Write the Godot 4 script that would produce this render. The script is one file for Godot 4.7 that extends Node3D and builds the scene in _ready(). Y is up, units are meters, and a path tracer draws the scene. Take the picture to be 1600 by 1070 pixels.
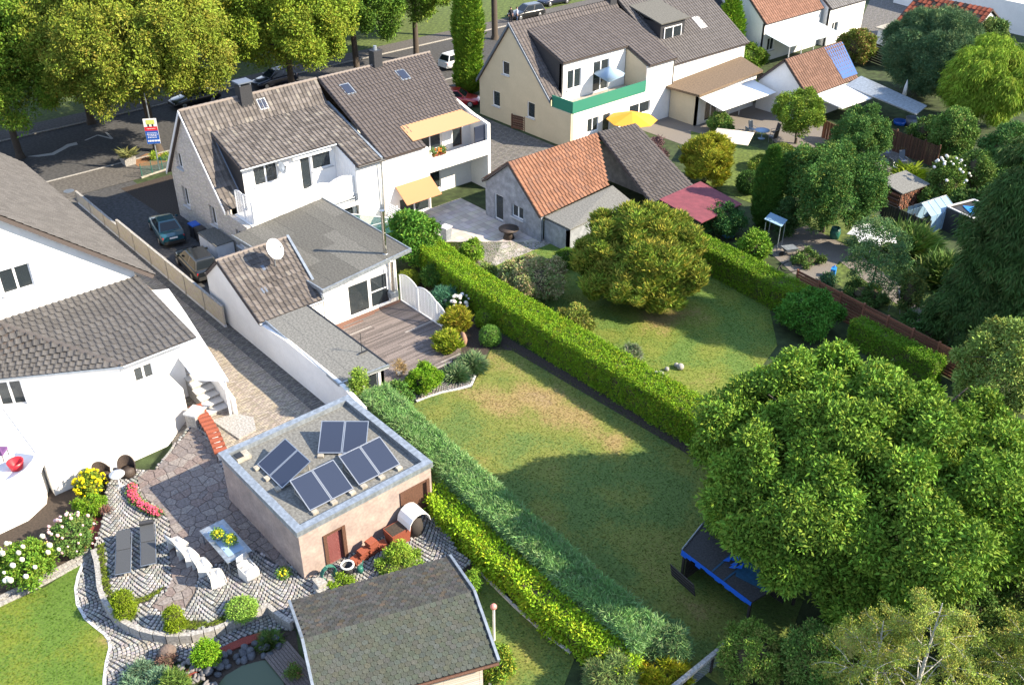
extends Node3D
# A row of houses with long back gardens, seen from the air. x runs along the street, -z towards it, y up, metres.
var rng := RandomNumberGenerator.new()
var taken := {}
var M := {}
var clumps := {}

func _ready():
	rng.seed = 7
	camera_and_light()
	make_materials()
	ground()
	main_house()
	extension()
	garage()
	solar_garage()
	garden_house()
	white_house()
	attached_house()
	yellow_house()
	barn()
	far_houses()
	walls_and_fences()
	vehicles()
	street_things()
	terrace()
	pond()
	terrace_furniture()
	hedges()
	trees()
	shrubs()
	far_gardens()
	lawn_things()

func camera_and_light():
	var cam := Camera3D.new()
	cam.name = "camera"
	cam.position = Vector3(0, 30, 0)
	cam.rotation_degrees = Vector3(-32.25, -41, 0)
	cam.fov = 38.08
	cam.far = 600.0
	cam.near = 0.5
	add_child(cam)
	var sky := ProceduralSkyMaterial.new()
	sky.sky_top_color = Color(0.47, 0.55, 0.68)
	sky.sky_horizon_color = Color(0.76, 0.79, 0.81)
	sky.ground_bottom_color = Color(0.2, 0.22, 0.16)
	sky.ground_horizon_color = Color(0.5, 0.55, 0.55)
	sky.sky_energy_multiplier = 1.1
	var s := Sky.new()
	s.sky_material = sky
	var env := Environment.new()
	env.background_mode = Environment.BG_SKY
	env.sky = s
	env.ambient_light_source = Environment.AMBIENT_SOURCE_SKY
	env.tonemap_mode = Environment.TONE_MAPPER_LINEAR
	env.tonemap_exposure = 2.7
	env.sdfgi_enabled = true
	env.ssao_enabled = true
	env.ssil_enabled = true
	var we := WorldEnvironment.new()
	we.name = "world_environment"
	we.environment = env
	add_child(we)
	var sun := DirectionalLight3D.new()
	sun.name = "sun"
	sun.light_energy = 1.55
	sun.light_color = Color(1.0, 0.94, 0.84)
	sun.light_angular_distance = 0.5
	sun.shadow_enabled = true
	add_child(sun)
	sun.look_at_from_position(Vector3(0.50, 0.565, 0.655) * 50.0, Vector3.ZERO)

# ---------------------------------------------------------------- naming
func numbered(n: String) -> String:
	if not taken.has(n):
		taken[n] = 0
		return n
	taken[n] += 1
	return "%s_%03d" % [n, taken[n]]

func tag(o, label := "", category := "", group := "", kind := ""):
	if label != "": o.set_meta("label", label)
	if category != "": o.set_meta("category", category)
	if group != "": o.set_meta("group", group)
	if kind != "": o.set_meta("kind", kind)
	return o

func thing(n: String, label: String, category: String, at := Vector3.ZERO, turn := 0.0, group := "") -> Node3D:
	var o := Node3D.new()
	o.name = numbered(n)
	o.position = at
	o.rotation.y = turn
	add_child(o)
	tag(o, label, category, group)
	return o

func copy(src: Node3D, n: String, at: Vector3, turn: float, label: String, group := "") -> Node3D:
	var o = src.duplicate()
	o.name = numbered(n)
	add_child(o)
	o.position = at
	o.rotation.y = turn
	o.set_meta("label", label)
	if group != "": o.set_meta("group", group)
	return o

func obj(n: String, st, m, parent = self) -> MeshInstance3D:
	var o := MeshInstance3D.new()
	if st is SurfaceTool:
		st.generate_normals()
		o.mesh = st.commit()
	else:
		o.mesh = st
	o.material_override = m
	if parent == self:
		o.name = numbered(n)
		parent.add_child(o)
	else:
		o.name = n
		parent.add_child(o, true)
	return o

func struct(n: String, st, m) -> MeshInstance3D:
	var o := obj(n, st, m)
	o.set_meta("kind", "structure")
	return o

# ---------------------------------------------------------------- shapes
func S() -> SurfaceTool:
	var s := SurfaceTool.new()
	s.begin(Mesh.PRIMITIVE_TRIANGLES)
	s.set_smooth_group(-1)
	return s

func tri(s, a: Vector3, b: Vector3, c: Vector3, out: Vector3):
	if (b - a).cross(c - a).dot(out) > 0.0:
		s.add_vertex(a); s.add_vertex(c); s.add_vertex(b)
	else:
		s.add_vertex(a); s.add_vertex(b); s.add_vertex(c)

func face(s, p: Array, out: Vector3):
	for i in range(1, p.size() - 1):
		tri(s, p[0], p[i], p[i + 1], out)

# a convex solid given as two matching rings of points
func hull2(s, lo: Array, hi: Array):
	var n := lo.size()
	var c := Vector3.ZERO
	for k in n: c += lo[k] + hi[k]
	c /= 2.0 * n
	for ring in [lo, hi]:
		var m := Vector3.ZERO
		for q in ring: m += q
		face(s, ring, m / n - c)
	for k in n:
		var q := [lo[k], lo[(k + 1) % n], hi[(k + 1) % n], hi[k]]
		face(s, q, (q[0] + q[1] + q[2] + q[3]) / 4.0 - c)

func box(s, c: Vector3, z: Vector3, b := Basis.IDENTITY):
	var h := z / 2.0
	var lo := []
	var hi := []
	for q in [[-1, -1], [1, -1], [1, 1], [-1, 1]]:
		lo.append(c + b * Vector3(q[0] * h.x, -h.y, q[1] * h.z))
		hi.append(c + b * Vector3(q[0] * h.x, h.y, q[1] * h.z))
	hull2(s, lo, hi)

func mm(s, a: Vector3, b: Vector3):
	box(s, (a + b) / 2.0, (b - a).abs())

func tube(s, a: Vector3, b: Vector3, ra: float, rb := -1.0, n := 8):
	if rb < 0.0: rb = ra
	var d := (b - a).normalized()
	var u := d.cross(Vector3.RIGHT if absf(d.x) < 0.8 else Vector3.UP).normalized()
	var v := d.cross(u)
	var lo := []
	var hi := []
	for k in n:
		var t := TAU * k / n
		var e := u * cos(t) + v * sin(t)
		lo.append(a + e * ra)
		hi.append(b + e * rb)
	s.set_smooth_group(0)
	for k in n:
		var j := (k + 1) % n
		face(s, [lo[k], lo[j], hi[j], hi[k]], lo[k] + lo[j] - a * 2.0)
	s.set_smooth_group(-1)
	face(s, lo, -d)
	face(s, hi, d)

func lathe(s, at: Vector3, prof: Array, n := 16, b := Basis.IDENTITY):
	s.set_smooth_group(0)
	for i in prof.size() - 1:
		var p: Vector2 = prof[i]
		var q: Vector2 = prof[i + 1]
		for k in n:
			var c0 := Vector3(cos(TAU * k / n), 0, sin(TAU * k / n))
			var c1 := Vector3(cos(TAU * (k + 1) / n), 0, sin(TAU * (k + 1) / n))
			var nn := Vector2(q.y - p.y, p.x - q.x)
			var out := b * ((c0 + c1) * nn.x * 0.5 + Vector3.UP * nn.y)
			face(s, [at + b * (c0 * p.x + Vector3.UP * p.y), at + b * (c1 * p.x + Vector3.UP * p.y), at + b * (c1 * q.x + Vector3.UP * q.y), at + b * (c0 * q.x + Vector3.UP * q.y)], out)
	s.set_smooth_group(-1)

func ball(s, at: Vector3, r: Vector3, nu := 12, nv := 8, rough := 0.0):
	s.set_smooth_group(0)
	var rows := []
	for i in nv + 1:
		var row := []
		for k in nu:
			var a := PI * i / nv
			var t := TAU * k / nu
			var d := Vector3(sin(a) * cos(t), cos(a), sin(a) * sin(t))
			var w := 1.0 + (rough * rng.randf_range(-1, 1) if i > 0 and i < nv else 0.0)
			row.append(at + d * r * w)
		rows.append(row)
	for i in nv:
		for k in nu:
			var j := (k + 1) % nu
			var m: Vector3 = (rows[i][k] + rows[i + 1][j]) / 2.0 - at
			face(s, [rows[i][k], rows[i][j], rows[i + 1][j], rows[i + 1][k]], m)
	s.set_smooth_group(-1)

func flat(s, pts: Array, y: float):
	var p := PackedVector2Array(pts)
	var t := Geometry2D.triangulate_polygon(p)
	for i in range(0, t.size(), 3):
		tri(s, Vector3(p[t[i]].x, y, p[t[i]].y), Vector3(p[t[i + 1]].x, y, p[t[i + 1]].y), Vector3(p[t[i + 2]].x, y, p[t[i + 2]].y), Vector3.UP)

# an upright prism over a ground outline (x, z)
func prism(s, pts: Array, y0: float, y1: float):
	flat(s, pts, y1)
	var p := PackedVector2Array(pts)
	var ccw := Geometry2D.is_polygon_clockwise(p)
	for i in pts.size():
		var a: Vector2 = pts[i]
		var b: Vector2 = pts[(i + 1) % pts.size()]
		var o := Vector2(b.y - a.y, a.x - b.x) * (1.0 if not ccw else -1.0)
		face(s, [Vector3(a.x, y0, a.y), Vector3(b.x, y0, b.y), Vector3(b.x, y1, b.y), Vector3(a.x, y1, a.y)], Vector3(o.x, 0, o.y))

# a slab under four points (roof sheets)
func slab(s, a: Vector3, b: Vector3, c: Vector3, d: Vector3, t := 0.15):
	var n := (b - a).cross(d - a).normalized()
	if n.y < 0: n = -n
	hull2(s, [a - n * t, b - n * t, c - n * t, d - n * t], [a, b, c, d])

# an upright wall: outline in (along, up), with rectangular openings that go right through
func wall(s, o: Vector3, u: Vector3, out: Vector3, poly: Array, t := 0.25, holes := []):
	var xs := [-99.0, 99.0]
	var ys := [-99.0, 99.0]
	for h in holes:
		xs.append(h.position.x); xs.append(h.end.x)
		ys.append(h.position.y); ys.append(h.end.y)
	xs.sort(); ys.sort()
	var pp := PackedVector2Array(poly)
	var P := func(q, d): return o + u * q.x + Vector3.UP * q.y - out * d
	for i in xs.size() - 1:
		for j in ys.size() - 1:
			if xs[i + 1] - xs[i] < 0.001 or ys[j + 1] - ys[j] < 0.001: continue
			var r := Rect2(xs[i], ys[j], xs[i + 1] - xs[i], ys[j + 1] - ys[j])
			var skip := false
			for h in holes:
				if h.has_point(r.get_center()): skip = true
			if skip: continue
			for piece in Geometry2D.intersect_polygons(pp, PackedVector2Array([r.position, Vector2(r.end.x, r.position.y), r.end, Vector2(r.position.x, r.end.y)])):
				var tt := Geometry2D.triangulate_polygon(piece)
				for k in range(0, tt.size(), 3):
					for d in [0.0, t]:
						tri(s, P.call(piece[tt[k]], d), P.call(piece[tt[k + 1]], d), P.call(piece[tt[k + 2]], d), out if d == 0.0 else -out)
	var cw := Geometry2D.is_polygon_clockwise(pp)
	for i in poly.size():
		var a: Vector2 = poly[i]
		var b: Vector2 = poly[(i + 1) % poly.size()]
		var e := Vector2(b.y - a.y, a.x - b.x) * (1.0 if not cw else -1.0)
		face(s, [P.call(a, 0.0), P.call(b, 0.0), P.call(b, t), P.call(a, t)], u * e.x + Vector3.UP * e.y)
	for h in holes:
		var c: Vector2 = h.get_center()
		var q := [h.position, Vector2(h.end.x, h.position.y), h.end, Vector2(h.position.x, h.end.y)]
		for i in 4:
			var mid: Vector2 = (q[i] + q[(i + 1) % 4]) / 2.0
			face(s, [P.call(q[i], 0.0), P.call(q[(i + 1) % 4], 0.0), P.call(q[(i + 1) % 4], t), P.call(q[i], t)], u * (c.x - mid.x) + Vector3.UP * (c.y - mid.y))

# window or glazed door in an opening of that wall: frame > mullion, pane, sill
func window(parent, o: Vector3, u: Vector3, out: Vector3, h: Rect2, sashes := 1, n := "window", fm = null, deep := 0.14, sill := true):
	if fm == null: fm = M.white_plastic
	var w := 0.07
	var s := S()
	var b := Basis(u, Vector3.UP, u.cross(Vector3.UP))
	var at := func(x, y): return o + u * x + Vector3.UP * y - out * deep
	for y in [h.position.y + w / 2, h.end.y - w / 2]:
		box(s, at.call(h.get_center().x, y), Vector3(h.size.x, w, 0.07), b)
	for k in sashes + 1:
		var x := h.position.x + w / 2 + (h.size.x - w) * k / sashes
		box(s, at.call(x, h.get_center().y), Vector3(w if k in [0, sashes] else w * 1.5, h.size.y - 2 * w, 0.07), b)
	var f := obj(n, s, fm, parent)
	for k in sashes:
		var g := S()
		var x0 := h.position.x + w + (h.size.x - w) * k / sashes
		var x1 := h.position.x + (h.size.x - w) * (k + 1) / sashes
		box(g, at.call((x0 + x1) / 2, h.get_center().y), Vector3(x1 - x0, h.size.y - 2 * w, 0.02), b)
		obj("pane", g, M.glass, f)
	if sill:
		var l := S()
		box(l, o + u * h.get_center().x + Vector3.UP * (h.position.y - 0.03) + out * 0.03, Vector3(h.size.x + 0.16, 0.05, 0.18), b)
		obj("sill", l, M.sill, f)
	return f

func tile_mesh() -> Mesh:
	if clumps.has("tile"): return clumps["tile"]
	var s := S()
	var xs := [-0.5, -0.38, -0.2, 0.0, 0.25, 0.5]
	var ys := [0.0, 0.16, 0.2, 0.06, 0.0, 0.02]
	for i in 5:
		var a := Vector3(xs[i], ys[i] + 0.12, 0.55)
		var b := Vector3(xs[i + 1], ys[i + 1] + 0.12, 0.55)
		var c := Vector3(xs[i + 1], ys[i + 1], -0.55)
		var d := Vector3(xs[i], ys[i], -0.55)
		face(s, [a, b, c, d], Vector3.UP)
		face(s, [a, b, Vector3(b.x, b.y - 0.12, b.z), Vector3(a.x, a.y - 0.12, a.z)], Vector3.BACK)
	s.generate_normals()
	clumps["tile"] = s.commit()
	return clumps["tile"]

# rows of roof tiles over the slope eave A-B, ridge C-D (seen from outside, A left)
func tiles(parent, A: Vector3, B: Vector3, C: Vector3, D: Vector3, col: Color, px := 0.3, py := 0.36, vary := 0.25, odd := Color(0, 0, 0, 0)):
	var n := (B - A).cross(D - A).normalized()
	if n.y < 0: n = -n
	var rows := int(((D - A).length() + (C - B).length()) / 2.0 / py)
	var xf := []
	var cs := []
	for j in rows:
		var t := (j + 0.5) / rows
		var l := A.lerp(D, t)
		var r := B.lerp(C, t)
		var cnt := int((r - l).length() / px)
		if cnt < 1: continue
		var x := (r - l) / cnt
		var down := x.normalized().cross(n).normalized()
		if down.y > 0: down = -down
		for i in cnt:
			xf.append(Transform3D(Basis(x, n * 0.3, down * py), l + x * (i + 0.5) + n * (0.035 + rng.randf() * 0.008)))
			var v := 1.0 + rng.randf_range(-vary, vary)
			var c := Color(col.r * v, col.g * v, col.b * v)
			if odd.a > 0.0 and rng.randf() < odd.a: c = Color(odd.r, odd.g, odd.b)
			cs.append(c)
	return many("roof_tiles", tile_mesh(), xf, cs, M.tile_face, parent)

func many(n: String, mesh: Mesh, xf: Array, cs: Array, m, parent = self) -> MultiMeshInstance3D:
	var mmesh := MultiMesh.new()
	mmesh.transform_format = MultiMesh.TRANSFORM_3D
	mmesh.use_colors = true
	mmesh.mesh = mesh
	mmesh.instance_count = xf.size()
	for i in xf.size():
		mmesh.set_instance_transform(i, xf[i])
		mmesh.set_instance_color(i, cs[i])
	var o := MultiMeshInstance3D.new()
	o.multimesh = mmesh
	o.material_override = m
	o.set_meta("kind", "stuff")
	if parent == self:
		o.name = numbered(n)
		add_child(o)
	else:
		o.name = n
		parent.add_child(o, true)
	return o

# ---------------------------------------------------------------- materials
func L(r: float, g: float, b: float) -> Color:
	return Color(r, g, b).linear_to_srgb()

func grain(sd: int, f1: float, f2: float, lo: float, hi: float, tint := Vector3.ONE, size := 256) -> ImageTexture:
	var a := FastNoiseLite.new()
	a.seed = sd
	a.frequency = f1
	a.fractal_octaves = 4
	var b := FastNoiseLite.new()
	b.seed = sd + 50
	b.frequency = f2
	b.fractal_octaves = 2
	var ia := a.get_seamless_image(size, size)
	var ib := b.get_seamless_image(size, size)
	var im := Image.create(size, size, false, Image.FORMAT_RGB8)
	for y in size:
		for x in size:
			var v := ia.get_pixel(x, y).r * 0.6 + ib.get_pixel(x, y).r * 0.4
			v = clampf((v - 0.5) * 1.5 + 0.5, 0, 1)
			var k := lerpf(lo, hi, v)
			im.set_pixel(x, y, Color(minf(1, k * lerpf(tint.x, 1, v)), minf(1, k * lerpf(tint.y, 1, v)), minf(1, k * lerpf(tint.z, 1, v))))
	im.generate_mipmaps()
	return ImageTexture.create_from_image(im)

func mat(n: String, c: Color, rough := 0.85, tex = null, sc := 0.5, metal := 0.0) -> StandardMaterial3D:
	var m := StandardMaterial3D.new()
	m.resource_name = n
	m.albedo_color = c
	m.roughness = rough
	m.metallic = metal
	if tex != null:
		m.albedo_texture = tex
		m.uv1_triplanar = true
		m.uv1_world_triplanar = true
		m.uv1_scale = Vector3.ONE * sc
	M[n] = m
	return m

func courses(bw: int, bh: int, j: int, stagger: bool, sd: int, lo: float, hi: float, joint: float) -> ImageTexture:
	var r := RandomNumberGenerator.new()
	r.seed = sd
	var im := Image.create(256, 256, false, Image.FORMAT_RGB8)
	im.fill(Color(joint, joint, joint))
	var row := 0
	for y in range(0, 256, bh):
		var off := (bw / 2) if stagger and row % 2 == 1 else 0
		for x in range(0, 256, bw):
			var v := r.randf_range(lo, hi)
			var c := Color(v, v * r.randf_range(0.97, 1.0), v * r.randf_range(0.93, 1.0))
			var x0 := (x + off) % 256
			im.fill_rect(Rect2i(x0, y, mini(bw - j, 256 - x0), bh - j), c)
			if x0 + bw - j > 256: im.fill_rect(Rect2i(0, y, x0 + bw - j - 256, bh - j), c)
		row += 1
	im.generate_mipmaps()
	return ImageTexture.create_from_image(im)

func make_materials():
	var g1 := grain(1, 0.02, 0.15, 0.72, 1.0)
	var g2 := grain(2, 0.05, 0.3, 0.6, 1.0)
	var g3 := grain(3, 0.008, 0.06, 0.82, 1.0, Vector3(0.97, 0.98, 1.0))
	var g4 := grain(8, 0.006, 0.05, 0.955, 1.0)
	var gl := grain(4, 0.03, 0.35, 0.5, 1.0, Vector3(0.95, 1.0, 0.85))
	mat("white_wall", L(0.8, 0.79, 0.77), 0.9, g4, 0.3)
	mat("white_plastic", L(0.78, 0.79, 0.8), 0.45)
	mat("white_paint", L(0.78, 0.79, 0.8), 0.6, g4, 0.8)
	mat("yellow_wall", L(0.56, 0.475, 0.33), 0.9, g4, 0.3)
	mat("grey_wall", L(0.36, 0.38, 0.42), 0.9, g1, 0.3)
	mat("rose_wall", L(0.43, 0.335, 0.29), 0.9, g3, 0.35)
	mat("slate", L(0.045, 0.047, 0.055), 0.6, g2, 0.8)
	mat("felt", L(0.17, 0.166, 0.148), 0.92, g2, 0.5)
	mat("felt_pale", L(0.24, 0.24, 0.225), 0.92, g2, 0.5)
	mat("felt_dark", L(0.055, 0.058, 0.063), 0.9, g2, 0.7)
	mat("roof_under", L(0.08, 0.065, 0.06), 0.95)
	mat("zinc", L(0.42, 0.47, 0.52), 0.4, g1, 0.7, 0.5)
	mat("steel", L(0.6, 0.58, 0.53), 0.25, null, 1.0, 1.0)
	mat("dark_metal", L(0.03, 0.032, 0.036), 0.45, null, 1.0, 0.3)
	mat("lead", L(0.16, 0.19, 0.24), 0.5, null, 1.0, 0.4)
	mat("concrete", L(0.47, 0.43, 0.36), 0.9, g1, 0.4)
	mat("stone_pale", L(0.5, 0.48, 0.45), 0.9, g2, 0.6)
	mat("shell_white", L(0.6, 0.6, 0.59), 0.5)
	mat("sill", L(0.5, 0.5, 0.5), 0.7)
	mat("asphalt", L(0.085, 0.085, 0.088), 0.95, g2, 0.25)
	mat("asphalt_patch", L(0.14, 0.13, 0.12), 0.95, g2, 0.3)
	mat("pavers", L(0.36, 0.32, 0.27), 0.92, courses(32, 16, 2, true, 5, 0.75, 1.0, 0.5), 0.55)
	mat("pavers_dark", L(0.17, 0.165, 0.16), 0.92, courses(32, 16, 2, true, 6, 0.7, 1.0, 0.55), 0.6)
	mat("patio", L(0.5, 0.47, 0.45), 0.9, courses(64, 64, 2, false, 7, 0.85, 1.0, 0.6), 0.5)
	var br := mat("gable_brick", L(0.66, 0.63, 0.59), 0.9, courses(32, 16, 2, true, 8, 0.85, 1.0, 0.66), 0.75)
	br.heightmap_enabled = false
	mat("red_brick", L(0.36, 0.2, 0.16), 0.9, courses(32, 16, 3, true, 9, 0.6, 1.0, 0.9), 0.8)
	mat("mortar", L(0.075, 0.075, 0.08), 0.95, g2, 1.0)
	mat("mortar_warm", L(0.17, 0.13, 0.11), 0.95, g2, 1.0)
	mat("soil", L(0.07, 0.052, 0.04), 0.98, g2, 0.6)
	mat("mulch", L(0.34, 0.07, 0.05), 0.95, g2, 1.5)
	mat("ground_green", L(0.055, 0.085, 0.025), 0.98, gl, 0.15)
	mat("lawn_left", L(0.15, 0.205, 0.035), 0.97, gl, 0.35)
	mat("lawn_plain", L(0.13, 0.18, 0.035), 0.97, gl, 0.3)  # even grass green for verge and orchard, close to the other lawns
	mat("gravel", L(0.26, 0.23, 0.2), 0.97, g2, 1.2)
	mat("dark_wood", L(0.055, 0.045, 0.04), 0.85, g2, 1.0)
	mat("brown_wood", L(0.16, 0.075, 0.045), 0.8, g2, 1.0)
	mat("red_wood", L(0.4, 0.16, 0.09), 0.75, g2, 1.0)
	mat("bark", L(0.12, 0.095, 0.075), 0.95, g2, 1.4)
	mat("birch_bark", L(0.6, 0.58, 0.54), 0.8, g1, 1.6)
	mat("twigs", L(0.12, 0.1, 0.055), 0.98, g2, 2.0)
	mat("orange_cloth", L(0.42, 0.19, 0.09), 0.9)
	mat("apricot_cloth", L(0.4, 0.22, 0.115), 0.9)
	mat("green_cloth", L(0.02, 0.17, 0.11), 0.85)
	mat("red_cloth", L(0.2, 0.045, 0.06), 0.8, g3, 0.6)
	mat("yellow_cloth", L(0.6, 0.3, 0.02), 0.85)
	mat("white_cloth", L(0.75, 0.75, 0.74), 0.9)
	mat("blue_tarp", L(0.01, 0.1, 0.5), 0.45)
	mat("teal_tarp", L(0.02, 0.1, 0.2), 0.5, g1, 1.0)
	mat("blue_plastic", L(0.01, 0.09, 0.42), 0.4)
	mat("terracotta", L(0.36, 0.09, 0.045), 0.8, g2, 1.5)
	mat("wicker", L(0.11, 0.08, 0.065), 0.7, courses(16, 8, 2, true, 11, 0.6, 1.0, 0.35), 2.0)
	mat("sling", L(0.07, 0.078, 0.09), 0.7, courses(8, 8, 1, false, 12, 0.85, 1.0, 0.7), 4.0)
	mat("solar_cell", L(0.035, 0.045, 0.075), 0.2, null, 1.0, 0.2)
	mat("rubber", L(0.02, 0.02, 0.02), 0.9)
	mat("alloy", L(0.45, 0.46, 0.47), 0.35, null, 1.0, 0.8)
	mat("red_lamp", L(0.45, 0.01, 0.01), 0.2)
	mat("clear_lamp", L(0.7, 0.72, 0.74), 0.15)
	mat("plate", L(0.75, 0.76, 0.78), 0.4)
	mat("dark_glass", L(0.012, 0.016, 0.02), 0.06)
	mat("green_fence", L(0.02, 0.13, 0.1), 0.5)
	mat("road_paint", L(0.68, 0.68, 0.66), 0.8, g2, 1.5)
	mat("skin", L(0.5, 0.3, 0.22), 0.6)
	mat("hair", L(0.03, 0.022, 0.016), 0.8)
	mat("shirt_pale", L(0.5, 0.55, 0.66), 0.9)
	mat("shirt_dark", L(0.015, 0.016, 0.024), 0.9)
	mat("jeans", L(0.05, 0.08, 0.16), 0.9)
	mat("blue_flower", L(0.05, 0.2, 0.5), 0.7)
	for q in [["teal_paint", 0.008, 0.07, 0.1], ["black_paint", 0.012, 0.014, 0.016], ["red_paint", 0.3, 0.008, 0.02], ["white_car_paint", 0.75, 0.76, 0.77], ["navy_paint", 0.015, 0.02, 0.04]]:
		var m := mat(q[0], L(q[1], q[2], q[3]), 0.3, null, 1.0, 0.15)
		m.clearcoat_enabled = true
		m.clearcoat = 1.0
		m.clearcoat_roughness = 0.04
	var gl2 := mat("glass", Color(0.2, 0.23, 0.25, 0.62), 0.03)
	gl2.transparency = BaseMaterial3D.TRANSPARENCY_ALPHA
	var gh := mat("greenhouse_pane", Color(0.62, 0.75, 0.85, 0.55), 0.08)
	gh.transparency = BaseMaterial3D.TRANSPARENCY_ALPHA
	var gt := mat("teal_glass", Color(0.35, 0.6, 0.6, 0.35), 0.05)
	gt.transparency = BaseMaterial3D.TRANSPARENCY_ALPHA
	var w := mat("pond_water", L(0.075, 0.1, 0.065), 0.08)
	w.metallic_specular = 0.35
	# takes its colour from each copy
	for q in [["leaf", 0.75, 0.45], ["needle", 0.8, 0.2], ["petal", 0.8, 0.4], ["tile_face", 0.85, 0.0], ["cobble_face", 0.8, 0.0]]:
		var m := StandardMaterial3D.new()
		m.resource_name = q[0]
		m.albedo_color = Color.WHITE
		m.vertex_color_use_as_albedo = true
		m.roughness = q[1]
		m.metallic_specular = 0.3
		if q[2] > 0:
			m.backlight_enabled = true
			m.backlight = Color(q[2], q[2], q[2] * 0.7)
			m.cull_mode = BaseMaterial3D.CULL_DISABLED
		M[q[0]] = m
	for n in ["tile_face", "cobble_face"]:
		M[n].albedo_texture = g2
		M[n].uv1_triplanar = true
		M[n].uv1_world_triplanar = true
		M[n].uv1_scale = Vector3.ONE * 1.3

# ---------------------------------------------------------------- foliage
func clump(kind: String) -> Mesh:
	if clumps.has(kind): return clumps[kind]
	var r := RandomNumberGenerator.new()
	r.seed = 99
	var k: Dictionary = {
		"leaf": {n = 15, l = 0.2, w = 0.1, r = 0.3, up = 0.2},
		"big": {n = 12, l = 0.3, w = 0.13, r = 0.42, up = 0.15},
		"fine": {n = 18, l = 0.11, w = 0.05, r = 0.2, up = 0.3},
		"needle": {n = 22, l = 0.26, w = 0.03, r = 0.2, up = 0.5},
		"spray": {n = 16, l = 0.3, w = 0.06, r = 0.16, up = 1.1},
		"droop": {n = 22, l = 0.34, w = 0.04, r = 0.35, up = -1.2},
		"blade": {n = 14, l = 0.8, w = 0.035, r = 0.1, up = 1.3},
	}[kind]
	var s := S()
	for i in k.n:
		var d := Vector3(r.randfn(), r.randfn(), r.randfn()).normalized()
		var at: Vector3 = d * k.r * pow(r.randf(), 0.5)
		if kind == "blade": at = Vector3(d.x, 0, d.z) * k.r
		var ax: Vector3 = (Vector3(r.randfn(), r.randfn() * 0.6, r.randfn()).normalized() + Vector3.UP * k.up + d * 0.5).normalized()
		var sd := ax.cross(Vector3(r.randfn(), r.randfn(), r.randfn())).normalized()
		if kind in ["leaf", "big", "fine"]: sd = (sd + Vector3(sd.z, 0, -sd.x) * 0.8).normalized()
		var l: float = k.l * r.randf_range(0.7, 1.25)
		var w: float = k.w * 0.5
		var nn := ax.cross(sd)
		var p0 := at
		var p1 := at + ax * l * 0.45 + sd * w + nn * w * 0.3
		var p2 := at + ax * l
		var p3 := at + ax * l * 0.45 - sd * w + nn * w * 0.3
		if kind == "blade": p2 += Vector3(ax.x, -0.35, ax.z) * l * 0.35
		for q in [[p0, p1, p2], [p0, p2, p3]]:
			for v in q: s.add_vertex(v)
	s.generate_normals()
	clumps[kind] = s.commit()
	return clumps[kind]

func jit(c: Color, v: float, alt: Color, share: float) -> Color:
	var k := 1.0 + rng.randf_range(-v, v)
	if c.g > c.r * 0.9 and c.b < c.g * 0.7: c = Color(c.r * 1.12, c.g * 1.3, c.b * 1.25)
	if rng.randf() < share: c = c.lerp(alt, rng.randf_range(0.4, 1.0))
	return Color(c.r * k * rng.randf_range(0.92, 1.08), c.g * k, c.b * k * rng.randf_range(0.9, 1.1))

func sphere_dir() -> Vector3:
	return Vector3(rng.randfn(), rng.randfn(), rng.randfn()).normalized()

func turned(out: Vector3, sc: float) -> Basis:
	var y := (out * 0.6 + sphere_dir() * 0.5 + Vector3.UP * 0.35).normalized()
	var x := y.cross(sphere_dir()).normalized()
	return Basis(x, y, x.cross(y)).scaled(Vector3.ONE * sc * rng.randf_range(0.75, 1.25))

func upright(sc: float) -> Basis:
	return Basis(Vector3.UP, rng.randf() * TAU).scaled(Vector3.ONE * sc * rng.randf_range(0.75, 1.25))

# clumps through the outer layers of lumps that make up a crown of half-sizes rad about c
func crown(parent, c: Vector3, rad: Vector3, nl: int, lr: float, n: int, kind: String, sc: float, col: Color, alt := Color(0, 0, 0), share := 0.0, nm := "crown", v := 0.3):
	var lumps := []
	for i in nl:
		var y := 1.0 - 1.75 * (i + 0.5) / nl
		var t := i * 2.39996 + rng.randf() * 0.9
		var d := Vector3(cos(t) * sqrt(maxf(0, 1 - y * y)), y, sin(t) * sqrt(maxf(0, 1 - y * y)))
		var r := lr * rng.randf_range(0.65, 1.3)
		var lc := c + d * (rad - Vector3.ONE * r * 0.85) * rng.randf_range(0.75, 1.1)
		var tone := 1.0 + rng.randf_range(-0.12, 0.12)
		for j in 7:
			var sd := (sphere_dir() + d * 0.8 + Vector3.UP * 0.25).normalized()
			lumps.append([lc + sd * r * 0.72, r * rng.randf_range(0.28, 0.5), sd, tone * (1.0 + rng.randf_range(-0.1, 0.1))])
	var xf := []
	var cs := []
	var hang := kind in ["droop", "spray", "blade"]
	var tries := 0
	while xf.size() < n and tries < n * 3:
		tries += 1
		var p: Vector3
		var o: Vector3
		var lv := 1.0
		if nl > 0 and xf.size() % 6 == 0:
			o = sphere_dir()
			p = c + o * rad * pow(rng.randf(), 0.4) * 0.85
		elif nl > 0:
			var l = lumps[rng.randi() % lumps.size()]
			o = (sphere_dir() + l[2] * 0.45).normalized()
			p = l[0] + o * l[1] * pow(rng.randf(), 0.35)
			lv = l[3]
		else:
			o = sphere_dir()
			p = c + o * rad * rng.randf_range(0.88, 1.0)
		if p.y < 0.05: continue
		xf.append(Transform3D(upright(sc) if hang else turned(o, sc), p))
		var cc := jit(col, v, alt, share)
		cs.append(Color(cc.r * lv, cc.g * lv, cc.b * lv))
	return many(nm, clump(kind), xf, cs, M.needle if kind in ["needle", "spray"] else M.leaf, parent)

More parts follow.
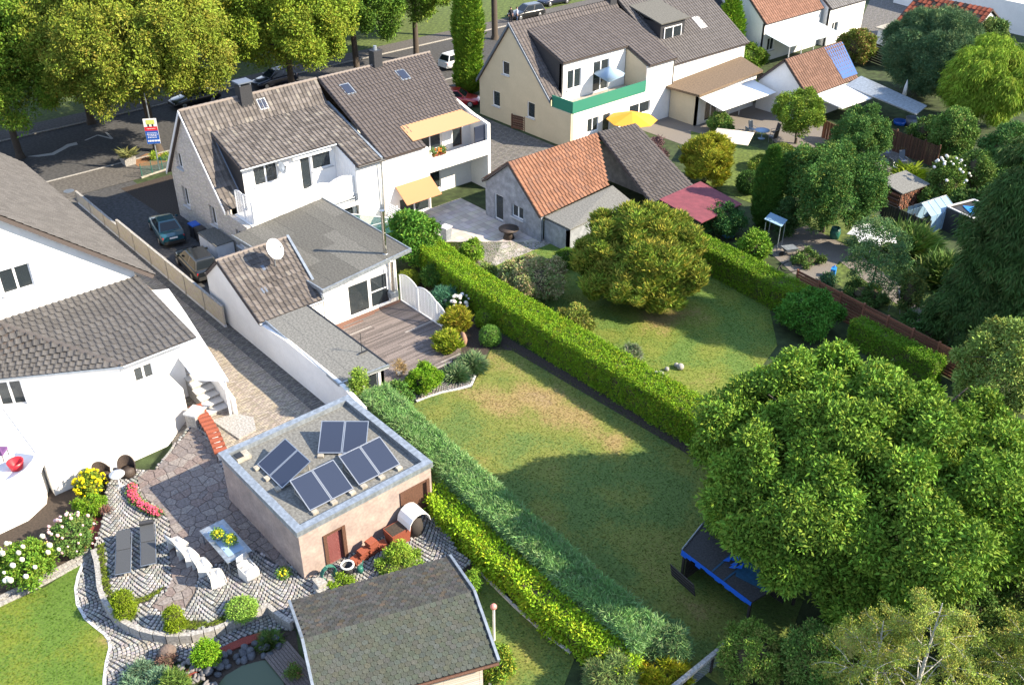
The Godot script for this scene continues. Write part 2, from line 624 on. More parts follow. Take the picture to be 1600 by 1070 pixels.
func tree(n: String, label: String, at: Vector3, a: float, b: float, cy: float, kind: String, sc: float, dens: float, col: Color, alt := Color(0, 0, 0), share := 0.0, nl := 34, tr := 0.22, group := "", bark := "bark", lr := 0.0):
	var t := thing(n, label, "tree", at, 0.0, group)
	var s := S()
	var bend := Vector3(rng.randf_range(-0.3, 0.3), 0, rng.randf_range(-0.3, 0.3))
	tube(s, Vector3(0, -0.1, 0), bend + Vector3.UP * (cy - b * 0.5), tr, tr * 0.7, 9)
	tube(s, bend + Vector3.UP * (cy - b * 0.5), bend * 1.5 + Vector3.UP * (cy + b * 0.6), tr * 0.7, tr * 0.15, 7)
	tube(s, Vector3(0, -0.1, 0), Vector3(0, 0.5, 0), tr * 1.5, tr * 0.98, 9)
	var trunk := obj("trunk", s, M[bark], t)
	for k in 9:
		var l := S()
		var y := cy - b * 0.55 + b * 0.11 * k
		var d := Vector3(cos(k * 2.4), 0.1 + rng.randf() * 0.25, sin(k * 2.4)).normalized()
		var p0 := bend * 1.2 + Vector3.UP * y
		var p1 := p0 + d * a * 0.42
		tube(l, p0, p1, tr * 0.35, tr * 0.2, 6)
		tube(l, p1, p1 + (d + sphere_dir() * 0.4).normalized() * a * 0.3, tr * 0.2, tr * 0.06, 5)
		obj("limb", l, M[bark], trunk)
	var area := 4.0 * PI * pow((pow(a * a, 1.6) + 2 * pow(a * b, 1.6)) / 3.0, 1 / 1.6)
	crown(t, Vector3(0, cy, 0), Vector3(a, b, a), nl, (lr if lr > 0 else a * 0.34), int(area * dens), kind, sc, col, alt, share)
	return t

func shrub(n: String, label: String, cat: String, at: Vector3, a: float, h: float, kind: String, sc: float, dens: float, col: Color, alt := Color(0, 0, 0), share := 0.0, nl := 14, fl := 0, fr := 0.1, fc := Color.WHITE, fy := 0.0):
	var t := thing(n, label, cat, at)
	var inset: float = {"leaf": 0.24, "fine": 0.13, "needle": 0.15, "spray": 0.12}.get(kind, 0.0) * sc
	a = maxf(a - inset, a * 0.6)
	var b := maxf(h / 2.0 - inset, h * 0.3)
	var s := S()
	ball(s, Vector3(0, b, 0), Vector3(a, b, a) * (0.62 if nl > 0 else 0.86), 10, 7, 0.08)
	for k in 5:
		tube(s, Vector3(0, -0.05, 0), Vector3(cos(k * 1.26) * a * 0.4, b * 0.9, sin(k * 1.26) * a * 0.4), 0.03, 0.015, 5)
	obj("branches", s, M.twigs, t)
	var area := 4.0 * PI * pow((pow(a * a, 1.6) + 2 * pow(a * b, 1.6)) / 3.0, 1 / 1.6)
	crown(t, Vector3(0, b, 0), Vector3(a, b, a), nl, minf(a, b) * 0.42, int(area * dens), kind, sc, col, alt, share, "foliage")
	if fl > 0: blossoms(t, Vector3(0, b, 0), Vector3(a, b, a) * 1.06 + Vector3.ONE * inset * 0.8, fl, fr, fc, fy)
	return t

func blossoms(t, c: Vector3, rad: Vector3, n: int, r: float, col: Color, ylo := 0.0, nm := "blossoms"):
	if not clumps.has("bloom"):
		var s := S()
		ball(s, Vector3.ZERO, Vector3.ONE, 7, 5, 0.12)
		s.generate_normals()
		clumps["bloom"] = s.commit()
	var xf := []
	var cs := []
	while xf.size() < n:
		var d := sphere_dir()
		if d.y < ylo: continue
		xf.append(Transform3D(Basis.IDENTITY.scaled(Vector3.ONE * r * rng.randf_range(0.6, 1.3)), c + d * rad * rng.randf_range(0.95, 1.06)))
		cs.append(jit(col, 0.12, col, 0.0))
	return many(nm, clumps["bloom"], xf, cs, M.petal, t)

# a hedge along pts (x, z): flat top, upright sides
func hedge(n: String, label: String, pts: Array, wd: float, h0: float, h1: float, kind: String, sc: float, dens: float, col: Color, alt: Color, share: float, lump := 0.06, skirt := 0.05):
	var t := thing(n, label, "hedge")
	var s := S()
	var xf := []
	var cs := []
	var hang := kind == "spray"
	var total := 0.0
	for i in pts.size() - 1: total += pts[i].distance_to(pts[i + 1])
	var nz := FastNoiseLite.new()
	nz.seed = 5
	nz.frequency = 0.35
	var run := 0.0
	for i in pts.size() - 1:
		var p: Vector2 = pts[i]
		var q: Vector2 = pts[i + 1]
		var len := p.distance_to(q)
		var d := (q - p) / len
		var e := Vector2(-d.y, d.x)
		var ha := lerpf(h0, h1, run / total)
		var hb := lerpf(h0, h1, (run + len) / total)
		var w := wd / 2 - 0.14
		var lo := []
		var hi := []
		for c in [[p - d * 0.02, -w, ha], [p - d * 0.02, w, ha], [q, w, hb], [q, -w, hb]]:
			var v: Vector2 = c[0] + e * c[1]
			lo.append(Vector3(v.x, skirt, v.y))
			hi.append(Vector3(v.x, c[2] - 0.14, v.y))
		hull2(s, lo, hi)
		var cnt := int(len * (wd + ha + hb) * dens)
		for k in cnt:
			var x := rng.randf()
			var hh := lerpf(ha, hb, x)
			var c: Vector2 = p.lerp(q, x)
			var r := rng.randf() * (wd + 2 * hh)
			var out: Vector3
			var v: Vector3
			var bump := nz.get_noise_2d(run + len * x, r * 2.0) * lump * 2.0 - 0.06
			if r < wd:
				out = Vector3.UP
				c += e * (r - wd / 2) * 0.97
				v = Vector3(c.x, hh + bump, c.y)
			else:
				var sd := 1.0 if r < wd + hh else -1.0
				var y := r - wd if sd > 0 else r - wd - hh
				if y < skirt: continue
				out = Vector3(e.x, 0, e.y) * sd
				c += e * sd * (wd / 2 + bump)
				v = Vector3(c.x, y, c.y)
			xf.append(Transform3D(upright(sc) if hang else turned(out, sc), v))
			cs.append(jit(col, 0.28, alt, share))
		for k in (int(wd * ha * dens) if i == 0 else 0) + (int(wd * hb * dens) if i == pts.size() - 2 else 0):
			var far := i == pts.size() - 2 and (i > 0 or k % 2 == 0)
			var c := (q if far else p) + e * rng.randf_range(-wd / 2, wd / 2)
			xf.append(Transform3D(turned(Vector3(d.x, 0, d.y) * (1.0 if far else -1.0), sc), Vector3(c.x, rng.randf_range(skirt, hb if far else ha), c.y)))
			cs.append(jit(col, 0.28, alt, share))
		run += len
	obj("branches", s, M.twigs, t)
	many("foliage", clump(kind), xf, cs, M.needle if hang else M.leaf, t)
	return t

# ---------------------------------------------------------------- ground
func sheet(n: String, x0: float, z0: float, x1: float, z1: float, y: float, m):
	var s := S()
	flat(s, [Vector2(x0, z0), Vector2(x1, z0), Vector2(x1, z1), Vector2(x0, z1)], y)
	return struct(n, s, m)

func area(n: String, pts: Array, y: float, m):
	var s := S()
	flat(s, pts, y)
	return struct(n, s, m)

# a lawn whose colour map holds dry and bare patches of grass: spots are [centre, radius, dryness]
func lawn(n: String, pts: Array, y: float, spots: Array, green: Color, sd: int):
	var p := PackedVector2Array(pts)
	var r := Rect2(p[0], Vector2.ZERO)
	for q in p: r = r.expand(q)
	var w := int(r.size.x * 26)
	var h := int(r.size.y * 26)
	var a := FastNoiseLite.new()
	a.seed = sd
	a.frequency = 0.28
	a.fractal_octaves = 5
	var f := FastNoiseLite.new()
	f.seed = sd + 3
	f.frequency = 4.5
	f.fractal_octaves = 3
	var im := Image.create(w, h, false, Image.FORMAT_RGB8)
	var dry := Color(0.235, 0.175, 0.065)
	var bare := Color(0.25, 0.175, 0.105)
	var olive := Color(green.r * 1.6, green.g * 1.15, green.b)
	for j in h:
		for i in w:
			var q := r.position + Vector2(i + 0.5, j + 0.5) / 26.0
			var k := a.get_noise_2dv(q) * 0.9 + f.get_noise_2dv(q) * 0.35
			var d := k
			for s in spots:
				var t: float = q.distance_squared_to(s[0]) / (s[1] * s[1])
				if t < 4.0: d += s[2] * 0.82 * exp(-t * 1.4)
			var c := green.lerp(olive, smoothstep(-0.25, 0.4, d))
			c = c.lerp(dry, smoothstep(0.35, 1.25, d))
			c = c.lerp(bare, smoothstep(1.15, 1.9, d) * 0.8)
			c = c * (1.0 + f.get_noise_2dv(q * 2.3) * 0.5 + rng.randf_range(-0.2, 0.2))
			im.set_pixel(i, j, Color(c.r, c.g, c.b).clamp().linear_to_srgb())
	var xf := []
	var cs := []
	for k in int(r.get_area() * 110):
		var g := Vector2(rng.randf(), rng.randf()) * r.size
		if not Geometry2D.is_point_in_polygon(r.position + g, p): continue
		var c := im.get_pixel(int(g.x * 25.9), int(g.y * 25.9)).srgb_to_linear()
		xf.append(Transform3D(upright(0.05), Vector3(r.position.x + g.x, y, r.position.y + g.y)))
		cs.append(jit(Color(c.r * 1.15, c.g * 1.15, c.b * 1.15), 0.2, c, 0.0))
	many(n + "_blades", clump("blade"), xf, cs, M.leaf)
	im.generate_mipmaps()
	var m := StandardMaterial3D.new()
	m.resource_name = n
	m.albedo_texture = ImageTexture.create_from_image(im)
	m.roughness = 0.97
	var s := S()
	var t := Geometry2D.triangulate_polygon(p)
	for k in range(0, t.size(), 3):
		var v := [p[t[k]], p[t[k + 1]], p[t[k + 2]]]
		if (v[1] - v[0]).cross(v[2] - v[0]) < 0: v = [v[0], v[2], v[1]]
		for q in v:
			s.set_uv((q - r.position) / r.size)
			s.add_vertex(Vector3(q.x, y, q.y))
	return struct(n, s, m)

func tufts(n: String, pts: Array, y: float, dens: float, col: Color, alt: Color, sc := 0.1):
	var p := PackedVector2Array(pts)
	var r := Rect2(p[0], Vector2.ZERO)
	for q in p: r = r.expand(q)
	var xf := []
	var cs := []
	for k in int(r.get_area() * dens):
		var q := r.position + Vector2(rng.randf() * r.size.x, rng.randf() * r.size.y)
		if not Geometry2D.is_point_in_polygon(q, p): continue
		xf.append(Transform3D(upright(sc), Vector3(q.x, y, q.y)))
		cs.append(jit(col, 0.3, alt, 0.3))
	var o := many(n, clump("blade"), xf, cs, M.leaf)
	return o

func ground():
	sheet("ground", -150, -320, 330, 60, -0.004, M.ground_green)
	sheet("verge", -60, -130, 200, -90.2, 0.02, M.lawn_plain)
	sheet("footpath", -60, -90.2, 200, -87.6, 0.05, M.asphalt_patch)
	sheet("street", -60, -87.5, 200, -76.5, 0.004, M.asphalt)
	sheet("pavement", -60, -76.3, 200, -72.4, 0.03, M.asphalt_patch)
	var k := S()
	mm(k, Vector3(-60, -0.02, -76.5), Vector3(200, 0.05, -76.3))
	mm(k, Vector3(-60, -0.02, -87.6), Vector3(200, 0.11, -87.5))
	struct("kerb", k, M.stone_pale)
	sheet("driveway", 19.45, -72.4, 24.5, -48.0, 0.012, M.asphalt)
	area("front_bed", [Vector2(23.2, -71.5), Vector2(27.2, -71.6), Vector2(27.2, -64.6), Vector2(24.4, -64.4), Vector2(23.5, -64.8)], 0.024, M.soil)
	sheet("paved_yard", 12.6, -72.4, 19.2, -33.7, 0.008, M.pavers)
	sheet("gutter_strip", 19.2, -72.4, 20.02, -33.7, 0.02, M.pavers_dark)
	sheet("side_drive", 44.6, -76.2, 53.8, -55.0, 0.012, M.pavers_dark)
	sheet("white_patio", 34.8, -53.4, 41.4, -43.6, 0.012, M.patio)
	sheet("far_yard", 62.0, -57.0, 74.0, -47.5, 0.01, M.gravel)
	area("gravel_yard", [Vector2(73.57, -53.35), Vector2(67.94, -44.62), Vector2(69.72, -41.18), Vector2(71.99, -39.96), Vector2(74.32, -44.29), Vector2(76.07, -51.65)], 0.014, M.gravel)
	area("gravel_path", [Vector2(51.49, -33.33), Vector2(53.45, -33.63), Vector2(55.37, -34.07), Vector2(56.79, -33.91), Vector2(55.98, -29.92), Vector2(54.08, -25.47), Vector2(51.84, -21.01), Vector2(50.47, -21.06), Vector2(52.29, -25.71), Vector2(53.81, -29.37), Vector2(50.74, -28.37), Vector2(50.07, -30.29)], 0.018, M.gravel)
	area("back_yard", [Vector2(98.38, -57.32), Vector2(117.70, -67.05), Vector2(124.42, -65.71), Vector2(118.44, -58.01), Vector2(106.44, -53.65), Vector2(99.00, -52.32)], 0.012, M.pavers_dark)
	var mg := Color(0.088, 0.138, 0.028)
	lawn("lawn", [Vector2(23.14, -34.64), Vector2(24.45, -34.85), Vector2(26.63, -33.89), Vector2(27.72, -34.62), Vector2(29.88, -36.13), Vector2(30.84, -35.92), Vector2(31.36, -21.60), Vector2(31.05, -15.07), Vector2(24.86, -12.60), Vector2(21.50, -12.98), Vector2(21.20, -16.81)], 0.012, [
		[Vector2(27.71, -30.37), 2.6, 1.15], [Vector2(28.23, -35.41), 2.2, 0.55], [Vector2(28.68, -28.09), 2.0, 0.95], [Vector2(29.01, -25.73), 1.2, 0.8], [Vector2(26.42, -34.54), 1.4, 0.5], [Vector2(26.95, -32.53), 1.5, 0.7], [Vector2(30.01, -33.45), 1.6, 0.45],
		[Vector2(29.76, -31.64), 2.2, 0.6], [Vector2(33.61, -28.29), 2.0, 0.3], [Vector2(23.89, -30.86), 1.2, 0.2], [Vector2(24.12, -18.09), 1.6, 0.45], [Vector2(23.77, -24.69), 1.4, 0.25], [Vector2(23.32, -16.04), 1.4, 0.4]], mg, 21)
	lawn("neighbour_lawn", [Vector2(35.95, -48.60), Vector2(41.82, -43.49), Vector2(49.21, -37.45), Vector2(46.03, -29.26), Vector2(42.27, -25.80), Vector2(35.37, -23.71), Vector2(33.46, -24.64), Vector2(33.12, -40.47)], 0.012, [[Vector2(39.35, -31.58), 1.7, 1.2], [Vector2(37.43, -31.83), 1.3, 0.6], [Vector2(41.33, -31.32), 1.4, 0.7], [Vector2(35.09, -27.81), 2.4, 0.3]], Color(0.085, 0.145, 0.022), 31)
	lawn("front_lawn", [Vector2(2.85, -34.37), Vector2(4.56, -34.25), Vector2(6.22, -34.62), Vector2(5.50, -33.43), Vector2(5.21, -32.45), Vector2(5.15, -31.49), Vector2(5.42, -30.24), Vector2(5.37, -29.54), Vector2(4.86, -28.78), Vector2(4.28, -27.39), Vector2(0.39, -30.78), Vector2(1.47, -34.60)], 0.03, [[Vector2(5.36, -29.96), 0.5, 0.9], [Vector2(4.41, -33.82), 0.7, 0.35], [Vector2(2.54, -31.19), 1.0, 0.3]], Color(0.075, 0.135, 0.014), 41)
	lawn("dark_lawn", [Vector2(18.51, -23.94), Vector2(18.45, -21.62), Vector2(18.87, -17.80), Vector2(17.09, -16.81), Vector2(14.18, -18.78), Vector2(15.28, -21.33)], 0.012, [[Vector2(18.54, -22.94), 0.8, 0.5]], Color(0.088, 0.138, 0.028), 51)
	area("far_lawn", [Vector2(64.97, -51.38), Vector2(66.28, -44.35), Vector2(67.67, -38.63), Vector2(62.64, -36.40), Vector2(56.82, -38.43), Vector2(56.94, -44.57)], 0.012, M.lawn_left)
	area("orchard_lawn", [Vector2(55.81, -35.72), Vector2(61.11, -33.23), Vector2(58.72, -23.69), Vector2(49.49, -19.53), Vector2(50.43, -25.44), Vector2(52.15, -31.77)], 0.008, M.lawn_plain)
	area("hedge_bed", [Vector2(29.45, -36.51), Vector2(31.27, -37.66), Vector2(31.70, -21.95), Vector2(30.97, -21.74), Vector2(30.62, -35.23)], 0.016, M.soil)
	area("shrub_bed", [Vector2(29.31, -43.79), Vector2(35.83, -48.44), Vector2(31.32, -37.15), Vector2(29.80, -36.20), Vector2(27.72, -34.62), Vector2(26.81, -34.21), Vector2(29.23, -38.96)], 0.02, M.soil)
	area("conifer_bed", [Vector2(22.42, -36.47), Vector2(23.01, -34.46), Vector2(21.08, -16.71), Vector2(19.45, -16.50), Vector2(18.14, -26.82)], 0.016, M.soil)

# ---------------------------------------------------------------- the main house
func lattice(parent, o: Vector3, u: Vector3, len: float, h0: float, h1: float, arch: float, n := "lattice_panel"):
	# a framed screen of thin horizontal slats; its top runs from h0 to h1 with a bow of arch
	var out := u.cross(Vector3.UP)
	var b := Basis(u, Vector3.UP, out)
	var top := func(x): return lerpf(h0, h1, x / len) + arch * (1.0 - pow(2.0 * x / len - 1.0, 2.0))
	var f := S()
	for x in [0.03, len - 0.03]:
		box(f, o + u * x + Vector3.UP * top.call(x) / 2, Vector3(0.06, top.call(x), 0.06), b)
	box(f, o + u * len / 2 + Vector3.UP * 0.04, Vector3(len - 0.12, 0.06, 0.05), b)
	for k in 8:
		var xa := len * k / 8.0
		var xb := len * (k + 1) / 8.0
		tube(f, o + u * xa + Vector3.UP * top.call(xa), o + u * xb + Vector3.UP * top.call(xb), 0.035, 0.035, 6)
	var fr := obj(n, f, M.white_paint, parent)
	var y := 0.13
	var hi := maxf(h0, h1) + arch
	while y < hi - 0.04:
		# the stretch over which the top lies above this slat
		var a := -1.0
		var c := -1.0
		for k in 41:
			var x := 0.05 + (len - 0.1) * k / 40.0
			if top.call(x) > y + 0.03:
				if a < 0: a = x
				c = x
		if a >= 0 and c - a > 0.08:
			var s := S()
			box(s, o + u * (a + c) / 2 + Vector3.UP * y, Vector3(c - a, 0.056, 0.016), b)
			obj("slat", s, M.white_paint, fr)
		y += 0.112
	for k in int(len / 0.3) - 1:
		var x := len * (k + 1) / int(len / 0.3)
		var s := S()
		box(s, o + u * x + Vector3.UP * (top.call(x) / 2) + out * 0.014, Vector3(0.035, top.call(x) - 0.06, 0.012), b)
		obj("upright_slat", s, M.white_paint, fr)
	return fr

func dish(n: String, label: String, at: Vector3, foot: Vector3, r: float, aim: Vector3, col):
	var t := thing(n, label, "satellite dish", foot)
	var z := aim.normalized()
	var x := Vector3.UP.cross(z).normalized()
	var b := Basis(x, z, x.cross(z))
	var s := S()
	lathe(s, at - foot, [Vector2(0, 0), Vector2(r * 0.5, 0.035), Vector2(r * 0.8, 0.085), Vector2(r, 0.14), Vector2(r * 0.97, 0.15), Vector2(r * 0.5, 0.055), Vector2(0, 0.02)], 20, b)
	obj("reflector", s, col, t)
	var a := S()
	tube(a, Vector3.ZERO, at - foot - z * 0.05, 0.03, 0.03, 6)
	obj("mast", a, M.zinc, t)
	var l := S()
	var tip := at - foot + z * r * 1.05
	tube(l, at - foot - b.z * r * -0.9, tip, 0.015, 0.015, 5)
	tube(l, tip, tip - z * 0.12, 0.04, 0.03, 7)
	obj("receiver_arm", l, M.dark_metal, t)
	return t

func gutter(parent, a: Vector3, b: Vector3, m = null, r := 0.07):
	var s := S()
	tube(s, a, b, r, r, 8)
	obj("gutter", s, M.zinc if m == null else m, parent)

func downpipe(parent, a: Vector3, b: Vector3):
	var s := S()
	tube(s, a, b, 0.045, 0.045, 8)
	obj("downpipe", s, M.zinc, parent)

func main_house():
	var h := thing("house", "pale brick gabled house with tiled roof, white dormer and roof balcony", "house")
	var yr := 8.62
	# gable wall to the drive, with four windows
	var s := S()
	var o := Vector3(24.5, 0, -64.2)
	var w := [Rect2(1.25, 4.05, 0.95, 1.15), Rect2(1.25, 1.25, 0.95, 1.45), Rect2(5.3, 1.25, 0.95, 1.4), Rect2(8.9, 1.0, 0.9, 1.2)]
	wall(s, o, Vector3.BACK, Vector3.LEFT, [Vector2(0, -0.1), Vector2(0, 3.45), Vector2(3.64, yr - 0.15), Vector2(8.1, 3.1), Vector2(8.1, 2.85), Vector2(10.6, 2.85), Vector2(10.6, -0.1)], 0.3, w)
	obj("gable_wall", s, M.gable_brick, h)
	for q in w: window(h, o, Vector3.BACK, Vector3.LEFT, q, 1 if q.size.x < 0.92 else 2, "window", M.white_plastic, 0.2)
	s = S()
	wall(s, Vector3(34.5, 0, -64.2), Vector3.BACK, Vector3.RIGHT, [Vector2(0, -0.1), Vector2(0, 3.45), Vector2(3.64, yr - 0.15), Vector2(4.9, 7.0), Vector2(11.0, 4.85), Vector2(11.0, -0.1)], 0.05)
	obj("party_wall", s, M.white_wall, h)
	s = S()
	wall(s, Vector3(24.82, 0, -64.2), Vector3.RIGHT, Vector3.FORWARD, [Vector2(0, -0.1), Vector2(9.6, -0.1), Vector2(9.6, 3.4), Vector2(0, 3.4)], 0.3, [Rect2(1.5, 1, 1.2, 1.3), Rect2(6, 1, 1.2, 1.3)])
	obj("street_wall", s, M.white_wall, h)
	# roof: street slope, upper garden slope, the strip beside the dormer, dormer and wing
	var z0 := -60.56
	var zd := -59.35
	var yd := 7.2
	var k := 0.352
	var dy := func(z): return yd - k * (z - zd)
	s = S()
	slab(s, Vector3(24.3, 3.3, -64.55), Vector3(34.5, 3.3, -64.55), Vector3(34.5, yr, z0), Vector3(24.3, yr, z0))
	slab(s, Vector3(24.3, yd, zd), Vector3(34.5, yd, zd), Vector3(34.5, yr, z0), Vector3(24.3, yr, z0))
	slab(s, Vector3(24.3, 3.2, -56.05), Vector3(25.75, 3.2, -56.05), Vector3(25.75, yd, zd), Vector3(24.3, yd, zd))
	slab(s, Vector3(25.6, dy.call(-55.5), -55.5), Vector3(32.6, dy.call(-55.5), -55.5), Vector3(32.6, yd, zd), Vector3(25.6, yd, zd))
	slab(s, Vector3(32.61, dy.call(-53.0), -53.0), Vector3(34.5, dy.call(-53.0), -53.0), Vector3(34.5, yd, zd), Vector3(32.61, yd, zd))
	var roof := obj("roof", s, M.roof_under, h)
	var tc := Color(0.2, 0.18, 0.168)
	var lich := Color(0.3, 0.275, 0.245, 0.07)
	tiles(roof, Vector3(34.5, 3.3, -64.55), Vector3(24.3, 3.3, -64.55), Vector3(24.3, yr, z0), Vector3(34.5, yr, z0), tc)
	tiles(roof, Vector3(24.3, yd, zd), Vector3(34.5, yd, zd), Vector3(34.5, yr, z0), Vector3(24.3, yr, z0), tc, 0.3, 0.36, 0.3, lich)
	tiles(roof, Vector3(24.3, 3.2, -56.05), Vector3(25.75, 3.2, -56.05), Vector3(25.75, yd, zd), Vector3(24.3, yd, zd), tc, 0.3, 0.36, 0.3, lich)
	tiles(roof, Vector3(25.65, dy.call(-55.5), -55.5), Vector3(32.6, dy.call(-55.5), -55.5), Vector3(32.6, yd, zd), Vector3(25.65, yd, zd), tc, 0.29, 0.34, 0.3, lich)
	tiles(roof, Vector3(32.62, dy.call(-53.0), -53.0), Vector3(34.45, dy.call(-53.0), -53.0), Vector3(34.45, yd, zd), Vector3(32.62, yd, zd), tc, 0.3, 0.34, 0.3, lich)
	for i in 26:
		var r := S()
		r.set_smooth_group(0)
		tube(r, Vector3(24.3 + i * 0.392, yr + 0.0, z0), Vector3(24.3 + (i + 1) * 0.392 + 0.03, yr + 0.02, z0), 0.11, 0.125, 8)
		var m := obj("ridge_tile", r, M.ridge if M.has("ridge") else mat("ridge", L(0.2, 0.17, 0.15), 0.85), roof)
	for q in [[Vector3(24.27, 3.25, -64.6), Vector3(24.27, yr, z0)], [Vector3(24.27, yr, z0), Vector3(24.27, 3.15, -56.0)]]:
		s = S()
		hull2(s, [q[0] + Vector3(-0.03, -0.2, 0), q[0] + Vector3(0.03, -0.2, 0), q[0] + Vector3(0.03, 0.06, 0), q[0] + Vector3(-0.03, 0.06, 0)], [q[1] + Vector3(-0.03, -0.2, 0), q[1] + Vector3(0.03, -0.2, 0), q[1] + Vector3(0.03, 0.06, 0), q[1] + Vector3(-0.03, 0.06, 0)])
		obj("bargeboard", s, M.white_plastic, roof)
	s = S()
	hull2(s, [Vector3(34.46, dy.call(-53) - 0.1, -53), Vector3(34.62, dy.call(-53) - 0.1, -53), Vector3(34.62, dy.call(-53) + 0.12, -53), Vector3(34.46, dy.call(-53) + 0.12, -53)], [Vector3(34.46, yd - 0.1, zd), Vector3(34.62, yd - 0.1, zd), Vector3(34.62, yd + 0.14, zd), Vector3(34.46, yd + 0.14, zd)])
	obj("verge_flashing", s, M.zinc, roof)
	# dormer: slate cheek, glazed front
	s = S()
	wall(s, Vector3(25.75, 0, zd), Vector3.BACK, Vector3.LEFT, [Vector2(0.05, 7.0), Vector2(3.5, 5.8), Vector2(3.5, 3.0), Vector2(3.1, 3.2)], 0.15)
	obj("dormer_cheek", s, M.slate, h)
	s = S()
	tube(s, Vector3(25.72, yd + 0.02, zd + 0.05), Vector3(25.72, 3.5, -56.1), 0.05, 0.05, 6)
	obj("valley_flashing", s, M.lead, h)
	o = Vector3(25.78, 0, -55.8)
	w = [Rect2(0.75, 4.3, 1.75, 1.42), Rect2(4.15, 3.05, 0.8, 2.35), Rect2(5.05, 4.25, 1.5, 1.3)]
	s = S()
	wall(s, o, Vector3.RIGHT, Vector3.BACK, [Vector2(0, 2.9), Vector2(6.82, 2.9), Vector2(6.82, 5.85), Vector2(0, 5.85)], 0.25, w)
	obj("dormer_wall", s, M.white_wall, h)
	window(h, o, Vector3.RIGHT, Vector3.BACK, w[0], 2, "window", M.white_plastic, 0.12)
	window(h, o, Vector3.RIGHT, Vector3.BACK, w[1], 1, "balcony_door", M.white_plastic, 0.12, false)
	window(h, o, Vector3.RIGHT, Vector3.BACK, w[2], 1, "window", M.white_plastic, 0.12)
	gutter(h, Vector3(25.5, dy.call(-55.5) - 0.05, -55.42), Vector3(32.6, dy.call(-55.5) - 0.05, -55.42))
	s = S()
	for i in 14:
		mm(s, Vector3(29.3 + i * 0.21, 5.45, -55.55), Vector3(29.3 + i * 0.21 + 0.19, 5.68 + 0.04 * (i % 2), -55.53))
	mm(s, Vector3(29.25, 5.66, -55.72), Vector3(32.3, 5.8, -55.5))
	obj("awning_valance", s, M.white_cloth, h)
	# wing to the right of the balcony
	s = S()
	wall(s, Vector3(32.6, 0, -55.8), Vector3.BACK, Vector3.LEFT, [Vector2(0, 2.9), Vector2(2.3, 2.9), Vector2(2.3, dy.call(-53.5) - 0.15), Vector2(0, dy.call(-55.8) - 0.15)], 0.2)
	obj("wing_side_wall", s, M.white_wall, h)
	for i in 8:
		s = S()
		box(s, Vector3(32.585, 2.95 + (dy.call(-55.6 + i * 0.31) - 3.1) / 2, -55.6 + i * 0.31), Vector3(0.02, dy.call(-55.6 + i * 0.31) - 3.1, 0.29))
		obj("cladding_board", s, M.white_paint, h)
	s = S()
	wall(s, Vector3(32.6, 0, -53.25), Vector3.RIGHT, Vector3.BACK, [Vector2(0, -0.1), Vector2(1.88, -0.1), Vector2(1.88, 4.8), Vector2(0, 4.8)], 0.25)
	obj("wing_front_wall", s, M.white_wall, h)
	gutter(h, Vector3(32.6, dy.call(-53) - 0.06, -52.93), Vector3(34.75, dy.call(-53) - 0.06, -52.93), M.dark_metal)
	downpipe(h, Vector3(34.45, 4.75, -53.0), Vector3(34.42, 0, -53.12))
	# the ground floor behind the extension
	o = Vector3(24.82, 0, -53.6)
	w = [Rect2(5.9, 0.1, 1.7, 2.1)]
	s = S()
	wall(s, o, Vector3.RIGHT, Vector3.BACK, [Vector2(0, -0.1), Vector2(7.78, -0.1), Vector2(7.78, 2.72), Vector2(0, 2.72)], 0.25, w)
	obj("garden_wall", s, M.white_wall, h)
	window(h, o, Vector3.RIGHT, Vector3.BACK, w[0], 2, "terrace_door", M.white_plastic, 0.12, false)
	# balcony
	s = S()
	mm(s, Vector3(24.82, 2.72, -55.82), Vector3(32.6, 2.9, -53.5))
	var bal := obj("balcony", s, M.white_wall, h)
	lattice(bal, Vector3(25.0, 2.92, -53.56), Vector3.FORWARD, 1.05, 1.62, 1.72, 0.12)
	lattice(bal, Vector3(25.0, 2.92, -54.62), Vector3.FORWARD, 1.05, 1.72, 1.62, 0.12)
	for i in 4:
		lattice(bal, Vector3(25.02 + i * 1.88, 2.92, -53.53), Vector3.RIGHT, 1.84, 1.5 if i == 0 else 1.2, 1.2, 0.22)
	s = S()
	for i in 4: mm(s, Vector3(25.05 + i * 1.88, 2.92, -53.62), Vector3(25.05 + i * 1.88 + 1.8, 3.95, -53.6))
	obj("wind_screen", s, M.white_cloth, bal)
	for i in 5:
		s = S()
		mm(s, Vector3(24.95 + i * 1.86, 2.5, -53.5), Vector3(25.05 + i * 1.86, 2.86, -53.22))
		tube(s, Vector3(25.0 + i * 1.86, 2.58, -53.36), Vector3(25.0 + i * 1.86, 2.58, -53.16), 0.06, 0.06, 8)
		obj("bracket", s, M.lead, bal)
	for y in [2.58, 2.76]:
		s = S()
		tube(s, Vector3(24.95, y, -53.3), Vector3(32.5, y, -53.3), 0.035, 0.035, 6)
		obj("rail_tube", s, M.zinc, bal)
	s = S()
	tube(s, Vector3(24.9, 2.74, -53.4), Vector3(24.9, 2.74, -55.9), 0.09, 0.09, 8)
	obj("rail_tube", s, M.dark_metal, bal)
	s = S()
	for i in 10: mm(s, Vector3(29.9 + i * 0.27, 2.15, -53.28), Vector3(29.9 + i * 0.27 + 0.25, 2.5, -53.26))
	obj("awning_valance", s, M.white_cloth, h)
	# chimney and roof light
	s = S()
	mm(s, Vector3(28.45, 8.0, -60.75), Vector3(29.3, 9.45, -60.0))
	var ch := obj("chimney", s, M.slate, roof)
	s = S()
	mm(s, Vector3(28.35, 9.62, -60.85), Vector3(29.4, 9.7, -59.9))
	for q in [[28.5, -60.7], [29.25, -60.7], [28.5, -60.05], [29.25, -60.05]]: mm(s, Vector3(q[0] - 0.04, 9.45, q[1] - 0.04), Vector3(q[0] + 0.04, 9.62, q[1] + 0.04))
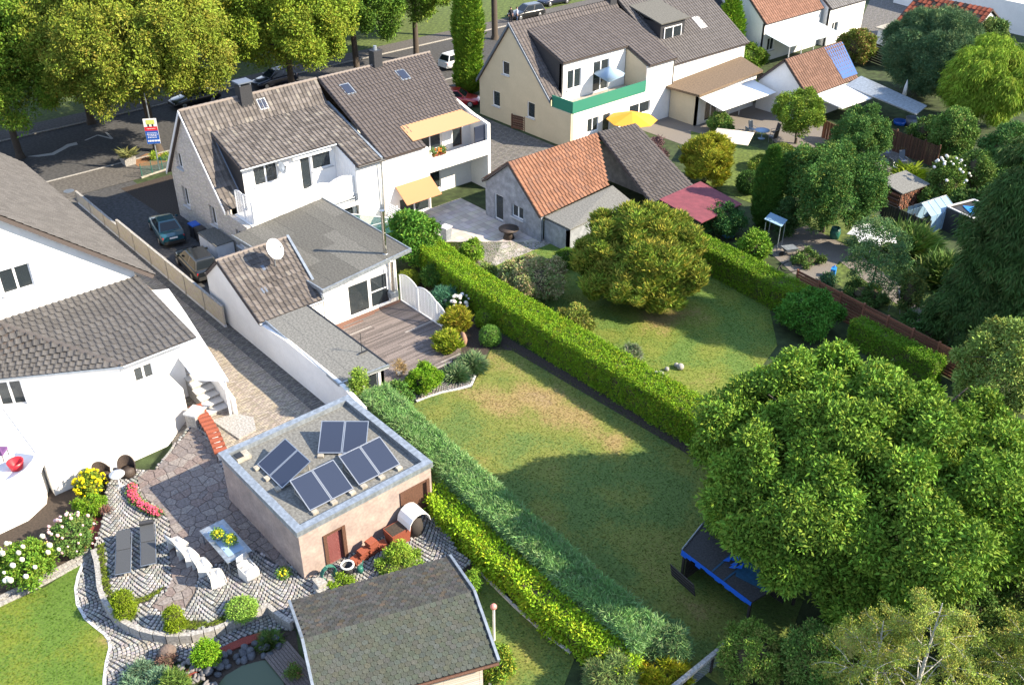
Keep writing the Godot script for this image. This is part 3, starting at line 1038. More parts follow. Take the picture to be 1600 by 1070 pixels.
	obj("chimney_cap", s, M.lead, ch)
	var sl := (Vector3(0, yd - yr, zd - z0)).normalized()
	var nb := Basis(Vector3.RIGHT, Vector3(0, -sl.z, sl.y) * -1.0, sl)
	s = S()
	box(s, Vector3(29.9, 7.98, -59.98), Vector3(0.62, 0.14, 0.8), nb)
	var rl := obj("roof_light", s, M.zinc, roof)
	for x in [-0.14, 0.14]:
		s = S()
		box(s, Vector3(29.9 + x, 7.98, -59.98) + nb.y * 0.08, Vector3(0.24, 0.02, 0.66), nb)
		obj("pane", s, M.solar_cell, rl)
	dish("satellite_dish", "small grey satellite dish on the dormer wall between windows and balcony door", Vector3(28.25, 5.27, -55.35), Vector3(28.43, 4.78, -55.78), 0.42, Vector3(0.55, 0.35, 0.75), M.lead)
	# privacy screen and canopy on the terrace beside the extension
	var t := thing("glass_screen", "sloping teal glass screen on a white frame beside the flat roof", "glass screen", Vector3(32.0, 0, -51.4))
	s = S()
	hull2(s, [Vector3(-1.4, 0.9, -1.2), Vector3(-1.38, 0.9, -1.2), Vector3(-1.38, 2.35, -1.2), Vector3(-1.4, 2.35, -1.2)], [Vector3(1.7, 0.7, 1.0), Vector3(1.72, 0.7, 1.0), Vector3(1.72, 1.75, 1.0), Vector3(1.7, 1.75, 1.0)])
	obj("pane", s, M.teal_glass, t)
	s = S()
	for q in [[Vector3(-1.4, 0, -1.2), Vector3(-1.4, 2.4, -1.2)], [Vector3(1.71, 0, 1.0), Vector3(1.71, 1.8, 1.0)], [Vector3(-1.4, 2.38, -1.2), Vector3(1.71, 1.78, 1.0)], [Vector3(-1.4, 0.9, -1.2), Vector3(1.71, 1.75, 1.0)]]:
		tube(s, q[0], q[1], 0.03, 0.03, 6)
	obj("frame", s, M.white_plastic, t)
	t = thing("white_railing", "white slatted railing on the party line beside the laurel", "railing", Vector3(34.6, 0, -52.9))
	for i in 6:
		s = S()
		mm(s, Vector3(-0.02, 0.9 + i * 0.17, 0), Vector3(0.02, 1.0 + i * 0.17, 3.4))
		obj("slat", s, M.white_plastic, t)
	for i in 4:
		s = S()
		mm(s, Vector3(0.02, 0, i * 1.1), Vector3(0.08, 1.95, i * 1.1 + 0.07))
		obj("post", s, M.white_plastic, t)
	s = S()
	mm(s, Vector3(-0.08, -0.02, 0), Vector3(0.12, 0.85, 3.4))
	obj("plinth", s, M.white_wall, t)

# ---------------------------------------------------------------- flat roofed extension, garage, low wing
func felt_strips(parent, A: Vector3, B: Vector3, C: Vector3, D: Vector3, n: int, mats: Array, cuts: Array):
	# A-B back edge, D-C front edge; n strips side by side, each of lengths that overlap a little
	for i in n:
		var a := A.lerp(B, float(i) / n)
		var b := A.lerp(B, minf(1, (i + 1.06) / n))
		var d := D.lerp(C, float(i) / n)
		var c := D.lerp(C, minf(1, (i + 1.06) / n))
		var cut: float = cuts[i % cuts.size()]
		for part in [[0.0, cut], [cut - 0.01, 1.0]]:
			var s := S()
			var up := Vector3.UP * (0.012 + 0.008 * (i % 2) + (0.006 if part[0] > 0 else 0.0))
			slab(s, a.lerp(d, part[0]) + up, b.lerp(c, part[0]) + up, b.lerp(c, part[1]) + up, a.lerp(d, part[1]) + up, 0.011)
			obj("felt_strip", s, mats[rng.randi() % mats.size()], parent)

func extension():
	var h := thing("extension", "white extension with dark felt roof opening onto the wooden deck", "extension")
	var A := Vector3(23.4, 2.705, -53.45)
	var B := Vector3(30.0, 3.3, -53.45)
	var C := Vector3(30.0, 3.3, -43.72)
	var D := Vector3(23.9, 2.75, -43.7)
	var s := S()
	slab(s, A, B, C, D, 0.2)
	var roof := obj("roof", s, M.white_paint, h)
	M.felt2 = mat("felt2", L(0.15, 0.146, 0.13), 0.92, M.felt.albedo_texture, 0.5)
	M.felt3 = mat("felt3", L(0.2, 0.195, 0.175), 0.92, M.felt.albedo_texture, 0.5)
	felt_strips(roof, A, B, C, D, 7, [M.felt, M.felt3, M.felt2], [0.45, 0.72, 0.3, 0.6])
	for q in [[B, C], [D, C], [A, D]]:
		s = S()
		var d: Vector3 = (q[1] - q[0]).normalized()
		var b := Basis(d, Vector3.UP, d.cross(Vector3.UP))
		box(s, (q[0] + q[1]) / 2 + Vector3(0, -0.06, 0), Vector3((q[1] - q[0]).length() + 0.12, 0.24, 0.08), Basis(d, d.cross(b.z).normalized() * -1.0, b.z))
		obj("fascia", s, M.zinc, roof)
	var o := Vector3(24.0, 0, -43.92)
	var w := [Rect2(1.62, 0.2, 2.9, 2.05)]
	s = S()
	wall(s, o, Vector3.RIGHT, Vector3.BACK, [Vector2(0, -0.1), Vector2(5.05, -0.1), Vector2(5.05, 3.0), Vector2(0, 2.55)], 0.25, w)
	obj("front_wall", s, M.white_wall, h)
	s = S()
	wall(s, Vector3(29.05, 0, -53.3), Vector3.BACK, Vector3.RIGHT, [Vector2(0, -0.1), Vector2(9.1, -0.1), Vector2(9.1, 3.0), Vector2(0, 3.0)], 0.25)
	obj("right_wall", s, M.white_wall, h)
	s = S()
	wall(s, Vector3(24.0, 0, -53.3), Vector3.BACK, Vector3.LEFT, [Vector2(0, -0.1), Vector2(9.12, -0.1), Vector2(9.12, 2.55), Vector2(0, 2.6)], 0.25)
	obj("left_wall", s, M.white_wall, h)
	s = S()
	mm(s, Vector3(24.2, 0.05, -53.3), Vector3(28.9, 0.16, -44.1))
	obj("floor", s, M.white_paint, h)
	var door = window(h, o, Vector3.RIGHT, Vector3.BACK, w[0], 2, "patio_door", M.white_plastic, 0.1, false)
	s = S()
	box(s, o + Vector3(1.62 + 2.15, 1.25, -0.08), Vector3(1.3, 0.06, 0.06))
	obj("glazing_bar", s, M.white_plastic, door)
	s = S()
	mm(s, Vector3(27.15, 0.3, -44.02), Vector3(27.2, 2.2, -43.96))
	obj("glazing_bar", s, M.white_plastic, door)
	for i in 8:
		s = S()
		mm(s, Vector3(24.35 + i * 0.55, 2.46 + i * 0.025, -43.9), Vector3(24.62 + i * 0.55, 2.5 + i * 0.025, -43.86))
		obj("rafter_end", s, M.sill, h)
	# steel flue: lower run on the wall, upper run through the roof
	s = S()
	var fb: Vector3 = Vector3(28.67, 3.12, -44.38)
	tube(s, fb, fb + Vector3.UP * 2.75, 0.11, 0.11, 12)
	tube(s, fb + Vector3.UP * 2.75, fb + Vector3.UP * 2.85, 0.15, 0.15, 12)
	tube(s, fb + Vector3.UP * 1.4, fb + Vector3.UP * 1.45, 0.125, 0.125, 12)
	var fl := obj("flue", s, M.steel, h)
	s = S()
	lathe(s, fb, [Vector2(0.24, -0.02), Vector2(0.2, 0.04), Vector2(0.13, 0.12)], 14)
	obj("flue_collar", s, M.zinc, fl)
	s = S()
	tube(s, Vector3(28.6, 0.9, -43.7), Vector3(28.6, 3.0, -43.7), 0.1, 0.1, 12)
	obj("flue", s, M.steel, h)
	s = S()
	tube(s, Vector3(28.25, 1.2, -43.8), Vector3(28.25, 2.6, -43.8), 0.04, 0.04, 8)
	obj("downpipe", s, M.white_plastic, h)
	s = S()
	mm(s, Vector3(28.3, 0.6, -43.9), Vector3(28.85, 0.95, -43.55))
	obj("flue_box", s, M.zinc, h)
	# plants seen through the patio door
	for q in [[26.1, 0.9, "green potted tree behind the left pane of the patio door"], [26.9, 0.5, "small potted plant behind the patio door near its middle post"]]:
		var t := thing("potted_plant", q[2], "potted plant", Vector3(q[0], 0.16, -44.8))
		s = S()
		lathe(s, Vector3.ZERO, [Vector2(0.0, 0.0), Vector2(0.13, 0.0), Vector2(0.18, 0.3), Vector2(0.15, 0.3), Vector2(0.0, 0.26)], 12)
		obj("pot", s, M.white_paint, t)
		s = S()
		tube(s, Vector3(0, 0.2, 0), Vector3(0, 0.3 + q[1], 0), 0.02, 0.012, 6)
		obj("stem", s, M.bark, t)
		crown(t, Vector3(0, 0.5 + q[1], 0), Vector3.ONE * 0.35, 5, 0.2, 40, "fine", 1.2, Color(0.05, 0.11, 0.03), Color(0, 0, 0), 0.0, "foliage")
	# deck
	var dk := thing("deck", "weathered brown timber deck in front of the patio door", "deck")
	var out := PackedVector2Array([Vector2(22.9, -43.9), Vector2(29.2, -43.9), Vector2(29.4, -38.4), Vector2(28.0, -36.6), Vector2(25.6, -36.3), Vector2(22.9, -37.2)])
	s = S()
	prism(s, Array(out), -0.02, 0.09)
	obj("joist_frame", s, M.dark_wood, dk)
	var pm := []
	for i in 6:
		var v := 0.95 + 0.17 * i
		pm.append(mat("plank_%d" % i, L(0.165 * v, 0.138 * v, 0.128 * v), 0.85, M.dark_wood.albedo_texture, 0.9))
	pm.append(mat("plank_pale", L(0.44, 0.4, 0.37), 0.85, M.dark_wood.albedo_texture, 0.9))
	pm.append(mat("plank_red", L(0.27, 0.14, 0.1), 0.85, M.dark_wood.albedo_texture, 0.9))
	for i in 54:
		var z := -43.9 + i * 0.142
		for piece in Geometry2D.intersect_polygons(out, PackedVector2Array([Vector2(20, z), Vector2(32, z), Vector2(32, z + 0.127), Vector2(20, z + 0.127)])):
			var x0 := 99.0
			var x1 := -99.0
			for q in piece:
				x0 = minf(x0, q.x); x1 = maxf(x1, q.x)
			var cuts := [x0, lerpf(x0, x1, 0.5 if i % 2 == 0 else 0.3), x1] if i % 3 < 2 else [x0, lerpf(x0, x1, 0.66), x1]
			for c in 2:
				s = S()
				var dz := 0.1245 + rng.randf() * 0.012
				mm(s, Vector3(cuts[c] + 0.004, 0.095, z), Vector3(cuts[c + 1] - 0.004, dz, z + 0.127))
				var mi: Material = pm[rng.randi() % 6]
				if rng.randf() < 0.1: mi = pm[6]
				if i < 2 or (i < 5 and c == 0 and rng.randf() < 0.5): mi = pm[7]
				obj("plank", s, mi, dk)
	var fs := thing("lattice_fence", "white bow-topped lattice fence along the right of the deck", "fence", Vector3(29.12, 0.1, -43.75))
	lattice(fs, Vector3(0, 0.02, 0), Vector3.BACK, 1.75, 1.75, 1.65, 0.26)
	lattice(fs, Vector3(0, 0.02, 1.79), Vector3.BACK, 1.75, 1.65, 1.5, 0.26)
	lattice(fs, Vector3(0, 0.02, 3.58), Vector3.BACK, 1.25, 1.5, 0.75, 0.12)

func garage():
	var h := thing("garage", "white garage with small tiled roof and long white side wall", "garage")
	var A := Vector3(20.0, 2.05, -43.95)
	var zr := -48.3
	var yr := 4.15
	var s := S()
	slab(s, A + Vector3(-0.08, 0, 0), Vector3(23.95, 2.05, -43.95), Vector3(24.5, yr, zr), Vector3(19.92, yr, zr), 0.14)
	slab(s, Vector3(19.92, 2.6, -50.2), Vector3(24.5, 2.6, -50.2), Vector3(24.5, yr, zr), Vector3(19.92, yr, zr), 0.14)
	var roof := obj("roof", s, M.roof_under, h)
	var tc := Color(0.19, 0.168, 0.155)
	tiles(roof, A + Vector3(-0.05, 0, 0), Vector3(23.9, 2.05, -43.95), Vector3(24.45, yr, zr), Vector3(19.95, yr, zr), tc, 0.3, 0.37, 0.3, Color(0.27, 0.245, 0.22, 0.06))
	tiles(roof, Vector3(24.5, 2.6, -50.2), Vector3(19.92, 2.6, -50.2), Vector3(19.92, yr, zr), Vector3(24.5, yr, zr), tc)
	for i in 12:
		s = S()
		tube(s, Vector3(19.92 + i * 0.38, yr, zr), Vector3(20.33 + i * 0.38, yr + 0.02, zr), 0.1, 0.115, 8)
		obj("ridge_tile", s, M.ridge, roof)
	s = S()
	hull2(s, [Vector3(23.9, 2.0, -43.9), Vector3(24.06, 2.0, -43.9), Vector3(24.06, 2.22, -43.9), Vector3(23.9, 2.22, -43.9)], [Vector3(24.45, yr - 0.05, zr), Vector3(24.6, yr - 0.05, zr), Vector3(24.6, yr + 0.16, zr), Vector3(24.45, yr + 0.16, zr)])
	obj("verge_flashing", s, M.zinc, roof)
	gutter(roof, Vector3(19.9, 2.0, -43.85), Vector3(24.0, 2.0, -43.85))
	for q in [[21.3, -45.6], [22.1, -46.9]]:
		s = S()
		var y: float = lerpf(2.05, yr, (-43.95 - q[1]) / (-43.95 - zr))
		box(s, Vector3(q[0], y + 0.06, q[1]), Vector3(0.3, 0.08, 0.36), Basis(Vector3.RIGHT, 0.45))
		obj("glass_tile", s, M.lead, roof)
	# side wall running on to the flat roofed garden store
	s = S()
	wall(s, Vector3(20.0, 0, -50.15), Vector3.BACK, Vector3.LEFT, [Vector2(0, -0.1), Vector2(0, 2.5), Vector2(1.85, yr - 0.14), Vector2(6.2, 1.95), Vector2(9, 2.2), Vector2(14.4, 2.12), Vector2(16.2, 1.75), Vector2(16.2, -0.1)], 0.22)
	obj("side_wall", s, M.white_wall, h)
	s = S()
	wall(s, Vector3(20.22, 0, -50.15), Vector3.RIGHT, Vector3.FORWARD, [Vector2(0, -0.1), Vector2(4.2, -0.1), Vector2(4.2, 2.45), Vector2(0, 2.45)], 0.2)
	obj("drive_wall", s, M.white_wall, h)
	s = S()
	wall(s, Vector3(20.22, 0, -43.97), Vector3.RIGHT, Vector3.BACK, [Vector2(0, -0.1), Vector2(3.75, -0.1), Vector2(3.75, 1.9), Vector2(0, 1.9)], 0.2)
	obj("rear_wall", s, M.white_wall, h)
	dish("satellite_dish", "large white satellite dish standing on the tiled garage roof", Vector3(22.69, 4.60, -46.60), Vector3(22.75, 3.35, -46.75), 0.62, Vector3(0.35, 0.5, 0.8), M.white_plastic)
	h = thing("garden_store", "low white store with pale felt roof beside the deck", "store")
	var a := Vector3(20.23, 2.16, -43.72)
	var b := Vector3(22.85, 2.16, -43.72)
	var c := Vector3(22.85, 2.1, -35.85)
	var d := Vector3(20.0, 2.1, -36.05)
	s = S()
	slab(s, a, b, c, d, 0.16)
	roof = obj("roof", s, M.white_paint, h)
	felt_strips(roof, a, b, c, d, 3, [M.felt_pale], [0.35, 0.62, 0.2])
	for q in [[b, c, M.slate], [d, c, M.zinc], [a, d, M.zinc]]:
		s = S()
		var e: Vector3 = (q[1] - q[0]).normalized()
		box(s, (q[0] + q[1]) / 2 + Vector3(0, -0.02, 0), Vector3((q[1] - q[0]).length() + 0.06, 0.16, 0.07), Basis(e, Vector3.UP, e.cross(Vector3.UP)))
		obj("edge_trim", s, q[2], roof)
	var o := Vector3(20.25, 0, -36.2)
	var w := [Rect2(1.3, 0.35, 0.85, 1.5)]
	s = S()
	wall(s, o, Vector3.RIGHT, Vector3.BACK, [Vector2(0, -0.1), Vector2(2.5, -0.1), Vector2(2.5, 1.94), Vector2(0, 1.94)], 0.2, w)
	obj("front_wall", s, M.white_wall, h)
	window(h, o, Vector3.RIGHT, Vector3.BACK, w[0], 1, "window", M.white_plastic, 0.12)
	s = S()
	wall(s, Vector3(22.75, 0, -43.7), Vector3.BACK, Vector3.RIGHT, [Vector2(0, -0.1), Vector2(7.5, -0.1), Vector2(7.5, 1.94), Vector2(0, 1.94)], 0.2)
	obj("deck_wall", s, M.white_wall, h)
	var t := thing("roof_aerial", "thin metal aerial on a foot at the edge of the pale felt roof", "aerial", Vector3(22.46, 2.20, -37.70))
	s = S()
	tube(s, Vector3.ZERO, Vector3(0, 1.15, 0), 0.02, 0.015, 6)
	obj("mast", s, M.dark_metal, t)
	s = S()
	box(s, Vector3(0.0, 0.02, 0.1), Vector3(0.5, 0.05, 0.08))
	obj("foot", s, M.dark_metal, t)
	s = S()
	tube(s, Vector3(-0.25, 0.95, 0), Vector3(0.25, 1.0, 0.05), 0.012, 0.012, 5)
	tube(s, Vector3(-0.15, 0.8, 0), Vector3(0.15, 0.85, 0.05), 0.012, 0.012, 5)
	obj("element", s, M.dark_metal, t)

# ---------------------------------------------------------------- garden building with solar panels
func solar_garage():
	var h := thing("garden_building", "rose plastered flat roofed building carrying solar panels", "outbuilding")
	var x0 := 12.6
	var x1 := 19.1
	var z0 := -33.75
	var z1 := -27.3
	var s := S()
	var doors := [Rect2(1.05, 0.4, 1.0, 1.75), Rect2(4.85, 0.3, 1.5, 1.95)]
	wall(s, Vector3(x0, 0, z1), Vector3.RIGHT, Vector3.BACK, [Vector2(0, -0.1), Vector2(6.5, -0.1), Vector2(6.5, 2.8), Vector2(0, 2.8)], 0.3, doors)
	obj("front_wall", s, M.rose_wall, h)
	s = S()
	wall(s, Vector3(x0, 0, z0), Vector3.BACK, Vector3.LEFT, [Vector2(0, -0.1), Vector2(6.15, -0.1), Vector2(6.15, 2.8), Vector2(0, 2.8)], 0.3)
	obj("side_wall", s, M.rose_wall, h)
	s = S()
	wall(s, Vector3(x1, 0, z0), Vector3.BACK, Vector3.RIGHT, [Vector2(0, -0.1), Vector2(6.15, -0.1), Vector2(6.15, 2.8), Vector2(0, 2.8)], 0.3)
	obj("side_wall", s, M.rose_wall, h)
	s = S()
	wall(s, Vector3(x0 + 0.3, 0, z0), Vector3.RIGHT, Vector3.FORWARD, [Vector2(0, -0.1), Vector2(5.9, -0.1), Vector2(5.9, 2.8), Vector2(0, 2.8)], 0.3)
	obj("back_wall", s, M.rose_wall, h)
	s = S()
	mm(s, Vector3(x0 + 0.25, 2.7, z0 + 0.25), Vector3(x1 - 0.25, 2.82, z1 - 0.25))
	var roof := obj("roof", s, M.felt_pale, h)
	for q in [[x0 - 0.08, z0 - 0.08, x1 + 0.08, z0 + 0.26], [x0 - 0.08, z1 - 0.26, x1 + 0.08, z1 + 0.08], [x0 - 0.08, z0 + 0.262, x0 + 0.26, z1 - 0.262], [x1 - 0.26, z0 + 0.262, x1 + 0.08, z1 - 0.262]]:
		s = S()
		mm(s, Vector3(q[0], 2.803, q[1]), Vector3(q[2], 3.06, q[3]))
		obj("parapet_coping", s, M.zinc, roof)
	# doors: a brown frame round a pane with the pink paving reflection painted into its colour, and a brown side door
	var dm := mat("painted_reflection", L(0.5, 0.3, 0.29), 0.3, grain(61, 0.06, 0.2, 0.25, 1.0, Vector3(1, 0.5, 0.5)), 1.4)
	for k in 2:
		var r: Rect2 = doors[k]
		s = S()
		for x in [r.position.x + 0.06, r.end.x - 0.06]: mm(s, Vector3(x0 + x - 0.08, r.position.y, z1 - 0.12), Vector3(x0 + x + 0.08, r.end.y, z1 + 0.05))
		mm(s, Vector3(x0 + r.position.x + 0.141, r.end.y - 0.1, z1 - 0.12), Vector3(x0 + r.end.x - 0.141, r.end.y, z1 + 0.03))
		var f := obj("door", s, M.brown_wood, h)
		s = S()
		mm(s, Vector3(x0 + r.position.x + 0.141, r.position.y, z1 - 0.18), Vector3(x0 + r.end.x - 0.141, r.end.y - 0.101, z1 - 0.1))
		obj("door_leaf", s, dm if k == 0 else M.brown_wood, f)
	# a pale vent box in the far left corner of the roof
	s = S()
	mm(s, Vector3(12.95, 2.82, -33.35), Vector3(13.6, 3.0, -32.85))
	obj("roof_vent", s, M.concrete, roof)
	s = S()
	mm(s, Vector3(12.98, 3.0, -33.3), Vector3(13.3, 3.05, -32.95))
	obj("vent_grille", s, M.dark_metal, roof)
	var spots := [
		[Vector3(14.23, 3.30, -31.12), -1.57, 2, "dark blue pair of solar panels tilted to the left roof edge"],
		[Vector3(17.12, 3.35, -30.98), -0.72, 2, "pair of solar panels turned askew at the back of the roof"],
		[Vector3(14.69, 3.30, -28.85), 0.0, 2, "left pair of solar panels along the front roof edge"],
		[Vector3(17.07, 3.30, -28.88), 0.0, 2, "right pair of solar panels along the front roof edge"]]
	for q in spots:
		var t := thing("solar_panel", q[3], "solar panel", Vector3(q[0].x, 2.83, q[0].z), q[1], "solar panels on the flat roof")
		var tilt := Basis(Vector3.RIGHT, 0.42)
		for k in q[2]:
			var c := Vector3((k - 0.5) * 1.06, 0.42, 0)
			s = S()
			for e in [[0.0, 0.78, 1.04, 0.04], [0.0, -0.78, 1.04, 0.04]]: box(s, c + tilt * Vector3(e[0], 0.0, e[1]), Vector3(e[2], 0.05, e[3]), tilt)
			for x in [-0.5, 0.5]: box(s, c + tilt * Vector3(x, 0, 0), Vector3(0.04, 0.05, 1.52), tilt)
			var fr := obj("panel_frame", s, M.alloy, t)
			s = S()
			box(s, c, Vector3(0.96, 0.03, 1.52), tilt)
			obj("panel", s, M.solar_cell, fr)
		for x in [-0.9, 0.0, 0.9]:
			s = S()
			tube(s, Vector3(x, 0.0, -0.68), Vector3(x, 0.7, -0.66), 0.025, 0.025, 5)
			tube(s, Vector3(x, 0.0, 0.68), Vector3(x, 0.1, 0.68), 0.025, 0.025, 5)
			tube(s, Vector3(x, 0.02, -0.7), Vector3(x, 0.02, 0.75), 0.025, 0.025, 5)
			box(s, Vector3(x, 0.05, 0.86), Vector3(0.25, 0.1, 0.2))
			obj("support", s, M.concrete, t)

func shingle_mesh() -> Mesh:
	if clumps.has("shingle"): return clumps["shingle"]
	var s := S()
	var top := []
	var low := []
	for q in [[-0.5, -0.55], [0.5, -0.55], [0.5, 0.3], [0.25, 0.6], [-0.25, 0.6], [-0.5, 0.3]]:
		var lift := 0.1 if q[1] > 0 else 0.0
		top.append(Vector3(q[0] * 0.95, 0.05 + lift, q[1]))
		low.append(Vector3(q[0] * 0.95, 0.0, q[1]))
	hull2(s, low, top)
	s.generate_normals()
	clumps["shingle"] = s.commit()
	return clumps["shingle"]

func shingles(parent, A: Vector3, B: Vector3, C: Vector3, D: Vector3, pick: Callable):
	var n := (B - A).cross(D - A).normalized()
	if n.y < 0: n = -n
	var rows := int((D - A).length() / 0.155)
	var xf := []
	var cs := []
	for j in rows:
		var t := (j + 0.5) / rows
		var l := A.lerp(D, t)
		var r := B.lerp(C, t)
		var cnt := int((r - l).length() / 0.22)
		var x := (r - l) / cnt
		var down := x.normalized().cross(n).normalized()
		if down.y > 0: down = -down
		for i in cnt:
			xf.append(Transform3D(Basis(x, n * 0.16, down * 0.17), l + x * (i + (0.5 if j % 2 == 0 else 0.0)) + n * (0.012 + rng.randf() * 0.004)))
			cs.append(pick.call(t))
	many("shingles", shingle_mesh(), xf, cs, M.tile_face, parent)

func garden_house():
	var h := thing("garden_house", "cream summer house under a green grey shingle roof", "summer house")
	var a := Vector3(10.85, 2.2, -25.05)
	var b := Vector3(16.75, 2.2, -23.0)
	var r0 := Vector3(10.03, 2.9, -22.6)
	var r1 := Vector3(15.9, 2.9, -20.45)
	var c := Vector3(9.15, 2.1, -20.3)
	var d := Vector3(14.95, 2.1, -17.95)
	var s := S()
	slab(s, a, b, r1, r0, 0.08)
	slab(s, c, d, r1, r0, 0.08)
	var roof := obj("roof", s, M.felt_dark, h)
	var far := func(t): return jit(Color(0.1, 0.1, 0.092), 0.25, Color(0.13, 0.105, 0.075), 0.12)
	var near := func(t): return jit(Color(0.108, 0.12, 0.1), 0.14, Color(0.26, 0.27, 0.25), 0.004)
	shingles(roof, b, a, r0, r1, far)
	shingles(roof, c, d, r1, r0, near)
	var along := (b - a).normalized()
	for q in [[a, r0], [r0, c], [b, r1], [r1, d]]:
		s = S()
		var e: Vector3 = (q[1] - q[0]).normalized()
		var off := along * (0.03 if q[0] == b or q[1] == d else -0.03)
		var y := e.cross(along).normalized()
		if y.y < 0: y = -y
		box(s, (q[0] + q[1]) / 2 + off + Vector3.UP * 0.0, Vector3(0.1, 0.2, (q[1] - q[0]).length()), Basis(along, y, e if along.cross(y).dot(e) > 0 else -e))
		obj("bargeboard", s, M.zinc, roof)
	gutter(roof, c + Vector3(0, -0.08, 0.05), d + Vector3(0, -0.08, 0.05), M.brown_wood, 0.06)
	# walls set back under the eaves
	var mid := (a + b + c + d) / 4.0
	var P := []
	for q in [a, b, d, c]:
		var v: Vector3 = mid + (q - mid) * 0.86
		P.append(Vector2(v.x, v.z))
	for i in 4:
		var p: Vector2 = P[i]
		var q: Vector2 = P[(i + 1) % 4]
		var len := p.distance_to(q)
		var u := Vector3(q.x - p.x, 0, q.y - p.y) / len
		var out := u.cross(Vector3.UP)
		if out.dot(Vector3((p.x + q.x) / 2 - mid.x, 0, (p.y + q.y) / 2 - mid.z)) < 0: out = -out
		s = S()
		var gable := i % 2 == 1
		var poly := [Vector2(0, -0.1), Vector2(len, -0.1), Vector2(len, 2.1), Vector2(len * 0.5, 2.7), Vector2(0, 2.1)] if gable else [Vector2(0, -0.1), Vector2(len, -0.1), Vector2(len, 2.1), Vector2(0, 2.1)]
		var hole := [Rect2(len * 0.4, 0.9, 0.9, 0.9)]
		wall(s, Vector3(p.x, 0, p.y), u, out, poly, 0.12, hole)
		obj("wall", s, M.cream_boards if M.has("cream_boards") else mat("cream_boards", L(0.66, 0.58, 0.52), 0.8, courses(256, 16, 2, false, 71, 0.9, 1.0, 0.6), 0.6), h)
		window(h, Vector3(p.x, 0, p.y), u, out, hole[0], 2, "window", M.white_plastic, 0.05)
	var t := thing("garden_lamp", "pink globe lamp and white post at the gable of the summer house", "lamp post", Vector3(16.62, 0.00, -20.17))
	s = S()
	tube(s, Vector3.ZERO, Vector3(0, 1.7, 0), 0.05, 0.05, 8)
	obj("post", s, M.white_paint, t)
	s = S()
	ball(s, Vector3(0, 1.82, 0), Vector3.ONE * 0.13, 12, 8)
	obj("globe", s, mat("pink_globe", L(0.6, 0.25, 0.22), 0.4), t)

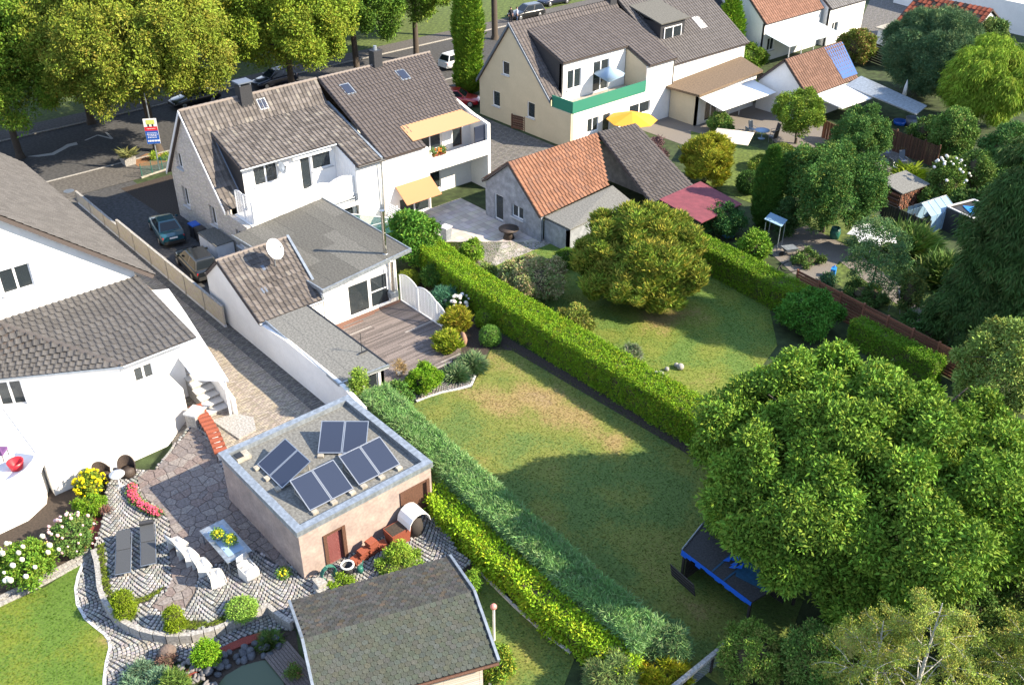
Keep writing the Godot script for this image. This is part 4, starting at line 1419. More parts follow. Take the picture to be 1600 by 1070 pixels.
# ---------------------------------------------------------------- big white house at the left edge
func white_house():
	var h := thing("house", "large white house with grey brown roofs at the left edge", "house")
	var tc := Color(0.15, 0.145, 0.145)
	var ez := -48.0
	var zb := -69.0
	var ex := 16.3
	var ey := 4.65
	var rx := 7.2
	var ry := 12.3
	var s := S()
	slab(s, Vector3(ex, ey, ez), Vector3(ex, ey, zb), Vector3(rx, ry, zb), Vector3(rx, ry, ez), 0.2)
	slab(s, Vector3(-1.9, ey, zb), Vector3(-1.9, ey, ez), Vector3(rx, ry, ez), Vector3(rx, ry, zb), 0.2)
	var roof := obj("roof", s, M.roof_under, h)
	tiles(roof, Vector3(ex, ey, ez), Vector3(ex, ey, zb), Vector3(rx, ry, zb), Vector3(rx, ry, ez), tc, 0.32, 0.4, 0.14)
	tiles(roof, Vector3(-1.9, ey, zb), Vector3(-1.9, ey, ez), Vector3(rx, ry, ez), Vector3(rx, ry, zb), tc, 0.32, 0.4, 0.14)
	gutter(roof, Vector3(ex + 0.06, ey - 0.05, ez), Vector3(ex + 0.06, ey - 0.05, zb), M.dark_metal)
	s = S()
	var hole := [Rect2(10.0, 5.95, 1.5, 1.3), Rect2(7.4, 5.95, 1.5, 1.3)]
	wall(s, Vector3(-1.0, 0, ez - 0.4), Vector3.RIGHT, Vector3.BACK, [Vector2(0, -0.1), Vector2(16.4, -0.1), Vector2(16.4, 5.1), Vector2(8.2, 12.0), Vector2(0, 5.1)], 0.3, hole)
	obj("gable_wall", s, M.white_wall, h)
	for q in hole: window(h, Vector3(-1.0, 0, ez - 0.4), Vector3.RIGHT, Vector3.BACK, q, 2)
	s = S()
	wall(s, Vector3(15.4, 0, zb + 0.4), Vector3.BACK, Vector3.RIGHT, [Vector2(0, -0.1), Vector2(19.88, -0.1), Vector2(19.88, 5.2), Vector2(0, 5.2)], 0.3, [Rect2(4, 1, 1.2, 1.3), Rect2(9, 1, 1.2, 1.3)])
	obj("side_wall", s, M.white_wall, h)
	for x in [4, 9]: window(h, Vector3(15.4, 0, zb + 0.4), Vector3.BACK, Vector3.RIGHT, Rect2(x, 1, 1.2, 1.3), 2)
	s = S()
	wall(s, Vector3(-1.0, 0, zb + 0.4), Vector3.RIGHT, Vector3.FORWARD, [Vector2(0, -0.1), Vector2(16.1, -0.1), Vector2(16.1, 5.1), Vector2(8.2, 12.0), Vector2(0, 5.1)], 0.3)
	obj("street_wall", s, M.white_wall, h)
	s = S()
	mm(s, Vector3(11.6, 6.5, -62.4), Vector3(13.0, 9.9, -61.2))
	var ch := obj("chimney", s, M.sill, roof)
	s = S()
	mm(s, Vector3(11.5, 9.9, -62.5), Vector3(13.1, 10.02, -61.1))
	obj("chimney_cap", s, M.zinc, ch)
	# garden wing: lean-to roof with a hipped left side
	var yt := 4.75
	var ye := 3.4
	var a := Vector3(12.0, ye, -42.6)
	var b := Vector3(15.9, ye, -42.7)
	var t1 := Vector3(15.5, yt, -48.28)
	var t0 := Vector3(8.2, yt, -48.28)
	var l := Vector3(5.4, ye, -46.5)
	var l0 := Vector3(5.4, yt - 0.9, -48.28)
	s = S()
	slab(s, a, b, t1, t0, 0.18)
	slab(s, l, a, t0, l0, 0.18)
	roof = obj("wing_roof", s, M.roof_under, h)
	tiles(roof, a, b, t1, t0, tc, 0.32, 0.4, 0.14)
	tiles(roof, l, a, t0, l0, tc, 0.32, 0.4, 0.14)
	gutter(roof, a + Vector3(0, -0.05, 0.06), b + Vector3(0, -0.05, 0.06))
	gutter(roof, l + Vector3(0, -0.05, 0.06), a + Vector3(0, -0.05, 0.06))
	s = S()
	hull2(s, [a + Vector3(-0.09, 0, 0), a + Vector3(0.09, 0, 0), a + Vector3(0.0, 0.2, 0)], [t0 + Vector3(-0.09, 0, 0), t0 + Vector3(0.09, 0, 0), t0 + Vector3(0, 0.2, 0)])
	obj("hip_tiles", s, M.ridge, roof)
	var o := Vector3(12.0, 0, -43.0)
	hole = [Rect2(0.55, 1.9, 1.0, 0.85)]
	s = S()
	wall(s, o, Vector3.RIGHT, Vector3.BACK, [Vector2(0, -0.1), Vector2(3.1, -0.1), Vector2(3.1, 3.3), Vector2(0, 3.3)], 0.25, hole)
	obj("wing_wall", s, M.white_wall, h)
	window(h, o, Vector3.RIGHT, Vector3.BACK, hole[0], 2)
	s = S()
	wall(s, Vector3(15.1, 0, -48.1), Vector3.BACK, Vector3.RIGHT, [Vector2(0, -0.1), Vector2(4.85, -0.1), Vector2(4.85, 3.3), Vector2(0, 4.5)], 0.25)
	obj("wing_wall", s, M.white_wall, h)
	var u := Vector3(12.0 - 5.5, 0, -43.0 + 46.6).normalized()
	o = Vector3(5.5, 0, -46.6)
	hole = [Rect2(1.6, 1.6, 1.2, 1.4)]
	s = S()
	wall(s, o, u, Vector3(-u.z, 0, u.x), [Vector2(0, -0.1), Vector2(7.4, -0.1), Vector2(7.4, 3.3), Vector2(0, 3.3)], 0.25, hole)
	obj("wing_wall", s, M.white_wall, h)
	window(h, o, u, Vector3(-u.z, 0, u.x), hole[0], 2)
	# raised white terrace in front of the wing, with a rounded balcony at its left end
	s = S()
	prism(s, [Vector2(6.9, -45.5), Vector2(12.1, -42.99), Vector2(14.2, -42.99), Vector2(14.2, -41.3), Vector2(12.4, -39.75), Vector2(6.9, -39.6)], -0.02, 1.75)
	obj("terrace_block", s, M.white_wall, h)
	s = S()
	prism(s, [Vector2(-2, -45.5), Vector2(6.89, -45.5), Vector2(6.89, -40.4), Vector2(6.4, -39.3), Vector2(5.4, -38.7), Vector2(-2, -38.3)], -0.02, 1.7)
	var bal := obj("balcony", s, M.white_wall, h)
	var arc := [Vector2(6.89, -40.6), Vector2(6.78, -39.9), Vector2(6.4, -39.3), Vector2(5.9, -38.88), Vector2(5.4, -38.7), Vector2(-2, -38.3)]
	for i in arc.size() - 1:
		s = S()
		var p: Vector2 = arc[i]
		var q: Vector2 = arc[i + 1]
		var e := (q - p).orthogonal().normalized() * 0.12
		hull2(s, [Vector3(p.x, 1.701, p.y), Vector3(q.x, 1.701, q.y), Vector3(q.x + e.x, 1.701, q.y + e.y), Vector3(p.x + e.x, 1.701, p.y + e.y)], [Vector3(p.x, 2.55, p.y), Vector3(q.x, 2.55, q.y), Vector3(q.x + e.x, 2.55, q.y + e.y), Vector3(p.x + e.x, 2.55, p.y + e.y)])
		obj("parapet", s, M.white_wall, bal)
	var bk := thing("red_tub", "bright red tub standing on the rounded white balcony", "tub", Vector3(5.9, 1.7, -40.4))
	s = S()
	lathe(s, Vector3.ZERO, [Vector2(0, 0.0), Vector2(0.26, 0.0), Vector2(0.36, 0.4), Vector2(0.33, 0.4), Vector2(0.24, 0.05), Vector2(0, 0.05)], 14)
	obj("shell", s, mat("red_plastic", L(0.6, 0.02, 0.03), 0.4), bk)
	var bc := thing("balcony_chair", "dark purple cushioned chair behind the red tub", "chair", Vector3(5.6, 1.7, -41.6), 2.4)
	s = S()
	box(s, Vector3(0, 0.4, 0), Vector3(0.55, 0.12, 0.55))
	obj("seat", s, mat("purple_cloth", L(0.12, 0.05, 0.16), 0.9), bc)
	s = S()
	box(s, Vector3(0, 0.75, -0.28), Vector3(0.55, 0.6, 0.1), Basis(Vector3.RIGHT, -0.2))
	obj("backrest", s, M.purple_cloth, bc)
	for q in [[-1, -1], [1, -1], [1, 1], [-1, 1]]:
		s = S()
		tube(s, Vector3(q[0] * 0.24, 0, q[1] * 0.24), Vector3(q[0] * 0.24, 0.36, q[1] * 0.24), 0.02, 0.02, 6)
		obj("leg", s, M.dark_metal, bc)
	# porch with outside stairs
	var p := thing("porch", "white roofed porch over the outside stairs of the white house", "porch")
	s = S()
	var pa := Vector3(15.35, 3.0, -50.2)
	var pr := [pa, Vector3(17.35, 2.9, -49.3), Vector3(17.0, 2.7, -46.5), Vector3(15.95, 2.3, -39.7), Vector3(14.75, 2.3, -40.9), Vector3(15.3, 2.6, -44.5)]
	var low := []
	for q in pr: low.append(q - Vector3.UP * 0.12)
	hull2(s, low, pr)
	obj("roof", s, M.white_plastic, p)
	for q in [[15.85, -40.0, 2.2], [16.9, -46.3, 2.58], [17.2, -49.2, 2.78]]:
		s = S()
		mm(s, Vector3(q[0] - 0.05, 0, q[1] - 0.05), Vector3(q[0] + 0.05, q[2], q[1] + 0.05))
		obj("post", s, M.white_plastic, p)
	var st := obj("stairs", S_steps(), M.stone_pale, p)
	for i in 8:
		s = S()
		mm(s, Vector3(14.95, 1.52 - i * 0.19, -43.9 + i * 0.42), Vector3(16.0, 1.56 - i * 0.19, -43.44 + i * 0.42))
		obj("step", s, M.sill, st)
	s = S()
	hull2(s, [Vector3(16.02, 0, -44.0), Vector3(16.2, 0, -44.0), Vector3(16.2, 2.4, -44.0), Vector3(16.02, 2.4, -44.0)], [Vector3(16.02, 0, -39.9), Vector3(16.2, 0, -39.9), Vector3(16.2, 0.95, -39.9), Vector3(16.02, 0.95, -39.9)])
	obj("balustrade", s, M.white_wall, p)
	s = S()
	prism(s, [Vector2(14.9, -40.15), Vector2(16.1, -39.9), Vector2(16.6, -39.0), Vector2(16.2, -38.0), Vector2(15.2, -37.9)], 0.01, 0.1)
	obj("landing", s, M.stone_pale, p)
	# garden wall with clay tile coping and a stone oven
	var gw := thing("tile_capped_wall", "low wall with red clay tile coping between stairs and garden building", "wall")
	var line := [Vector2(14.41, -40.80), Vector2(14.31, -39.54), Vector2(14.09, -38.10), Vector2(13.68, -36.50)]
	for i in line.size() - 1:
		var q0: Vector2 = line[i]
		var q1: Vector2 = line[i + 1]
		var dd := (q1 - q0).normalized()
		var ee := dd.orthogonal()
		s = S()
		box(s, Vector3((q0.x + q1.x) / 2, 0.42, (q0.y + q1.y) / 2), Vector3(0.3, 0.86, q0.distance_to(q1)), Basis(Vector3(ee.x, 0, ee.y), Vector3.UP, Vector3(ee.x, 0, ee.y).cross(Vector3.UP)))
		obj("masonry", s, M.white_wall, gw)
		for k in 4:
			var cc := q0.lerp(q1, (k + 0.5) / 4.0)
			s = S()
			tube(s, Vector3(cc.x - ee.x * 0.3, 0.86, cc.y - ee.y * 0.3), Vector3(cc.x + ee.x * 0.3, 0.88, cc.y + ee.y * 0.3), 0.15, 0.12, 8)
			obj("coping_tile", s, M.terracotta, gw)
	var ov := thing("stone_oven", "small grey stone garden oven with dark mouth by the tile capped wall", "garden oven", Vector3(14.05, 0.00, -39.97), 0.5)
	s = S()
	box(s, Vector3(0, 0.55, 0), Vector3(0.75, 1.1, 0.6))
	obj("body", s, M.stone_pale, ov)
	s = S()
	box(s, Vector3(0, 1.15, 0), Vector3(0.85, 0.1, 0.7))
	obj("top_slab", s, M.sill, ov)
	s = S()
	box(s, Vector3(0, 0.75, 0.3), Vector3(0.4, 0.35, 0.03))
	obj("mouth", s, M.dark_metal, ov)

func S_steps() -> SurfaceTool:
	var s := S()
	for i in 8: mm(s, Vector3(15.0, -0.02, -43.9 + i * 0.42), Vector3(16.0, 1.52 - i * 0.19, -43.482 + i * 0.42))
	return s

# ---------------------------------------------------------------- the neighbour under the same ridge
func attached_house():
	var h := thing("house", "white house with plain brown roof joined to the pale brick house", "house")
	var yr := 8.6
	var z0 := -60.56
	var k := 0.485
	var ye := yr - k * (60.56 - 53.0)
	var zt := -55.0
	var yt := yr - k * (60.56 - 55.0)
	var s := S()
	slab(s, Vector3(34.66, ye, -53.0), Vector3(38.2, ye, -53.0), Vector3(38.2, yt, zt), Vector3(34.66, yt, zt))
	slab(s, Vector3(34.66, yt, zt), Vector3(43.05, yt, zt), Vector3(44.4, yr, z0), Vector3(34.66, yr, z0))
	slab(s, Vector3(44.4, 3.3, -64.6), Vector3(34.66, 3.3, -64.6), Vector3(34.66, yr, z0), Vector3(44.4, yr, z0))
	var roof := obj("roof", s, M.roof_under, h)
	var tc := Color(0.155, 0.135, 0.13)
	tiles(roof, Vector3(34.7, ye, -53.0), Vector3(38.2, ye, -53.0), Vector3(38.2, yt, zt), Vector3(34.7, yt, zt), tc, 0.3, 0.36, 0.1)
	tiles(roof, Vector3(34.7, yt, zt), Vector3(43.05, yt, zt), Vector3(44.4, yr, z0), Vector3(34.7, yr, z0), tc, 0.3, 0.36, 0.1)
	tiles(roof, Vector3(44.4, 3.3, -64.6), Vector3(34.7, 3.3, -64.6), Vector3(34.7, yr, z0), Vector3(44.4, yr, z0), tc, 0.3, 0.36, 0.1)
	for i in 25:
		s = S()
		tube(s, Vector3(34.7 + i * 0.388, yr + 0.02, z0), Vector3(35.11 + i * 0.388, yr + 0.04, z0), 0.1, 0.115, 8)
		obj("ridge_tile", s, M.ridge, roof)
	for q in [[36.05, -59.05], [40.85, -59.1]]:
		var y: float = yr - k * (q[1] - z0)
		s = S()
		box(s, Vector3(q[0], y + 0.04, q[1]), Vector3(0.8, 0.14, 1.1), Basis(Vector3.RIGHT, 0.452))
		var f := obj("roof_light", s, M.zinc, roof)
		s = S()
		box(s, Vector3(q[0], y + 0.12, q[1] + 0.03), Vector3(0.62, 0.02, 0.9), Basis(Vector3.RIGHT, 0.452))
		obj("pane", s, M.solar_cell, f)
	s = S()
	mm(s, Vector3(39.2, 8.0, -60.9), Vector3(39.9, 9.7, -60.2))
	var ch := obj("chimney", s, M.slate, roof)
	s = S()
	tube(s, Vector3(39.55, 9.7, -60.55), Vector3(39.55, 10.0, -60.55), 0.16, 0.13, 8)
	obj("chimney_pot", s, M.zinc, ch)
	# walls
	var o := Vector3(34.7, 0, -53.25)
	var hole := [Rect2(1.2, 0.1, 2.6, 1.4)]
	s = S()
	wall(s, o, Vector3.RIGHT, Vector3.BACK, [Vector2(0, -0.1), Vector2(3.9, -0.1), Vector2(3.9, 4.7), Vector2(0, 4.7)], 0.25, hole)
	obj("garden_wall", s, M.white_wall, h)
	window(h, o, Vector3.RIGHT, Vector3.BACK, hole[0], 2, "terrace_door", M.white_plastic, 0.12, false)
	s = S()
	wall(s, Vector3(44.2, 0, -64.3), Vector3.BACK, Vector3.RIGHT, [Vector2(0, -0.1), Vector2(0, 3.4), Vector2(3.74, yr - 0.2), Vector2(6.5, 6.2), Vector2(9.3, 5.4), Vector2(11.05, 5.1), Vector2(11.05, -0.1)], 0.25)
	obj("side_wall", s, M.white_wall, h)
	s = S()
	wall(s, Vector3(34.7, 0, -64.3), Vector3.RIGHT, Vector3.FORWARD, [Vector2(0, -0.1), Vector2(9.2, -0.1), Vector2(9.2, 3.4), Vector2(0, 3.4)], 0.25)
	obj("street_wall", s, M.white_wall, h)
	hole = [Rect2(0.6, 0.3, 1.9, 1.8), Rect2(3.7, 3.15, 0.9, 2.0), Rect2(0.7, 3.4, 2.0, 1.4)]
	o = Vector3(38.6, 0, -55.3)
	s = S()
	wall(s, o, Vector3.RIGHT, Vector3.BACK, [Vector2(0, -0.1), Vector2(5.35, -0.1), Vector2(5.35, 5.2), Vector2(4.4, 5.8), Vector2(0, 5.8)], 0.25, hole)
	obj("recessed_wall", s, M.white_wall, h)
	window(h, o, Vector3.RIGHT, Vector3.BACK, hole[0], 2, "terrace_door", M.white_plastic, 0.12, false)
	window(h, o, Vector3.RIGHT, Vector3.BACK, hole[1], 1, "balcony_door", M.brown_wood, 0.12, false)
	window(h, o, Vector3.RIGHT, Vector3.BACK, hole[2], 2)
	s = S()
	mm(s, Vector3(38.61, 2.8, -55.29), Vector3(43.94, 3.0, -53.2))
	var bal := obj("balcony", s, M.white_wall, h)
	s = S()
	mm(s, Vector3(38.61, 3.001, -53.32), Vector3(43.94, 3.9, -53.2))
	obj("parapet", s, M.white_wall, bal)
	s = S()
	slab(s, Vector3(37.5, 5.35, -53.5), Vector3(43.5, 5.4, -53.5), Vector3(42.9, 6.0, -55.0), Vector3(37.5, 6.0, -55.0), 0.04)
	obj("awning", s, M.apricot_cloth, h)
	s = S()
	slab(s, Vector3(35.6, 1.65, -51.9), Vector3(38.6, 1.65, -51.9), Vector3(38.6, 2.6, -53.2), Vector3(35.6, 2.6, -53.2), 0.04)
	obj("awning", s, M.orange_cloth, h)
	s = S()
	mm(s, Vector3(42.95, 3.1, -53.6), Vector3(43.9, 5.0, -53.5))
	obj("blue_panel", s, M.solar_cell, h)
	var bx := thing("planter_box", "balcony planter with orange flowers on the white parapet", "planter", Vector3(39.5, 3.9, -53.26))
	s = S()
	box(s, Vector3(0, 0.1, 0), Vector3(1.1, 0.2, 0.22))
	obj("box", s, M.terracotta, bx)
	crown(bx, Vector3(0, 0.3, 0), Vector3(0.55, 0.2, 0.2), 3, 0.15, 40, "fine", 1.2, Color(0.09, 0.15, 0.03), Color(0, 0, 0), 0.0, "foliage")
	blossoms(bx, Vector3(0, 0.32, 0), Vector3(0.55, 0.22, 0.22), 18, 0.06, Color(0.7, 0.22, 0.05))

# ---------------------------------------------------------------- yellow house
func yellow_house():
	var h := thing("house", "yellow gabled house with green balcony and white garden front", "house")
	var xa := 54.2
	var xb := 66.5
	var yr := 8.75
	var z0 := -62.6
	var tc := Color(0.175, 0.155, 0.15)
	var s := S()
	var o := Vector3(xa, 0, -66.7)
	var holes := [Rect2(3.1, 4.3, 0.9, 1.15), Rect2(1.8, 1.25, 0.95, 1.35), Rect2(6.3, 1.4, 0.95, 1.35)]
	wall(s, o, Vector3.BACK, Vector3.LEFT, [Vector2(0, -0.1), Vector2(0, 3.2), Vector2(4.1, yr - 0.15), Vector2(9.1, 3.6), Vector2(9.1, 3.0), Vector2(11.6, 3.0), Vector2(11.6, -0.1)], 0.3, holes)
	obj("gable_wall", s, M.yellow_wall, h)
	for q in holes: window(h, o, Vector3.BACK, Vector3.LEFT, q, 1, "window", M.white_plastic, 0.1)
	s = S()
	slab(s, Vector3(xb, 3.1, -66.9), Vector3(xa - 0.15, 3.1, -66.9), Vector3(xa - 0.15, yr, z0), Vector3(xb, yr, z0))
	slab(s, Vector3(xa - 0.15, 3.6, -57.5), Vector3(xa + 1.2, 3.6, -57.5), Vector3(xa + 1.2, yr, z0), Vector3(xa - 0.15, yr, z0))
	slab(s, Vector3(xa + 1.2, 8.1, -62.0), Vector3(xb, 8.1, -62.0), Vector3(xb, yr, z0), Vector3(xa + 1.2, yr, z0))
	slab(s, Vector3(xa + 1.2, 6.35, -57.4), Vector3(63.0, 6.35, -57.4), Vector3(63.0, 8.1, -62.0), Vector3(xa + 1.2, 8.1, -62.0))
	slab(s, Vector3(63.01, 5.25, -54.8), Vector3(xb, 5.25, -54.8), Vector3(xb, 8.1, -62.0), Vector3(63.01, 8.1, -62.0))
	var roof := obj("roof", s, M.roof_under, h)
	tiles(roof, Vector3(xb, 3.1, -66.9), Vector3(xa - 0.15, 3.1, -66.9), Vector3(xa - 0.15, yr, z0), Vector3(xb, yr, z0), tc, 0.32, 0.38, 0.12)
	tiles(roof, Vector3(xa - 0.15, 3.6, -57.5), Vector3(xa + 1.2, 3.6, -57.5), Vector3(xa + 1.2, yr, z0), Vector3(xa - 0.15, yr, z0), tc, 0.32, 0.38, 0.12)
	tiles(roof, Vector3(xa + 1.2, 8.1, -62.0), Vector3(xb, 8.1, -62.0), Vector3(xb, yr, z0), Vector3(xa + 1.2, yr, z0), tc, 0.32, 0.38, 0.12)
	tiles(roof, Vector3(xa + 1.2, 6.35, -57.4), Vector3(63.0, 6.35, -57.4), Vector3(63.0, 8.1, -62.0), Vector3(xa + 1.2, 8.1, -62.0), tc, 0.32, 0.38, 0.12)
	tiles(roof, Vector3(63.01, 5.25, -54.8), Vector3(xb, 5.25, -54.8), Vector3(xb, 8.1, -62.0), Vector3(63.01, 8.1, -62.0), tc, 0.32, 0.38, 0.12)
	for q in [[Vector3(xa - 0.18, 3.05, -66.95), Vector3(xa - 0.18, yr, z0)], [Vector3(xa - 0.18, yr, z0), Vector3(xa - 0.18, 3.55, -57.45)]]:
		s = S()
		hull2(s, [q[0] + Vector3(-0.04, -0.2, 0), q[0] + Vector3(0.04, -0.2, 0), q[0] + Vector3(0.04, 0.06, 0), q[0] + Vector3(-0.04, 0.06, 0)], [q[1] + Vector3(-0.04, -0.2, 0), q[1] + Vector3(0.04, -0.2, 0), q[1] + Vector3(0.04, 0.06, 0), q[1] + Vector3(-0.04, 0.06, 0)])
		obj("bargeboard", s, M.lead, roof)
	s = S()
	wall(s, Vector3(xa + 1.25, 0, -62.0), Vector3.BACK, Vector3.LEFT, [Vector2(0.05, 7.9), Vector2(4.4, 6.3), Vector2(4.4, 3.5)], 0.15)
	obj("dormer_cheek", s, M.slate, h)
	holes = [Rect2(0.7, 3.9, 1.6, 1.6), Rect2(3.7, 3.05, 1.9, 2.6)]
	o = Vector3(xa + 1.25, 0, -57.65)
	s = S()
	wall(s, o, Vector3.RIGHT, Vector3.BACK, [Vector2(0, 2.9), Vector2(7.55, 2.9), Vector2(7.55, 6.2), Vector2(0, 6.2)], 0.25, holes)
	obj("dormer_wall", s, M.white_wall, h)
	for q in holes: window(h, o, Vector3.RIGHT, Vector3.BACK, q, 2, "window", M.white_plastic, 0.12)
	holes = [Rect2(1.6, 0.9, 1.3, 1.2), Rect2(3.4, 0.1, 0.9, 2.0), Rect2(6.6, 1.1, 2.6, 1.0)]
	o = Vector3(xa + 0.31, 0, -55.1)
	s = S()
	wall(s, o, Vector3.RIGHT, Vector3.BACK, [Vector2(0, -0.1), Vector2(12.0, -0.1), Vector2(12.0, 5.1), Vector2(8.5, 5.1), Vector2(8.5, 2.99), Vector2(0, 2.99)], 0.25, holes)
	obj("garden_wall", s, M.white_wall, h)
	for q in holes: window(h, o, Vector3.RIGHT, Vector3.BACK, q, 2 if q.size.x > 1 else 1, "window", M.white_plastic, 0.12, false)
	s = S()
	wall(s, Vector3(63.0, 0, -57.6), Vector3.BACK, Vector3.LEFT, [Vector2(0, 3.0), Vector2(2.4, 3.0), Vector2(2.4, 5.1), Vector2(0, 6.1)], 0.2)
	wall(s, Vector3(xb, 0, -66.7), Vector3.BACK, Vector3.RIGHT, [Vector2(0, -0.1), Vector2(0, 3.0), Vector2(4.1, yr - 0.2), Vector2(4.7, 7.9), Vector2(11.6, 5.05), Vector2(11.6, -0.1)], 0.15)
	obj("wing_wall", s, M.yellow_wall, h)
	s = S()
	mm(s, Vector3(xa + 0.31, 2.8, -57.6), Vector3(62.9, 3.02, -55.36))
	var bal := obj("balcony", s, M.concrete, h)
	for q in [[Vector3(xa + 0.1, 3.0, -55.12), Vector3(62.9, 3.95, -55.04)], [Vector3(xa + 0.1, 3.0, -57.5), Vector3(xa + 0.18, 3.95, -55.14)]]:
		s = S()
		mm(s, q[0], q[1])
		obj("green_screen", s, M.green_cloth, bal)
	var pl := thing("blue_sunshade", "folded blue sunshade in the balcony recess of the yellow house", "sunshade", Vector3(60.0, 3.02, -56.6))
	s = S()
	lathe(s, Vector3.ZERO, [Vector2(0.02, 0.0), Vector2(0.02, 1.0), Vector2(1.3, 1.75), Vector2(0.05, 2.35), Vector2(0.0, 2.4)], 10)
	obj("canopy", s, mat("pale_blue_cloth", L(0.25, 0.36, 0.5), 0.9), pl)
	# neighbour beyond, same street line
	h = thing("house", "grey roofed house joined to the right of the yellow house", "house")
	s = S()
	slab(s, Vector3(66.65, 4.4, -55.5), Vector3(77.5, 4.4, -55.5), Vector3(77.5, yr + 0.1, z0), Vector3(66.65, yr + 0.1, z0))
	slab(s, Vector3(77.5, 3.1, -66.9), Vector3(66.65, 3.1, -66.9), Vector3(66.65, yr + 0.1, z0), Vector3(77.5, yr + 0.1, z0))
	roof = obj("roof", s, M.roof_under, h)
	tiles(roof, Vector3(66.65, 4.4, -55.5), Vector3(77.5, 4.4, -55.5), Vector3(77.5, yr + 0.1, z0), Vector3(66.65, yr + 0.1, z0), Color(0.19, 0.175, 0.17), 0.32, 0.4, 0.1)
	tiles(roof, Vector3(77.5, 3.1, -66.9), Vector3(66.65, 3.1, -66.9), Vector3(66.65, yr + 0.1, z0), Vector3(77.5, yr + 0.1, z0), Color(0.19, 0.175, 0.17), 0.32, 0.4, 0.1)
	s = S()
	wall(s, Vector3(66.8, 0, -55.8), Vector3.RIGHT, Vector3.BACK, [Vector2(0, -0.1), Vector2(10.5, -0.1), Vector2(10.5, 4.3), Vector2(0, 4.3)], 0.25, [Rect2(1, 1, 1.6, 1.4), Rect2(5, 1, 1.6, 1.4)])
	obj("garden_wall", s, M.white_wall, h)
	for x in [1, 5]: window(h, Vector3(66.8, 0, -55.8), Vector3.RIGHT, Vector3.BACK, Rect2(x, 1, 1.6, 1.4), 2)
	s = S()
	wall(s, Vector3(77.3, 0, -66.7), Vector3.BACK, Vector3.RIGHT, [Vector2(0, -0.1), Vector2(0, 3.1), Vector2(4.1, yr - 0.1), Vector2(10.9, 4.4), Vector2(10.9, -0.1)], 0.25)
	obj("gable_wall", s, M.white_wall, h)
	# its dormer
	s = S()
	mm(s, Vector3(67.6, 5.0, -61.0), Vector3(70.8, 7.35, -57.9))
	var dm := obj("dormer", s, M.slate, h)
	s = S()
	slab(s, Vector3(67.3, 7.4, -57.6), Vector3(71.1, 7.4, -57.6), Vector3(71.1, 8.35, -61.8), Vector3(67.3, 8.35, -61.8), 0.1)
	obj("dormer_roof", s, M.felt, dm)
	window(dm, Vector3(67.6, 0, -57.8), Vector3.RIGHT, Vector3.BACK, Rect2(0.4, 5.6, 2.3, 1.3), 2, "window", M.white_plastic, 0.02, false)
	s = S()
	box(s, Vector3(73.6, 6.3, -58.5), Vector3(0.9, 0.15, 1.4), Basis(Vector3.RIGHT, 0.55))
	obj("roof_light", s, M.white_plastic, roof)
	s = S()
	mm(s, Vector3(65.6, 8.0, -63.0), Vector3(66.4, 10.0, -62.2))
	var c2 := obj("chimney", s, M.slate, roof)
	s = S()
	mm(s, Vector3(65.5, 10.0, -63.1), Vector3(66.5, 10.1, -62.1))
	obj("chimney_cap", s, M.zinc, c2)
	# flat roofed annex
	h = thing("annex", "low white annex with brown flat roof behind the yellow house", "annex")
	s = S()
	slab(s, Vector3(65.6, 2.9, -55.4), Vector3(76.6, 3.3, -55.6), Vector3(74.6, 3.3, -51.6), Vector3(65.9, 2.9, -51.6), 0.2)
	roof = obj("roof", s, mat("brown_felt", L(0.23, 0.16, 0.1), 0.92, M.felt.albedo_texture, 0.4), h)
	s = S()
	wall(s, Vector3(66.2, 0, -52.0), Vector3.RIGHT, Vector3.BACK, [Vector2(0, -0.1), Vector2(8.1, -0.1), Vector2(8.1, 3.0), Vector2(0, 2.7)], 0.2, [Rect2(1.2, 0.1, 1.7, 2.0), Rect2(4.6, 0.9, 1.8, 1.1)])
	obj("front_wall", s, M.white_wall, h)
	window(h, Vector3(66.2, 0, -52.0), Vector3.RIGHT, Vector3.BACK, Rect2(1.2, 0.1, 1.7, 2.0), 2, "patio_door", M.white_plastic, 0.1, false)
	window(h, Vector3(66.2, 0, -52.0), Vector3.RIGHT, Vector3.BACK, Rect2(4.6, 0.9, 1.8, 1.1), 2)
	s = S()
	wall(s, Vector3(66.2, 0, -55.0), Vector3.BACK, Vector3.LEFT, [Vector2(0, -0.1), Vector2(3.0, -0.1), Vector2(3.0, 2.7), Vector2(0, 2.7)], 0.2)
	obj("side_wall", s, M.yellow_wall, h)
	s = S()
	slab(s, Vector3(66.2, 2.1, -49.2), Vector3(73.6, 2.1, -49.2), Vector3(73.6, 2.6, -51.9), Vector3(66.2, 2.6, -51.9), 0.05)
	obj("awning", s, M.white_cloth, h)
	var ps := thing("parasol", "big yellow and orange parasol beside the white garden front", "parasol", Vector3(59.17, 0.00, -53.02))
	s = S()
	tube(s, Vector3.ZERO, Vector3(0, 2.3, 0), 0.035, 0.035, 8)
	obj("pole", s, M.brown_wood, ps)
	for k in 8:
		s = S()
		var a0 := TAU * k / 8
		var a1 := TAU * (k + 1) / 8
		var e0 := Vector3(cos(a0) * 2.1, 1.95, sin(a0) * 2.1)
		var e1 := Vector3(cos(a1) * 2.1, 1.95, sin(a1) * 2.1)
		hull2(s, [Vector3(0, 2.55, 0), e0, e1], [Vector3(0, 2.57, 0), e0 + Vector3.UP * 0.02, e1 + Vector3.UP * 0.02])
		obj("canopy_panel", s, M.yellow_cloth if k % 2 == 0 else mat("amber_cloth", L(0.72, 0.3, 0.03), 0.85), ps)

